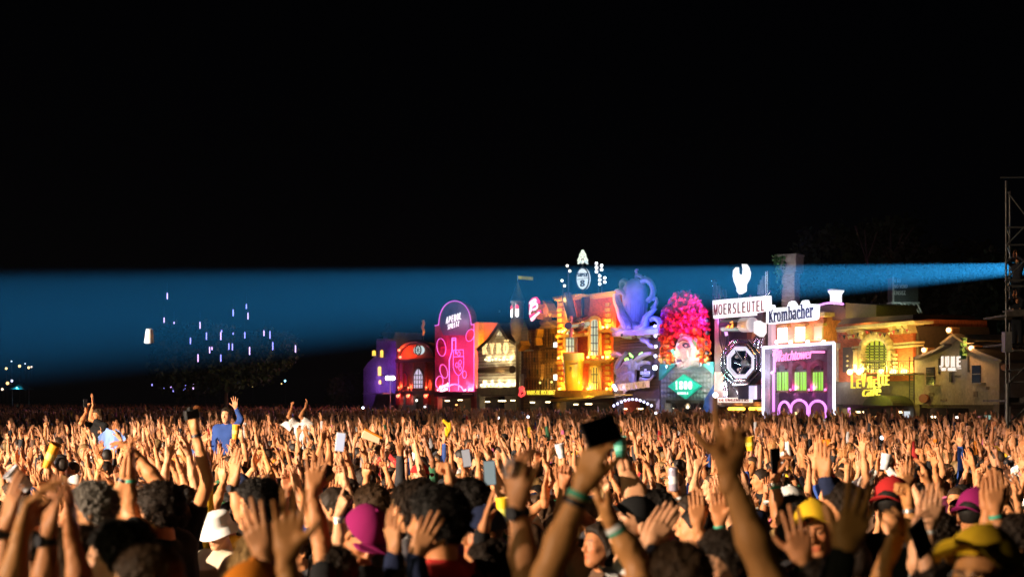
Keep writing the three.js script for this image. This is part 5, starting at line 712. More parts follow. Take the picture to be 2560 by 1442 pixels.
// ------------------------------------------------------------------ yellow neon cafe
{
  const b = new Bay('neon_cafe', 'brick cafe lit amber with a big arched green window, cornices and yellow neon lettering', 'building', 2092, 79.5, 2286, 72.5, ROWG), bk = W_('cafe_brick', [.52, .15, .06], .85, brickTex), cr = W_('cream_stone', [.66, .58, .34], .75), rd = W_('render_grey', [.16, .14, .1], .85);
  b.fill = 1.1;
  b.poly('wall', [[2094, 958], [2094, 812], [2284, 797], [2284, 958]], -4.5, 4.5, bk); b.poly('lower_wall', [[2088, 1010], [2088, 955], [2286, 952], [2286, 1016]], -7, 7.25, rd);
  b.poly('roof_block', [[2094, 812], [2110, 796], [2284, 786], [2284, 798]], -4.4, 3.8, W_('roof_red', [.07, .03, .025], .8));
  for (const [x0, y0, x1, y1, th] of [[2090, 818, 2288, 801, 7], [2092, 826, 2286, 808, 4], [2130, 866, 2155, 864, 5], [2132, 874, 2155, 872, 4], [2234, 858, 2288, 853, 5], [2234, 866, 2286, 861, 4]]) b.poly('cornice', [[x0, y0], [x1, y1], [x1, y1 + th], [x0, y0 + th]], -.2, th === 7 ? 1.1 : .6, cr);
  for (const [x, y] of [[2120, 832], [2140, 834], [2224, 822], [2246, 820], [2262, 818]]) b.poly('bracket', [[x - 8, y - 8], [x + 6, y - 9], [x + 12, y + 14], [x + 8, y + 14]], 0, .5, cr);
  const cols = [W_('bunting_red', [.4, .03, .04], .8), W_('bunting_black', [.03, .03, .03], .8), W_('bunting_cream', [.6, .5, .3], .8)]; for (let i = 0; i < 16; i++) { const x = 2100 + i * 11.2, y = 836 - i * .7 + 5 * Math.sin(i * .8); b.poly('pennant', [[x - 3.5, y], [x + 3.5, y - .3], [x, y + 9]], .95, .03, cols[i % 3]); } b.tube('bunting_cord', Array.from({ length: 9 }, (_, i) => [2096 + i * 23, 836 - i * 1.4 + 4 * Math.sin(i * 1.6)]), .96, .015, black);
  { const w = b.poly('window', b.arch(2163, 2224, 848, 930), -.05, .1, glowM('cafe_window', [.6, .7, .03], .85)); const sur = b.arch(2157, 2230, 840, 930); b.tube('window_surround', [...sur.slice(1), sur[0]], .12, .24, cr, false, false, w); for (let i = 1; i < 5; i++) b.tube('mullion', [[2163 + i * 12.2, 930], [2163 + i * 12.2, 850 + Math.abs(i - 2.5) * 5]], .08, .04, black, false, false, w); for (let y = 866; y < 925; y += 7) b.tube('louvre', [[2166, y], [2222, y]], .07, .05, M('louvre_green', [.1, .14, .03], .7), false, false, w); for (let i = 0; i < 5; i++) for (const s of [2156, 2231]) b.bx('quoin', s - 4, 884 + i * 10, s + 4, 890 + i * 10, .05, .25, cr); }
  b.bx('door', 2108, 868, 2134, 930, 0, .14, W_('door_dark', [.1, .08, .06], .7)); b.bx('door_frame', 2134, 878, 2143, 930, 0, .2, cr); for (let i = 0; i < 3; i++) b.disc('door_stud', 2118, 890 + i * 12, 2.4, .14, .05, cr, 10);
  { const l = []; for (let i = 0; i < 26; i++) l.push(bar(b.p3(2160 + i * 4.6, 934, .9), b.p3(2160 + i * 4.6, 905, .9), .018, 5)); l.push(bar(b.p3(2158, 905, .9), b.p3(2284, 902, .9), .025, 6)); b.add('railing', merge(l), black); b.bx('balcony_floor', 2156, 934, 2286, 938, 0, 1.0, rd); }
  for (const x of [2126, 2149, 2203, 2234, 2261]) b.lamp('uplight', x, 930, .55, .16, [1, .78, .3], 3.2, 14, { light: [1, .62, .16] }); b.glowAt(2195, 840, 2, [1, .82, .2], 2.4); b.glowAt(2250, 850, 2, [1, .6, .15], 2.4); b.glowAt(2120, 850, 2, [1, .8, .3], 1.8);
  [['L', 2136, 954, 12, 34], ['e', 2150, 959, 12, 22], ['V', 2162, 950, 13, 34], [font.sans_regular.data.glyphs['Я'] ? 'Я' : 'R', 2177, 955, 14, 30], ['e', 2191, 958, 11, 22], ['t', 2201, 948, 9, 34], ['t', 2211, 947, 9, 34], ['E', 2222, 950, 11, 26]].forEach(([c, x, y, w, h]) => { const m = b.text('neon_letter', c.toUpperCase() === 'E' && c === 'e' ? 'E' : c, x, y, Math.abs(w) * .72, h, 1.3, .1, nYellow, 'sans_regular'); if (w < 0) { m.geometry.computeBoundingBox(); const cxx = (m.geometry.boundingBox.min.x + m.geometry.boundingBox.max.x) / 2; m.geometry.translate(-cxx, 0, 0).scale(-1, 1, 1).translate(cxx, 0, 0); } });
  b.text('neon_sign', 'café', 2183, 978, 46, 24, 1.3, .1, nYellow, 'sans_regular', .03, .25); b.glowAt(2180, 962, 2.2, [1, .85, .1], 3.5);
  { const ar = []; for (let i = 0; i <= 12; i++) { const a = Math.PI * (1 - i / 12); ar.push([2196 + 38 * Math.cos(a), 1014 - 26 * Math.sin(a)]); } b.poly('entrance_canopy', ar, .25, 1.2, W_('canopy_green', [.05, .06, .02], .7)); }
  b.bar(2092, 2286, 1012, { pier: rd }, [[2150, 1030, 18, [1, .7, .35], .7], [2252, 1030, 14, [1, .7, .35], .7]]); b.tube('violet_tube_light', [[2124, 1048], [2124, 1019]], .2, .07, nViolet, false, false); b.bx('lit_notice_sign', 2258, 1028, 2274, 1044, .2, .06, glowM('notice_sign', [.85, .9, .95], .8));
  { const l = []; for (const x of [2275, 2286]) l.push(bar(b.p3(x, 1000, .9), b.p3(x, 892, .9), .03, 6)); for (let y = 896; y < 1000; y += 7) l.push(bar(b.p3(2275, y, .9), b.p3(2286, y, .9), .018, 5)); b.add('ladder', merge(l), black); }
  { const [u] = b.loc(2285, 900, 0), top = b.loc(2285, 800, 0)[1]; b.add('end_wall', box(.2, top - .3, 4.3, u + .12, (top - .3) / 2, -2.3), W_('end_wall_render', [.11, .075, .055], .9)); }
  b.poly('roof_box', [[2115, 800], [2115, 757], [2192, 762], [2192, 796]], -4, 2.6, W_('roof_box_olive', [.2, .17, .05], .8)); b.glowAt(2150, 785, .4, [1, .85, .2], 1.6); b.tube('roof_rail', [[2200, 795], [2200, 758]], -3, .03, steel, false, false);
}
{ // water tank tower behind
  const Z = 88, t = thing('roof_tank', 'dark square tank with white stencilled letters on splayed pale legs', 'tank'), o = at(2262, 1000, Z), w = (k) => k / F * Z, y = (py) => at(0, py, Z).y, mt = W_('tank_steel', [.5, .55, .52], .6), dk = W_('tank_dark', [.05, .06, .055], .7);
  part('tank', box(w(66), w(62), w(40), o.x + w(2), y(724), o.z - w(20)), dk, t); part('corner_post', box(w(3.5), w(64), w(3.5), o.x - w(28), y(724), o.z + w(2)), mt, t); part('tank_base', box(w(72), w(4), w(44), o.x + w(2), y(757), o.z - w(20)), mt, t);
  for (const [x0, x1] of [[-27, -34], [-18, -31], [-8, 2], [2, 4], [12, 8], [22, 36], [32, 42]]) part('leg', bar(v3(o.x + w(x0), y(758), o.z), v3(o.x + w(x1), y(783), o.z + .2), .06, 6), mt, t);
  const tw = (s, py, ww, h) => { const g = new TextGeometry(s, { font: font.sans_bold, size: 1, depth: .04, curveSegments: 3, bevelEnabled: false }); g.computeBoundingBox(); const b = g.boundingBox; g.translate(-b.min.x, -b.min.y, 0); g.scale(w(ww) / (b.max.x - b.min.x), w(h) / (b.max.y - b.min.y), 1); part('stencil_lettering', g.translate(o.x - w(26), y(py), o.z + .01), M('stencil_white', [.55, .58, .56], .7), t); }; tw('A GO', 706, 17, 8); tw('NO VEND', 720, 34, 9); tw('ENSEZ', 737, 29, 11);
  const L = new THREE.PointLight(new THREE.Color(.75, 1, .9), 1.6); L.position.set(o.x - w(20), y(778), o.z + 1); L.castShadow = true; t.add(L); part('tank_lamp', new THREE.SphereGeometry(.1, 10, 8).translate(o.x - w(20), y(782), o.z + .7), glowM('tank_lamp', [.9, .95, 1], 10), t);
}
// ------------------------------------------------------------------ white gable bar
{
  const b = new Bay('gable_bar', 'whitewashed gable bar with three orange lanterns and white letters', 'building', 2286, 72, 2502, 64.5, ROWG), wl = W_('whitewash', [.4, .35, .29], .9), rf = W_('roof_tile_dark', [.06, .05, .06], .7);
  b.fill = 1.1;
  b.poly('wall', [[2288, 1012], [2288, 893], [2335, 876], [2362, 862], [2362, 850], [2382, 835], [2402, 850], [2402, 862], [2420, 872], [2500, 902], [2500, 1012]], -6, 6, wl);
  b.poly('gable_hood', [[2350, 858], [2382, 834], [2414, 856], [2410, 860], [2382, 840], [2354, 862]], 0, .5, wl); b.poly('roof_slope', [[2284, 893], [2340, 872], [2362, 858], [2362, 865], [2340, 878], [2286, 900]], -6, 6.4, rf); b.poly('roof_slope', [[2402, 858], [2424, 868], [2506, 900], [2504, 907], [2424, 877], [2402, 866]], -6, 6.4, rf);
  b.poly('back_block', [[2286, 880], [2286, 790], [2382, 795], [2386, 880]], -9, 2.8, W_('back_brown', [.07, .04, .03], .9));
  for (const [x, y] of [[2311, 875], [2373, 825], [2430, 870]]) { b.bx('lantern_hood', x - 4, y - 6, x + 9, y + 9, -.3, .4, W_('lantern_brown', [.4, .2, .08], .7)); b.lamp('lantern', x, y, .35, .12, [1, .6, .25], 2.2, 14, { light: [1, .45, .12], out: .3 }); }
  b.word('lit_sign_letter', 'JUNE', 2378, 904, 57, 27, .3, .06, neon('june_letters', [1, .9, .82], 1.3), 'sans_bold', .56); b.word('lit_sign_letter', 'by OVRE', 2376, 923, 36, 8, .3, .08, neon('june_letters', [1, .9, .82], 1.3), 'sans_regular', .7); for (const x of [2354, 2398]) b.bx('lit_sign_dash', x - 3, 920, x + 3, 922, .3, .08, neon('june_letters', [1, .9, .82], 1.3)); b.glowAt(2378, 912, 1.4, [1, .85, .75], .2);
  for (const [x0, y0] of [[2316, 918], [2431, 913]]) { const w = b.bx('window', x0, y0, x0 + 21, y0 + 44, -.05, .1, M('night_window', [.01, .01, .012], .15, { clearcoat: .6 })); b.bx('window_bar', x0, y0 + 21, x0 + 21, y0 + 23, .05, .05, W_('window_bar', [.2, .18, .16], .7), w); b.bx('window_sill', x0 - 2, y0 + 44, x0 + 23, y0 + 47, 0, .25, wl, w); }
  b.disc('rusty_disc', 2309, 996, 11, .05, .12, W_('rusty_disc', [.3, .1, .04], .8)); b.disc('rusty_disc', 2511, 918, 8, .05, .12, W_('rusty_disc', [.3, .1, .04], .8)); b.bx('drain_stain_board', 2374, 930, 2380, 955, .02, .06, W_('board_dark', [.06, .05, .04], .8)); b.bx('timber', 2346, 896, 2349, 935, 0, .06, W_('board_dark', [.06, .05, .04], .8)); b.bx('timber', 2420, 890, 2423, 930, 0, .06, W_('board_dark', [.06, .05, .04], .8));
  for (const [x, y, w, h] of [[2330, 985, 12, 8], [2395, 940, 14, 4], [2440, 985, 10, 14], [2470, 970, 8, 7], [2360, 1000, 16, 5]]) b.bx('plaster_patch', x - w / 2, y - h / 2, x + w / 2, y + h / 2, 0, .02, W_('plaster_patch', [.26, .2, .15], .95));
  const l = [], lf = new THREE.PlaneGeometry(.16, .2); for (let i = 0; i < 90; i++) { const p = b.p3(R(2404, 2416), 848 + rnd() ** 1.5 * 45, R(.1, .5)); l.push(lf.clone().rotateX(R(-1, 1)).rotateY(R(0, 6)).translate(p.x, p.y, p.z)); } b.add('ivy', merge(l), W_('ivy_green', [.05, .16, .06], .7)).userData.kind = 'stuff';
  b.bar(2288, 2500, 1010, { pier: W_('bar_brown', [.12, .08, .06], .8) }, [[2335, 1042, 10, [1, .8, .5], .4], [2395, 1043, 5, [1, .85, .7], 0]]); b.bx('lit_notice_sign', 2462, 1038, 2476, 1048, .2, .06, glowM('exit_notice_sign', [.45, .8, .65], .5)); b.bx('lit_notice_sign', 2446, 1040, 2454, 1046, .2, .06, glowM('red_notice_sign', [.8, .2, .25], .5)); b.glowAt(2400, 990, 3.5, [1, .65, .45], .7); b.glowAt(2320, 960, 3, [1, .7, .35], .5);
}
// ------------------------------------------------------------------ scaffold tower with the search light
{
  const Z = 45, t = thing('scaffold_tower', 'galvanised scaffold tower with plank decks at the right edge', 'scaffold'), y = (py) => at(0, py, Z).y, X = (px) => at(px, 1000, Z).x, tube = (a, b, r = .033) => bar(a, b, r, 8), z = -Z, mt = M('scaffold_tube', [.2, .18, .15], .5, { metalness: .5 });
  const x0 = X(2517), x1 = X(2900), zb = z - 2.4;
  for (const [x, zz, top] of [[x0, z, y(452)], [x1, z, y(452)], [x0 * 47.4 / 45 + .12, zb, y(450)], [x1, zb, y(450)]]) part('standard', tube(v3(x, 0, zz), v3(x, top, zz)), mt, t);
  part('standard', tube(v3(X(2512), 0, z + .2), v3(X(2515), y(960), z + .2), .07), mt, t);
  for (const py of [568, 612, 700, 715, 785, 925, 955, 1000, 1060]) { part('ledger', tube(v3(x0, y(py), z), v3(x1, y(py), z), .03), mt, t); part('ledger', tube(v3(x0, y(py), z), v3(x0 * 47.4 / 45 + .12, y(py), zb), .022), mt, t); }
  for (const [a, b] of [[[2519, 610], [2575, 555]], [[2519, 480], [2580, 560]], [[2519, 960], [2580, 900]], [[2519, 695], [2575, 640]], [[2519, 1060], [2575, 1010]]]) part('brace', tube(v3(X(a[0]), y(a[1]), z + .05), v3(X(b[0]), y(b[1]), z + .05), .025), mt, t);
  part('top_bar', tube(v3(X(2503), y(444), z), v3(x1, y(440), z), .025), mt, t);
  const pk = W_('scaffold_plank', [.18, .15, .12], .8); for (const py of [787, 860, 1002]) for (let i = 0; i < 5; i++) part('plank', box(x1 - x0 - .1, .06, .42, (x0 + x1) / 2, y(py) + .001 * i, z - .3 - i * .46), pk, t); for (const py of [784, 1000]) part('toe_board', box(x1 - x0, .16, .05, (x0 + x1) / 2, y(py), z + .07), pk, t);
  part('speaker_box', box(.22, .64, .3, X(2512), y(856), z + .25), W_('box_white', [.3, .28, .25], .6), t); part('box_bracket', tube(v3(X(2512), y(856), z + .1), v3(x0, y(856), z), .03), mt, t); part('shelf_plate', box(.5, .05, .6, X(2882), y(668), z - .3), steel, t);
  // search light
  const s = thing('search_light', 'blue search light on the scaffold, its beam crossing the haze to the left', 'search light'), src = v3(X(2882), y(653), z), aim = at(0, 792, 110), dir = aim.clone().sub(src).normalize(), q = new THREE.Quaternion().setFromUnitVectors(v3(0, 0, 1), dir);
  const hd = part('housing', new THREE.CylinderGeometry(.16, .13, .42, 20).rotateX(Math.PI / 2), black, s); hd.position.copy(src).addScaledVector(dir, -.25); hd.quaternion.copy(q); const ln = part('lamp_lens', new THREE.CircleGeometry(.14, 20), glowM('search_lens', [.3, .7, 1], 4), s); ln.position.copy(src).addScaledVector(dir, -.03); ln.quaternion.copy(q); part('yoke', bar(v3(src.x + .2, src.y - .28, src.z), v3(src.x + .2, src.y, src.z), .03, 6), black, s);
  const L = new THREE.SpotLight(new THREE.Color(.03, .42, 1), BEAM, 0, 4.0 * Math.PI / 180, .95, 2); L.position.copy(src); L.target.position.copy(aim); L.castShadow = true; L.shadow.radius = .15; scene.add(L, L.target);
  { const edge = at(0, 690, 110).sub(src).normalize(), c = src.clone().addScaledVector(edge, .7), bd = part('barn_door', box(.5, .4, .006, 0, .2, 0), black, s); bd.position.copy(c); bd.quaternion.copy(q); part('barn_door_arm', bar(src.clone().add(v3(0, .16, 0)), c.clone().add(v3(0, .16, 0)), .012, 6), black, s); }
  for (const [px, py, lab, sh] of [[2541, 742, 'crew member in black standing on the middle scaffold deck', 'black'], [2541, 640, 'crew member on the upper scaffold deck beside the search light', 'charcoal']]) {
    const g = thing('person', lab, 'person', 'crew on the scaffold'), T = templ(9, 1), base = y(py) - 1.64; g.position.set(X(px + 4) * 46.1 / 45, base, z - 1.1); g.rotation.y = -.6; dress(g, { body: T.body, shirt: T.shirt, trousers: T.trousers, hair: templHair(9) }, { skin: 1, shirt: sh, trousers: 'black', hairColor: 'dark', headM: T.head });
    part('deck_plate', box(1.2, .05, 1.0, X(px + 4) * 46.1 / 45 + .3, base - .03, z - 1.1), pk, t);
  }
}
// ------------------------------------------------------------------ trees
const leafClump = once0('clump', () => { const l = []; for (let i = 0; i < 9; i++) { const g = new THREE.PlaneGeometry(.3, .22); g.rotateX(R(-1.2, 1.2)); g.rotateY(R(0, 6.28)); g.translate(R(-.4, .4), R(-.35, .35), R(-.4, .4)); l.push(g); } return merge(l); });
function tree(name, label, x, z, h, rad, n, crownY, leaf, group) {
  const t = thing(name, label, 'tree', group); t.position.set(x, 0, z); const bark = W_('bark', [.09, .065, .045], .95), limbs = [], tips = [];
  const grow = (a, d, len, r, lv) => { const b = a.clone().addScaledVector(d, len); limbs.push(bar(a, b, r, 7, r * .66)); if (lv === 0) { tips.push(b); return; } for (let i = 0; i < 3; i++) grow(b, d.clone().add(v3(R(-.8, .8), R(-.15, .5), R(-.8, .8))).normalize(), len * R(.62, .8), r * .6, lv - 1); tips.push(b.clone()); };
  grow(v3(0, -.05, 0), v3(.05, 1, 0).normalize(), h * .3, h * .022, 3); part('trunk', merge(limbs), bark, t);
  const cl = [], m = new THREE.Matrix4(), q = new THREE.Quaternion(), lobes = Array.from({ length: 16 }, () => [R(-1, 1), R(-.8, 1), R(-1, 1), R(.3, .55)]);
  for (let i = 0; i < n; i++) { const L = pick(lobes), u = v3(R(-1, 1), R(-1, 1), R(-1, 1)).normalize().multiplyScalar(L[3] * Math.cbrt(R(.25, 1))); const p = v3((L[0] * .62 + u.x) * rad, crownY + (L[1] * .6 + u.y) * (h - crownY) * .75, (L[2] * .62 + u.z) * rad); q.setFromEuler(new THREE.Euler(R(0, 6), R(0, 6), R(0, 6))); const s = R(.7, 1.5); cl.push(leafClump.clone().applyMatrix4(m.compose(p, q, v3(s, s, s)))); }
  part('crown', mergeGeometries(cl), leaf, t); return t;
}
const leafA = M('leaf_dark_green', [.035, .06, .02], .85), leafB = M('leaf_brownish', [.05, .04, .018], .85);
{ const g = 'tall trees behind the bars'; const P = (px, Z) => at(px, 1000, Z);
  for (const [px, Z, h, r, lab, lf] of [[2150, 112, 20, 6.5, 'tallest dark tree behind the neon arch bar and cafe', leafA], [2010, 116, 12.5, 5, 'round dark tree behind the stone chimney', leafA], [2330, 108, 17, 6, 'dark tree behind the white gable bar', leafB], [2480, 100, 15, 5, 'dark tree behind the scaffold tower', leafA]]) { const p = P(px, Z); tree('broadleaf_tree', lab, p.x, p.z, h, r, 1900, h * .55, lf, g); }
  const p = P(560, 128); tree('broadleaf_tree', 'dark tree hung with white light tubes beyond the crowd', p.x, p.z, 11.5, 6.2, 1200, 6.5, leafA, 'dark trees on the left'); const p2 = P(480, 205); tree('broadleaf_tree', 'small far tree with a row of light tubes low down', p2.x, p2.z, 7, 5, 700, 4.5, leafA, 'dark trees on the left'); const p3 = P(925, 165); tree('broadleaf_tree', 'dark bushy tree beside the purple castle', p3.x - 2.5, p3.z, 6.5, 2.6, 900, 3.4, leafA, 'dark trees on the left');
}
// ------------------------------------------------------------------ hanging light tubes, far lamps
{
  const nth = (i) => ['first', 'second', 'third', 'fourth', 'fifth', 'sixth', 'seventh', 'eighth', 'ninth', 'tenth', 'eleventh', 'twelfth', 'thirteenth', 'fourteenth', 'fifteenth', 'sixteenth', 'seventeenth', 'eighteenth', 'nineteenth', 'twentieth', 'twenty-first', 'twenty-second', 'twenty-third', 'twenty-fourth'][i];
  const led = glowM('tube_led', [.32, .3, 1], 2.6), led2 = glowM('tube_led_pink', [.7, .45, 1], 2.6);
  const add = (px, py, l, Z, lab, grp) => { const t = thing('hanging_light_tube', lab, 'light tube', grp), p = at(px, py, Z), h = l / F * Z; part('tube_lamp', new THREE.CapsuleGeometry(.034 * Z / 105, h, 4, 8), rnd() < .6 ? led : led2, t); part('tube_cap', new THREE.CylinderGeometry(.05, .05, .1, 8).translate(0, h / 2 + .08 * Z / 105, 0), black, t); part('hanging_wire', bar(v3(0, h / 2 + .1, 0), v3(0, h / 2 + .9, 0), .006, 4), black, t); t.position.copy(p); };
  const list = [[417, 740, 14], [409, 800, 11], [434, 807, 3], [499, 813, 15], [515, 840, 16], [475, 852, 14], [494, 895, 17], [523, 875, 14], [529, 871, 6], [551, 840, 18], [553, 828, 4], [551, 895, 15], [582, 782, 15], [615, 766, 10], [619, 790, 15], [571, 866, 14], [580, 867, 15], [611, 838, 14], [623, 877, 18], [659, 833, 12], [674, 837, 17], [681, 865, 18], [738, 872, 16], [582, 834, 3]];
  list.sort((a, b) => a[0] - b[0]).forEach(([x, y, l], i) => add(x, y, l, 118, `slim white-violet light tube in the dark tree, ${nth(i)} from the left, ${y < 800 ? 'high' : y < 850 ? 'halfway' : 'low'}`, 'hanging light tubes'));
  for (const [i, [x, y, l]] of [[379, 962, 3], [408, 970, 3], [426, 967, 2], [432, 972, 13], [458, 969, 10], [462, 963, 16], [468, 961, 9], [482, 966, 12], [504, 960, 16], [516, 958, 16]].entries()) add(x, y, l, 200, `tiny white-violet light tube low above the far crowd, ${nth(i)} from the left of its row`, 'low row of far light tubes');
  const far = (px, py, Z, rgb, r, lab, g) => { const t = thing('far_lamp', lab, 'lamp', 'far lamps at the left'), p = at(px, py, Z); part('post', bar(v3(p.x, 0, p.z - .1), v3(p.x, p.y, p.z - .1), .06, 6), black, t); part('bulb_lamp', new THREE.SphereGeometry(r * .55, 10, 8).translate(p.x, p.y, p.z), glowM('far_' + rgb.join('_'), rgb, g ?? 3), t); };
  for (const [i, [x, y, c, r]] of [[14, 921, [1, .65, .25], .3], [47, 915, [1, .65, .25], .35], [70, 919, [1, .65, .25], .32], [77, 917, [1, .75, .6], .2], [17, 958, [1, .55, .2], .4], [28, 952, [.7, .7, 1], .3], [4, 973, [1, .7, .5], .3], [61, 909, [.8, .85, 1], .14], [27, 903, [.8, .85, 1], .16]].sort((a, b) => a[0] - b[0]).entries()) far(x, y, 215, c, r, `small ${c[2] > .8 ? 'white' : 'amber'} lamp far off at the left edge, ${nth(i)} from the left`);
  far(712, 952, 175, [.3, .75, 1], .2, 'single cyan lamp right of the low light tubes', 5); for (const [i, [x, y]] of [[444, 966], [493, 958], [513, 961], [547, 965], [631, 966], [703, 959]].entries()) far(x, y, 190, [1, .7, .25], .12, `pin-prick amber lamp beside the low light tubes, ${nth(i)} from the left`, 3);
  { const t = thing('far_tent', 'small tent roof lit cyan far off at the left', 'tent'), p = at(50, 966, 205); part('roof', new THREE.ConeGeometry(1.9, .9, 4, 1).rotateY(.6).translate(p.x, p.y, p.z), W_('tent_cyan', [.1, .5, .6], .7), t); for (const s of [-1, 1]) part('leg', bar(v3(p.x + s * 1.2, 0, p.z), v3(p.x + s * 1.2, p.y - .3, p.z), .05, 6), steel, t); const L = new THREE.PointLight(new THREE.Color(.1, .8, 1), 5); L.position.set(p.x, p.y - .2, p.z + 1.6); t.add(L); part('tent_lamp', new THREE.SphereGeometry(.1, 8, 6).translate(p.x, p.y - .2, p.z + 1.6), glowM('tent_lamp', [.2, .85, 1], 6), t); }
}
// ------------------------------------------------------------------ people one can pick out, placed where the photograph shows them
const SIDES = { cam: v3(0, 0, 1), away: v3(0, 0, -1), left: v3(-1, 0, 0), right: v3(1, 0, 0), lc: v3(-.7, 0, .7), rc: v3(.7, 0, .7), la: v3(-.7, 0, -.7), ra: v3(.7, 0, -.7) };
const heroes = [];      // { px, py, Z } that must stay in view
const standing = [];    // ground positions already taken
const bandMat = { green: M('band_green', [.05, .35, .22], .6), dark: M('band_dark', [.012, .013, .02], .4), silver: M('band_silver', [.6, .6, .62], .3, { metalness: .9 }), white: M('band_white', [.7, .7, .7], .6), red: M('band_red', [.4, .03, .03], .6) };
function hero(label, o) {
  const Z = o.Z, hp = at(o.head[0], o.head[1], Z), g0 = o.lift ?? GROUND(Z), s = clamp((hp.y - g0) / 1.64, .88, 1.13);
  const root = thing('person', label, 'person', o.group);
  const th = (o.face ?? -90) * Math.PI / 180; root.position.set(hp.x, g0, -Z); root.rotation.y = th; root.scale.setScalar(s);
  const toL = (p) => p.clone().sub(root.position).applyAxisAngle(v3(0, 1, 0), -th).divideScalar(s), toD = (d) => d.clone().applyAxisAngle(v3(0, 1, 0), -th);
  const arms = []; let have = {};
  for (const a of o.arms ?? []) {
    const Za = Z + (a.dz ?? 0), W = toL(at(a.w[0], a.w[1], Za)), T = toL(at(a.t[0], a.t[1], Za + (a.tz ?? 0))), dir = T.sub(W).normalize(), S = v3(a.side * .165, 1.455, -.005);
    const E = a.e ? toL(at(a.e[0], a.e[1], Za + (a.ez ?? 0))) : ik(S, W, toD(v3(0, -1, .3)));
    const m = { side: a.side, S, E, W, dir, palm: toD(SIDES[a.palm ?? 'cam']), pose: a.pose ?? 'open', band: a.band, watch: a.watch }; arms.push(m); have[a.side] = 1;
    heroes.push({ px: a.w[0], py: a.t[1], Z: Za });
  }
  for (const sd of [-1, 1]) if (!have[sd]) arms.push(armDown(sd));
  const head = headAt(o.yaw ?? 0, o.pitch ?? 0, o.roll ?? 0), lod = o.lod ?? (Z < 9.2 ? 0 : 1);
  const G = bodyGeo({ arms, head, hair: o.hair, female: o.female, sleeve: o.sleeve, wide: o.wide }, lod);
  dress(root, G, { ...o, headM: head });
  for (const a of arms) {
    for (const [k, b] of (a.band ?? []).entries()) part('wristband', band(a, bandMat[b], .032, .07 + k * .09, .008), bandMat[b], root);
    if (a.watch) { const b = part('watch', band(a, bandMat[a.watch], .0325, .09, .011), bandMat[a.watch], root); const f = new THREE.CylinderGeometry(.021, .021, .011, 20); const x = new V3().setFromMatrixColumn(a.M, 2).multiplyScalar(-1); f.applyQuaternion(new THREE.Quaternion().setFromUnitVectors(v3(0, 1, 0), x)); const p = a.W.clone().lerp(a.E, .09).addScaledVector(x, .034); part('watch_face', f.translate(p.x, p.y, p.z), bandMat.dark, b); }
  }
  if (o.glasses) { const gl = []; for (const sd of [-1, 1]) { gl.push(new THREE.TorusGeometry(.022, .0025, 8, 24).translate(sd * .031, -.002, .1)); gl.push(bar(v3(sd * .053, .004, .098), v3(sd * .08, .006, -.01), .0022, 6)); } gl.push(bar(v3(-.009, .002, .102), v3(.009, .002, .102), .0022, 6)); part('glasses', merge(gl).applyMatrix4(head), M('glasses_frame', [.01, .01, .01], .3), root); }
  if (o.keep !== false && o.head[1] < 1440) heroes.push({ px: o.head[0], py: o.head[1] - 30, Z });
  standing.push([hp.x, Z]);
  root.userData.arms = undefined; return { root, arms, s };
}
const grp = 'recognisable people in the near crowd';
const H = (label, o) => hero(label, { group: grp, ...o });
H('raised bare arm making a rock hand sign in front of the crowd', { Z: 3.5, head: [2075, 1590], skin: 4, shirt: 'black', hair: 'short', hairColor: 'dark', arms: [{ side: 1, w: [1824, 1188], t: [1828, 1095], e: [1925, 1452], pose: 'horns', palm: 'cam' }] });
H('person whose raised hand holds a dark phone before the orange brick bar', { Z: 3.7, head: [1290, 1590], skin: 4, shirt: 'black', hair: 'short', arms: [{ side: 1, w: [1455, 1222], t: [1486, 1130], e: [1368, 1440], pose: 'hold', palm: 'ra', band: ['green', 'dark'] }] });
H('bare forearm with dark wristwatch holding up a crushed pale cup', { Z: 3.9, head: [1350, 1580], skin: 0, shirt: 'charcoal', hair: 'short', arms: [{ side: 1, w: [1296, 1262], t: [1290, 1190], e: [1322, 1470], pose: 'grip', palm: 'ra', watch: 'dark' }] });
H('large open hand with spread fingers, palm towards us', { Z: 3.7, head: [800, 1590], skin: 4, shirt: 'black', hair: 'short', arms: [{ side: -1, w: [716, 1398], t: [726, 1230], e: [748, 1580], pose: 'open', palm: 'cam' }] });
H('tall open hand with rings seen from its back beside the yellow cap', { Z: 3.6, head: [2150, 1620], skin: 4, shirt: 'black', sleeve: 2, hair: 'short', arms: [{ side: -1, w: [2110, 1385], t: [2168, 1215], e: [2065, 1560], pose: 'open', palm: 'away' }] });
H('pair of hands raised to clap with a round dark watch', { Z: 4.4, head: [150, 1560], skin: 1, shirt: 'black', sleeve: .4, hair: 'short', arms: [{ side: -1, w: [121, 1338], t: [137, 1180], e: [108, 1500], pose: 'flat', palm: 'ra', watch: 'dark' }, { side: 1, w: [178, 1345], t: [172, 1215], e: [210, 1500], dz: .14, pose: 'flat', palm: 'left' }] });
H('hands with a black watch at the left edge', { Z: 4.7, head: [-20, 1500], skin: 0, shirt: 'navy', hair: 'short', arms: [{ side: -1, w: [14, 1322], t: [36, 1208], e: [10, 1470], pose: 'flat', palm: 'ra', watch: 'dark' }] });
H('blurred bent forearm low at the left edge with curled fingers', { Z: 4.1, head: [-60, 1560], skin: 4, shirt: 'black', hair: 'short', arms: [{ side: -1, w: [52, 1332], t: [74, 1262], e: [22, 1500], pose: 'relax', palm: 'right' }] });
H('grey-haired man facing the stage behind the raised watch hand', { Z: 7.3, head: [232, 1276], face: -82, skin: 0, shirt: 'charcoal', hair: 'short', hairColor: 'grey' });
H('dark-haired man in profile with a lit forehead, close to us', { Z: 4.9, head: [300, 1402], face: -78, skin: 2, shirt: 'light blue', hair: 'short', hairColor: 'black' });
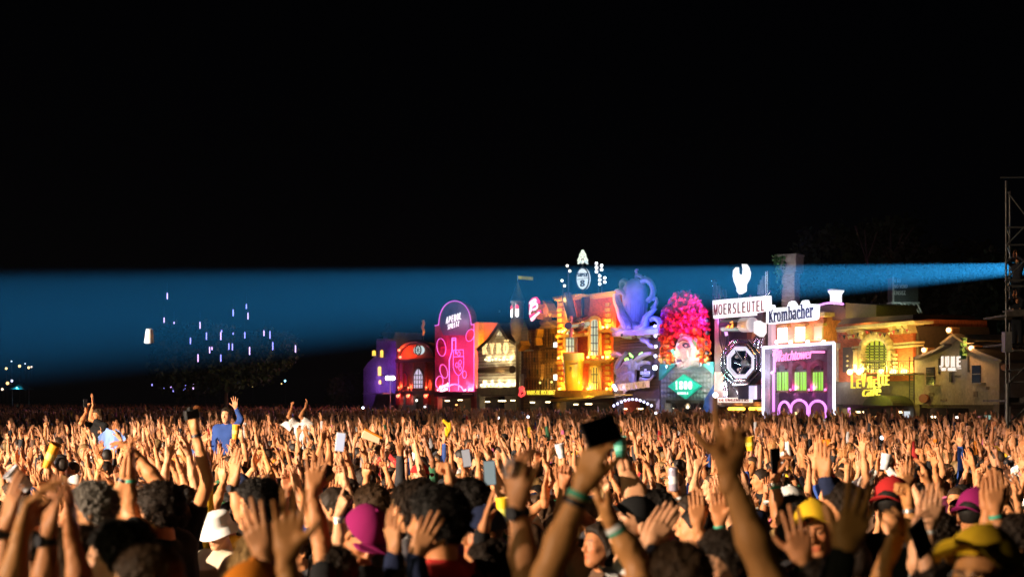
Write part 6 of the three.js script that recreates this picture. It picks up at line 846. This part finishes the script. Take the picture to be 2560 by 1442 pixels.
H('close-cropped head at the bottom edge beside the dark-haired man', { Z: 4.2, head: [372, 1468], face: -88, pitch: .1, skin: 2, shirt: 'charcoal', hair: 'crop', hairColor: 'brown' });
H('woman with long light brown hair seen from behind', { Z: 5.2, head: [196, 1408], face: 165, female: 1, skin: 0, shirt: 'black', hair: 'long', hairColor: 'brown' });
H('curly dark-haired person with joined raised forearms and bracelets', { Z: 7.8, head: [402, 1278], face: -110, skin: 1, shirt: 'black', hair: 'curly', hairColor: 'dark', arms: [{ side: -1, w: [310, 1196], t: [318, 1130], e: [282, 1272], pose: 'flat', palm: 'right', band: ['dark'] }, { side: 1, w: [324, 1196], t: [328, 1130], e: [326, 1288], pose: 'flat', palm: 'left', band: ['green'] }] });
H('person in a white bucket hat looking down', { Z: 11, head: [548, 1330], face: -35, pitch: .28, skin: 2, shirt: 'beige', hair: 'capped', hairColor: 'brown', hat: 'bucket', hatColor: 'white', lod: 0 });
H('black-haired person beside the bucket hat with a watch on a raised wrist', { Z: 8.3, head: [648, 1236], face: -80, skin: 0, shirt: 'black', hair: 'curly', hairColor: 'black', arms: [{ side: -1, w: [584, 1214], t: [590, 1135], e: [606, 1288], pose: 'flat', palm: 'ra', watch: 'dark' }] });
H('arm stretched high with a camera above the light blue shirt', { Z: 9.3, head: [432, 1300], face: -100, skin: 1, shirt: 'charcoal', hair: 'short', arms: [{ side: -1, w: [488, 1080], t: [478, 1040], e: [518, 1205], pose: 'grip', palm: 'ra', band: ['dark'] }] });
H('person forming a ring with both hands overhead', { Z: 9, head: [398, 1232], face: -90, skin: 1, shirt: 'black', hair: 'curly', arms: [{ side: 1, w: [348, 1146], t: [322, 1120], e: [394, 1208], pose: 'relax', palm: 'left' }, { side: -1, w: [320, 1172], t: [316, 1125], e: [318, 1245], pose: 'relax', palm: 'right' }] });
H('person in a magenta cap with dark curls, head bent', { Z: 7, head: [905, 1345], face: 28, pitch: .62, roll: -.25, skin: 3, shirt: 'black', hair: 'capped', hairColor: 'dark', hat: 'cap', hatColor: 'magenta', hatScale: 1.12 });
H('two large clapping hands above dark sleeves near the bottom', { Z: 5.3, head: [1015, 1500], skin: 0, shirt: 'navy', sleeve: 2, hair: 'short', arms: [{ side: -1, w: [990, 1388], t: [978, 1288], e: [985, 1500], pose: 'open', palm: 'ra' }, { side: 1, w: [1036, 1392], t: [1080, 1296], e: [1045, 1490], dz: -.12, pose: 'open', palm: 'away' }] });
H('person with black curls and a red top seen from behind', { Z: 5.9, head: [1098, 1308], face: -105, skin: 1, shirt: 'red', hair: 'curly', hairColor: 'black' });
H('upright flat hand with a bright silver watch beside the red top', { Z: 6, head: [1150, 1500], skin: 0, shirt: 'black', hair: 'short', arms: [{ side: -1, w: [1131, 1398], t: [1124, 1312], e: [1140, 1500], pose: 'flat', palm: 'ra', watch: 'silver' }] });
H('smooth back of a clapping hand with a grey wristwatch', { Z: 6.2, head: [1225, 1420], keep: false, skin: 1, shirt: 'black', sleeve: 2, hair: 'short', arms: [{ side: -1, w: [1207, 1334], t: [1224, 1248], e: [1212, 1430], pose: 'flat', palm: 'right', watch: 'silver' }] });
H('short black-haired man with visible ear below the raised teal phone', { Z: 7.6, head: [1172, 1266], face: -128, skin: 0, shirt: 'purple', hair: 'short', hairColor: 'black', arms: [{ side: 1, w: [1128, 1215], t: [1118, 1150], e: [1145, 1310], pose: 'fist', palm: 'left' }] });
H('brown-haired head left of the black curls', { Z: 9, head: [928, 1250], face: -120, skin: 1, shirt: 'charcoal', hair: 'short', hairColor: 'brown' });
H('dark head behind the pointing hand', { Z: 9.5, head: [838, 1246], face: -100, skin: 0, shirt: 'black', hair: 'short', hairColor: 'dark' });
H('wavy dark-haired head between the bent magenta cap and black curls', { Z: 8, head: [1040, 1270], face: -110, female: 1, skin: 0, shirt: 'grey', hair: 'wavy', hairColor: 'dark' });
H('hand with white bracelets pointing a finger up', { Z: 7.5, head: [890, 1440], keep: false, skin: 2, shirt: 'black', hair: 'short', arms: [{ side: -1, w: [846, 1288], t: [862, 1240], e: [850, 1385], pose: 'point', palm: 'ra', band: ['white', 'silver'] }] });
H('close short-haired head at the bottom edge with a banded arm bent across', { Z: 4.5, head: [1694, 1462], face: -125, skin: 4, shirt: 'charcoal', hair: 'short', hairColor: 'brown', arms: [{ side: 1, w: [1534, 1312], t: [1505, 1262], e: [1592, 1402], pose: 'relax', palm: 'right', band: ['white', 'green'] }] });
H('man in a black cap looking up to the stage', { Z: 7.2, head: [1590, 1312], face: -68, pitch: -.38, skin: 2, shirt: 'black', hair: 'capped', hairColor: 'black', hat: 'cap', hatColor: 'black', lod: 0 });
H('slanted clapping hands with a square black watch', { Z: 5.6, head: [1712, 1490], skin: 2, shirt: 'black', hair: 'short', arms: [{ side: 1, w: [1624, 1360], t: [1684, 1272], e: [1642, 1465], pose: 'flat', palm: 'away', watch: 'dark' }, { side: -1, w: [1614, 1352], t: [1668, 1262], e: [1610, 1460], dz: .12, pose: 'flat', palm: 'cam' }] });
H('two long forearms meeting around a green cup', { Z: 8, head: [1640, 1290], face: -110, skin: 2, shirt: 'pink', hair: 'short', hairColor: 'black', arms: [{ side: -1, w: [1560, 1180], t: [1548, 1130], e: [1586, 1262], pose: 'grip', palm: 'right' }, { side: 1, w: [1572, 1178], t: [1560, 1128], e: [1614, 1258], pose: 'grip', palm: 'left' }] });
H('hand lifting a pale drink can above the pink shirt', { Z: 9.4, head: [1730, 1290], face: -80, keep: false, skin: 0, shirt: 'black', hair: 'short', arms: [{ side: -1, w: [1694, 1240], t: [1686, 1195], e: [1716, 1306], pose: 'grip', palm: 'left', band: ['white'] }] });
H('pair of hands clapping in front of the wrench-sign bar', { Z: 7, head: [1790, 1390], keep: false, skin: 1, shirt: 'black', hair: 'short', arms: [{ side: 1, w: [1746, 1318], t: [1741, 1250], e: [1770, 1400], pose: 'flat', palm: 'away' }, { side: -1, w: [1800, 1310], t: [1794, 1240], e: [1812, 1400], pose: 'flat', palm: 'cam', band: ['green'] }] });
H('lit forehead of a person in purple near the raised rock sign arm', { Z: 5.5, head: [1815, 1412], face: -60, pitch: .1, skin: 2, shirt: 'purple', hair: 'short', hairColor: 'dark' });
H('person with a bent bare arm holding a phone before the neon arches', { Z: 8.5, head: [1985, 1300], face: -85, skin: 3, shirt: 'black', hair: 'short', hairColor: 'black', arms: [{ side: 1, w: [1937, 1204], t: [1944, 1145], e: [1948, 1288], pose: 'grip', palm: 'right', band: ['silver', 'green'] }] });
H('long clapping hand with a thin bracelet above the white cap', { Z: 8, head: [2110, 1275], face: -90, skin: 1, shirt: 'navy', sleeve: 2, hair: 'short', arms: [{ side: -1, w: [2066, 1200], t: [2058, 1130], e: [2098, 1272], pose: 'flat', palm: 'ra', band: ['silver'] }, { side: 1, w: [2078, 1204], t: [2066, 1132], e: [2120, 1268], dz: .1, pose: 'flat', palm: 'left' }] });
H('person in a bright yellow cap with its peak up', { Z: 6.8, head: [2042, 1326], face: -22, pitch: .1, roll: .18, skin: 3, shirt: 'charcoal', hair: 'capped', hairColor: 'dark', hat: 'capup', hatColor: 'yellow', lod: 0 });
H('person in a white cap behind the phone arm', { Z: 10, head: [1976, 1222], face: -62, skin: 2, shirt: 'black', hair: 'capped', hat: 'cap', hatColor: 'white' });
H('open hand with green wristbands below the yellow cap', { Z: 4.6, head: [2050, 1500], skin: 1, shirt: 'green', hair: 'short', arms: [{ side: -1, w: [2010, 1412], t: [1988, 1270], e: [2020, 1560], pose: 'open', palm: 'away', band: ['green', 'green'] }] });
H('dim half-closed hand right of the ringed hand', { Z: 4.3, head: [2230, 1560], skin: 4, shirt: 'black', hair: 'short', arms: [{ side: 1, w: [2212, 1412], t: [2256, 1318], e: [2185, 1530], pose: 'relax', palm: 'la' }] });
H('upright fist with a pale beaded bracelet', { Z: 7, head: [2335, 1345], keep: false, face: -90, skin: 4, shirt: 'black', hair: 'short', arms: [{ side: 1, w: [2274, 1268], t: [2268, 1200], e: [2292, 1372], pose: 'fist', palm: 'left', band: ['silver'] }] });
H('person in a red sequined cap seen from behind', { Z: 8, head: [2230, 1240], face: 150, skin: 1, shirt: 'black', hair: 'capped', hairColor: 'black', hat: 'capback', hatColor: 'red' });
H('clapping hands with a white bracelet near the right', { Z: 6, head: [2370, 1420], keep: false, face: -80, skin: 2, shirt: 'grey', hair: 'short', arms: [{ side: 1, w: [2322, 1322], t: [2336, 1248], e: [2318, 1420], pose: 'flat', palm: 'away', band: ['white'] }, { side: -1, w: [2304, 1318], t: [2320, 1246], e: [2292, 1410], dz: .1, pose: 'flat', palm: 'cam' }] });
H('person in a magenta cap near the right edge', { Z: 8, head: [2436, 1290], face: 140, skin: 3, shirt: 'black', hair: 'capped', hairColor: 'black', hat: 'capback', hatColor: 'magenta' });
H('man in glasses and a yellow cap, nearest face at the lower right', { Z: 4.2, head: [2462, 1448], face: -42, pitch: -.1, skin: 4, shirt: 'black', hair: 'capped', hairColor: 'black', hat: 'capup', hatColor: 'yellow', glasses: 1, hatScale: 1.1 });
H('hand gripping a dark phone low in front of the glasses man', { Z: 5, head: [2350, 1500], skin: 2, shirt: 'grey', hair: 'short', arms: [{ side: -1, w: [2316, 1388], t: [2292, 1335], e: [2332, 1500], pose: 'grip', palm: 'right' }] });
H('two clapping hands with a green band by the right edge', { Z: 6.5, head: [2540, 1360], keep: false, face: -90, skin: 1, shirt: 'black', hair: 'short', arms: [{ side: 1, w: [2490, 1284], t: [2486, 1200], e: [2512, 1370], pose: 'flat', palm: 'away', band: ['green'] }, { side: -1, w: [2470, 1280], t: [2474, 1205], e: [2465, 1370], dz: .1, pose: 'flat', palm: 'cam' }] });
H('person in an orange cap at the bottom edge', { Z: 4.1, head: [625, 1545], face: 170, skin: 0, shirt: 'orange', hair: 'capped', hairColor: 'brown', hat: 'capback', hatColor: 'orange', hatScale: 1.15 });
H('blond wavy-haired woman in green behind the orange cap', { Z: 6, head: [655, 1415], face: 150, female: 1, skin: 0, shirt: 'green', hair: 'wavy', hairColor: 'blond' });
H('open hand turned sideways between the bucket hat and the large palm', { Z: 4.4, head: [690, 1520], skin: 0, shirt: 'black', hair: 'short', arms: [{ side: 1, w: [664, 1400], t: [628, 1292], e: [690, 1520], pose: 'open', palm: 'away' }] });
H('orange-lit forearm with spread fingers above the large palm', { Z: 6, head: [830, 1440], keep: false, skin: 1, shirt: 'black', hair: 'short', arms: [{ side: 1, w: [781, 1236], t: [790, 1165], e: [802, 1348], pose: 'splay', palm: 'away' }] });
H('woman with long hair raised above the crowd filming with her phone', { Z: 26, lift: .72, head: [243, 1040], face: -30, female: 1, skin: 1, shirt: 'black', hair: 'long', hairColor: 'brown', arms: [{ side: -1, w: [214, 1030], t: [213, 1010], pose: 'grip', palm: 'right' }, { side: 1, w: [232, 1012], t: [229, 990], pose: 'splay', palm: 'left' }] });
H('person in a blue jacket raised above the crowd, one hand up', { Z: 24, lift: .7, head: [566, 1038], face: -12, skin: 2, shirt: 'blue', sleeve: 2, hair: 'short', hairColor: 'dark', wide: 1.15, arms: [{ side: 1, w: [589, 1022], t: [586, 1000], e: [602, 1048], pose: 'splay', palm: 'cam' }] });
H('person in a white top raised above the crowd with both arms up', { Z: 33, lift: .62, head: [757, 1040], face: 170, skin: 1, shirt: 'white', hair: 'short', hairColor: 'brown', arms: [{ side: -1, w: [763, 1018], t: [767, 1008], pose: 'relax', palm: 'left' }, { side: 1, w: [729, 1018], t: [728, 1006], pose: 'fist', palm: 'right' }] });

const ROW = [[-200, 230], [300, 230], [880, 165], [905, 152], [1085, 144], [1190, 134], [1300, 126], [1390, 116], [1535, 106], [1650, 99], [1785, 93], [1910, 87], [2085, 80], [2285, 72], [2500, 65], [2900, 58]];  // where the bars stand
const rowZ = (px) => { for (let i = 1; i < ROW.length; i++) if (px < ROW[i][0]) return lerp(ROW[i - 1][1], ROW[i][1], (px - ROW[i - 1][0]) / (ROW[i][0] - ROW[i - 1][0])); return 58; };
const under = (px) => px < 330 ? 'left edge' : px < 800 ? 'hanging light tubes' : px < 990 ? 'purple castle' : px < 1086 ? 'red clock hall' : px < 1186 ? 'magenta bar' : px < 1300 ? 'gabled white bar' : px < 1392 ? 'ramshackle brown bar' : px < 1532 ? 'orange brick bar' : px < 1648 ? 'octopus bar' : px < 1785 ? 'flower-hair bar' : px < 1908 ? 'wrench-sign bar' : px < 2090 ? 'neon arch bar' : px < 2286 ? 'yellow neon cafe' : px < 2500 ? 'white gable bar' : 'scaffold tower';
const spots = [];
for (let zi = 0, Z = 6.4; Z < 235; zi++) {
  const step = Z < 40 ? .62 : Z < 90 ? .8 : 1.25, half = .385 * Z + 1.5;
  for (let x = -half; x < half; x += step * (Z < 40 ? 1 : 1.05)) {
    const X = x + R(-.2, .2) + (zi % 2) * step * .5, ZZ = Z + R(-.22, .22), px = 1280 + X / ZZ * F;
    if (ZZ > rowZ(px) - 3.2) continue;
    if (Math.hypot(X - 16.9, ZZ - 45.5) < 2.2) continue;        // the scaffold tower stands here
    spots.push([X, ZZ, px]);
  }
  Z += step * .95;
}
spots.sort((a, b) => a[1] - b[1]);
const crowdShirts = ['black', 'black', 'charcoal', 'white', 'grey', 'navy', 'blue', 'red', 'beige', 'black', 'green', 'brown', 'charcoal', 'yellow', 'pink', 'white', 'orange'];
const N_IND = 300 - heroes.filter((h) => 0).length; let nInd = standing.length;
const far = [], usedLabels = new Set();
for (const [X, Z, px] of spots) {
  if (standing.length < 400 && standing.some(([a, b]) => Math.hypot(a - X, b - Z) < .42)) continue;
  let t = Math.floor(rnd() * 12); const lively = noise3(X * .28 + 40, 0, Z * .22) * .75 + noise3(X * .9, 3, Z * .9) * .25; if (rnd() > .25 + lively * 1.15) t = 5;
  if (Z > 70 && rnd() < smooth(70, 105, Z) * .75) t = 5;
  const skin = Math.floor(rnd() * rnd() * 7); let shirt = pick(crowdShirts), hc = pick(['black', 'dark', 'dark', 'brown', 'brown', 'blond']); const s = R(.89, 1.08), face = -90 + R(-75, 85), r2 = rnd(), lx = R(-.09, .09), lz = R(-.09, .09);
  if (nInd < 300) {
    if (Math.abs(px - 1280) > 1400) continue;
    // keep clear the sight line to the people placed above
    const top = 1000 + (EYE - GROUND(Z) - (t === 5 ? 1.78 : 2.12) * s) / Z * F, half = .3 / Z * F;
    if (heroes.some((h) => h.Z > Z + .1 && Math.abs(h.px - px) < half + 12 && top < h.py + 26)) { if (heroes.some((h) => h.Z > Z + .1 && Math.abs(h.px - px) < half + 12 && 1000 + (EYE - GROUND(Z) - 1.78 * s) / Z * F < h.py + 26)) continue; t = 5; }
    const T = templ(t, 1), hat = r2 < .06 ? pick(['cap', 'capback', 'cap']) : r2 < .08 ? 'bucket' : null, hatColor = pick(['black', 'white', 'navy', 'red', 'yellow', 'mint']);
    const root = thing('person', '', 'person', 'people in the crowd');
    const lab = () => `${shirt} top, ${hat ? hatColor + ' ' + (hat === 'bucket' ? 'bucket hat' : 'cap') : HAIRWORD[T.hair] + ' ' + hc.replace('dark', 'dark brown') + ' hair'}, ${SHORTPOSE[t]}, ${Z < 9.5 ? 'near' : 'farther'}, below ${under(px)}`; for (let k = 0; k < 40 && usedLabels.has(lab()); k++) { shirt = pick(crowdShirts); if (!hat) hc = pick(['black', 'dark', 'brown', 'blond', 'red', 'grey']); }
    usedLabels.add(lab()); root.userData.label = lab();
    root.position.set(X, GROUND(Z), -Z); root.rotation.set(lx, face * Math.PI / 180, lz, 'YXZ'); root.scale.set(s, s * R(.97, 1.04), s);
    dress(root, { body: T.body, shirt: T.shirt, trousers: T.trousers, hair: hat ? templCapped(t) : templHair(t) }, { skin, shirt, trousers: pick(['navy', 'black', 'charcoal', 'beige']), hairColor: hc, hat, hatColor, headM: T.head });
    standing.push([X, Z]); nInd++;
  } else far.push([X, Z, t, skin, shirt, hc, s, face, lx, lz]);
}
{ // everybody farther away: one mass of people
  const crowd = thing('crowd', 'dense mass of people with raised arms filling the field to the bars', 'crowd'); crowd.userData.kind = 'stuff';
  const col = new THREE.Color(), m4 = new THREE.Matrix4(), q = new THREE.Quaternion();
  const white = (n, rough, vc) => M(n, [1, 1, 1], rough, vc ? { vertexColors: true } : {});
  for (let t = 0; t < 12; t++) {
    const list = far.filter((f) => f[2] === t); if (!list.length) continue;
    const T = templ(t, 2), hairG = hairGeo(HAIRS[t], 2).clone().applyMatrix4(T.head);
    for (const [n, g, mat, c] of [['body', T.body, white('crowd_skin', .55, true), (f) => SKIN[f[3]].color], ['shirt', T.shirt, white('crowd_cloth', .88), (f) => cloth(f[4]).color], ['trousers', T.trousers, white('crowd_trousers', .9), () => cloth('navy').color], ['hair', hairG, white('crowd_hair', .6, true), (f) => hairMat(f[5]).color]]) {
      const im = new THREE.InstancedMesh(g, mat, list.length); im.name = n; im.castShadow = im.receiveShadow = true; im.userData.kind = 'stuff';
      list.forEach((f, i) => { q.setFromEuler(new THREE.Euler(f[8], f[7] * Math.PI / 180, f[9], 'YXZ')); im.setMatrixAt(i, m4.compose(v3(f[0], GROUND(f[1]), -f[1]), q, v3(f[6], f[6] * (1 + f[8] * .4), f[6]))); im.setColorAt(i, c(f)); });
      crowd.add(im);
    }
  }
}
console.log('people', nInd, 'crowd', far.length);
// ------------------------------------------------------------------ things held up or thrown
const slab = (w, h, d, r) => new RoundedBoxGeometry(w, h, d, 3, r);
function place(o, px, py, Z, rx = 0, ry = 0, rz = 0) { o.position.copy(at(px, py, Z)); o.rotation.set(rx, ry, rz); return o; }
function phone(label, px, py, Z, rot, color, screen) {
  const t = thing('phone', label, 'phone'); part('case', slab(.074, .152, .0095, .004), M('phone_' + color, { dark: [.012, .012, .014], pale: [.7, .68, .66] }[color], .35), t);
  part('screen', box(.067, .143, .001, 0, 0, .0054), screen ? glowM('screen_' + screen.join('_'), screen, 1) : color === 'pale' ? M('phone_back_pale', [.62, .6, .6], .3) : M('screen_off', [.008, .008, .01], .08, { clearcoat: 1 }), t);
  const c = part('camera_bump', slab(.03, .034, .003, .0012), M('phone_bump', [.03, .03, .035], .3), t); c.position.set(-.017, .054, -.006); return place(t, px, py, Z, ...rot);
}
phone('dark phone held sideways in a raised hand before the orange brick bar', 1503, 1078, 3.62, [-.5, .75, -1.05], 'dark');
phone('phone with a teal screen held above the crowd', 1224, 1182, 8.6, [0, .1, .06], 'dark', [.06, .16, .2]);
phone('white phone held upright in the mid crowd', 850, 1105, 11.5, [0, .2, -.12], 'pale', [.6, .62, .75]);
phone('phone in the bent bare arm before the neon arches', 1940, 1152, 8.45, [0, .5, .1], 'dark');
phone('phone gripped low in front of the glasses man', 2303, 1346, 4.9, [.3, .6, .5], 'dark');
phone('small phone held by the woman raised above the crowd', 212, 1008, 25.8, [0, .4, 0], 'dark');
phone('phone with a dim screen held over the left crowd', 1166, 1145, 12, [0, 0, .15], 'dark', [.15, .17, .22]);
function cup(label, px, py, Z, rot, rgb, key, s = 1, tall = .12) {
  const t = thing('cup', label, 'cup'); const g = new THREE.LatheGeometry([[0, 0], [.028, 0], [.029, .003], [.042, tall], [.0445, tall + .001], [.0445, tall + .005], [.041, tall + .004], [.0275, .006], [0, .006]].map(([a, b]) => new THREE.Vector2(a, b - tall / 2)), 28);
  part('cup_wall', g, M('cup_' + key, rgb, .4, key === 'clear' ? { transmission: .5 } : {}), t); part('printed_band', new THREE.CylinderGeometry(.0382, .0352, tall * .28, 28, 1, true), M('cup_print_' + key, rgb.map((c) => clamp(c * 1.5 + .12, 0, .85)), .5), t); t.scale.setScalar(s); return place(t, px, py, Z, ...rot);
}
cup('tall orange beaker tilted in a raised hand at the left', 126, 1140, 9.6, [.2, 0, -.45], [.85, .36, .02], 'orange', .92, .19);
cup('crumpled pale cup held up at the left edge', 48, 1200, 7.9, [.3, .2, .7], [.62, .62, .68], 'pale', 1.15);
cup('yellow beaker held beside the watch arm in the centre', 1258, 1281, 8.9, [0, 0, .03], [.85, .55, .02], 'yellow', 1.1, .16);
cup('pale crushed cup gripped above the dark wristwatch', 1302, 1176, 3.9, [.5, .3, 1.15], [.66, .64, .66], 'pale', .62);
cup('green cup held between two long forearms', 1551, 1118, 7.95, [.1, 0, .05], [.05, .34, .25], 'green', .95);
cup('white cup flying upside down through the air above the left crowd', 372, 839, 13, [.15, 0, Math.PI - .06], [.72, .8, .95], 'tossed', 1, .122);
cup('orange drink beaker beside the blue jacket', 588, 1080, 18, [0, 0, -.1], [.85, .42, .03], 'orange', 1.2, .15);
cup('clear cup raised in the middle crowd below the octopus bar', 1402, 1128, 11, [0, 0, .2], [.6, .62, .66], 'pale', .9);
cup('yellow cup raised below the machine bar', 1875, 1110, 15, [0, 0, .1], [.8, .5, .02], 'yellow', 1.2);
cup('pale cup raised below the yellow neon cafe', 2215, 1155, 11, [0, 0, -.2], [.6, .62, .66], 'pale', 1);
{ const t = thing('drink_can', 'pale lilac drink can lifted above the pink shirt', 'can'); part('can_wall', new THREE.LatheGeometry([[0, -.078], [.026, -.078], [.033, -.068], [.033, .064], [.027, .077], [.026, .079], [0, .077]].map((a) => new THREE.Vector2(...a)), 28), M('can_lilac', [.5, .46, .6], .3, { metalness: .4 }), t); part('can_label', new THREE.CylinderGeometry(.0335, .0335, .05, 28, 1, true), M('can_label', [.75, .74, .78], .4), t); part('can_tab', box(.016, .002, .022, 0, .079, 0), steel, t); place(t, 1684, 1198, 9.35, .1, 0, .04); }
{ const t = thing('camera_device', 'black compact camera held high above the light blue shirt', 'camera'); part('camera_case', slab(.14, .09, .07, .012), M('camera_black', [.02, .02, .022], .45), t); part('lens_barrel', new THREE.CylinderGeometry(.036, .04, .09, 24).rotateX(Math.PI / 2).translate(.01, 0, -.07), M('camera_black', [.02, .02, .022], .45), t); part('viewfinder', slab(.05, .03, .05, .006).translate(0, .055, 0), M('camera_black', [.02, .02, .022], .45), t); place(t, 478, 1036, 9, 0, .6, .2); t.scale.setScalar(.66); }
function shirtThing(name, label, cat, px, py, Z, w, h, rz, key, motif, outline) { // limp cloth held up: folded sheet with thickness
  const t = thing(name, label, cat), o = outline ?? [[-.18, .5], [-.1, .47], [.1, .47], [.18, .5], [.5, .28], [.42, .05], [.26, .12], [.27, -.5], [-.27, -.5], [-.26, .12], [-.42, .05], [-.5, .28]];
  const s = new THREE.Shape(o.map(([a, b]) => new THREE.Vector2(a * w, b * h))); let g = new THREE.ExtrudeGeometry(s, { depth: .012, bevelEnabled: false, curveSegments: 4 }); 
  const gr = new THREE.PlaneGeometry(w, h, 26, 30), pos = [], idx = [], inside = (x, y) => { let c = false; for (let i = 0, j = o.length - 1; i < o.length; j = i++) { const [xi, yi] = [o[i][0] * w, o[i][1] * h], [xj, yj] = [o[j][0] * w, o[j][1] * h]; if ((yi > y) !== (yj > y) && x < (xj - xi) * (y - yi) / (yj - yi) + xi) c = !c; } return c; };
  const P = gr.attributes.position, I = gr.index.array, keep = []; for (let i = 0; i < I.length; i += 3) { const cx = (P.getX(I[i]) + P.getX(I[i + 1]) + P.getX(I[i + 2])) / 3, cy = (P.getY(I[i]) + P.getY(I[i + 1]) + P.getY(I[i + 2])) / 3; if (inside(cx, cy)) keep.push(I[i], I[i + 1], I[i + 2]); }
  const wave = (x, y) => .05 * w * Math.sin(x / w * 9 + y / h * 2) + .06 * w * (noise3(x * 7 / w, y * 2.4 / h, 3) - .5) + .03 * w * noise3(x * 18 / w, y * 5 / h, 8); const n = P.count, pts = []; for (const off of [0, .012]) for (let i = 0; i < n; i++) pts.push(P.getX(i) + .03 * w * Math.sin(P.getY(i) / h * 6), P.getY(i), wave(P.getX(i), P.getY(i)) - off);
  const all = [...keep]; for (let i = 0; i < keep.length; i += 3) all.push(keep[i] + n, keep[i + 2] + n, keep[i + 1] + n); g = new THREE.BufferGeometry(); g.setAttribute('position', new THREE.Float32BufferAttribute(pts, 3)); g.setIndex(all); g.computeVertexNormals();
  part('fabric', g, cloth(key), t); if (motif) for (const [x, y, r, c] of motif) part('printed_patch', new THREE.CircleGeometry(r, 14).scale(.7, 1.2, 1).translate(x * w, y * h, wave(x * w, y * h) + .012), M('patch_' + c.join('_'), c, .8), t); return place(t, px, py, Z, 0, 0, rz);
}
shirtThing('football_shirt', 'light blue T-shirt held up by its shoulders in the left crowd', 'shirt', 274, 1120, 24, .46, .66, -.08, 'light blue', [[.08, -.05, .022, [.8, .5, .05]], [.06, .06, .02, [.75, .75, .78]], [-.02, -.2, .014, [.75, .75, .78]]]);
shirtThing('football_shirt', 'second light blue shirt under the raised camera arm', 'shirt', 470, 1152, 19, .24, .34, .2, 'light blue', [[0, -.2, .015, [.75, .75, .8]]]);
shirtThing('white_cloth', 'white cloth waved over the middle crowd', 'cloth', 716, 1066, 27, .26, .2, .2, 'white', null, [[-.5, .3], [0, .5], [.4, .35], [.5, -.1], [.15, -.5], [-.1, -.1]]);
shirtThing('orange_flag', 'small orange pennant waved below the neon arch bar', 'flag', 2068, 1108, 14, .13, .11, .5, 'orange', null, [[-.5, -.5], [.5, .1], [-.3, .5]]);
for (const [x, y, r, l] of [[1116, 1064, .5, 'topmost'], [1120, 1072, -.3, 'middle'], [1113, 1086, -.2, 'lowest']]) { const t = thing('inflatable_banana', `${l} of three yellow inflatable tubes waved below the magenta bar`, 'inflatable', 'yellow inflatables'); const cv = new THREE.CatmullRomCurve3([v3(0, -.1, 0), v3(.03, 0, 0), v3(0, .1, 0)]); part('tube_skin', new THREE.TubeGeometry(cv, 14, .035, 10), cloth('yellow'), t); for (const k of [0, 1]) { const e = cv.getPoint(k); part('tube_end', new THREE.SphereGeometry(.035, 10, 8).translate(e.x, e.y, e.z), cloth('yellow'), t); } place(t, x, y, 27, 0, 0, r); }
{ const t = thing('cardboard_sandwich', 'cream and orange cardboard wedge held up in the middle crowd', 'sign'); part('board', new THREE.ExtrudeGeometry(new THREE.Shape([[-.13, -.05], [-.12, .06], [.12, .03], [.13, -.07]].map((a) => new THREE.Vector2(...a))), { depth: .04, bevelEnabled: false }), M('cream_card', [.75, .58, .38], .8), t); part('orange_edge', bar(v3(-.12, .075, .03), v3(.15, .02, .03), .02, 8), cloth('orange'), t); place(t, 927, 1090, 20, .2, .2, -.32); }
{ const t = thing('wrist_light', 'tiny bright light on the wrist beside the red top', 'light'); part('light_case', new THREE.CylinderGeometry(.014, .014, .008, 16).rotateX(Math.PI / 2), black, t); part('light_lens', new THREE.SphereGeometry(.011, 12, 8).translate(0, 0, .006), glowM('wrist_lens_light', [.85, .85, 1], 8), t); place(t, 1133, 1405, 5.93); const L = new THREE.PointLight(new THREE.Color(.85, .88, 1), .03); L.position.set(0, 0, .03); t.add(L); }
const nthw = ['leftmost', 'second', 'third', 'fourth', 'fifth', 'rightmost'];
[[907, 1022, 66], [1062, 1019, 90], [1245, 1048, 52], [1320, 1046, 50], [1640, 1035, 70], [2206, 1100, 30]].forEach(([x, y, Z], i) => { const t = thing('phone_light', `phone torch shining as a white dot in the far crowd, ${nthw[i]} of six`, 'phone', 'phone torches in the far crowd'); part('case', slab(.075, .15, .01, .004), M('phone_dark', [.012, .012, .014], .35), t); part('torch_light', new THREE.SphereGeometry(.03 + Z * .0004, 10, 8).translate(0, .05, .01), glowM('torch_light', [.8, .85, 1], 5), t); place(t, x, y, Z); });
renderer.render(scene, camera);
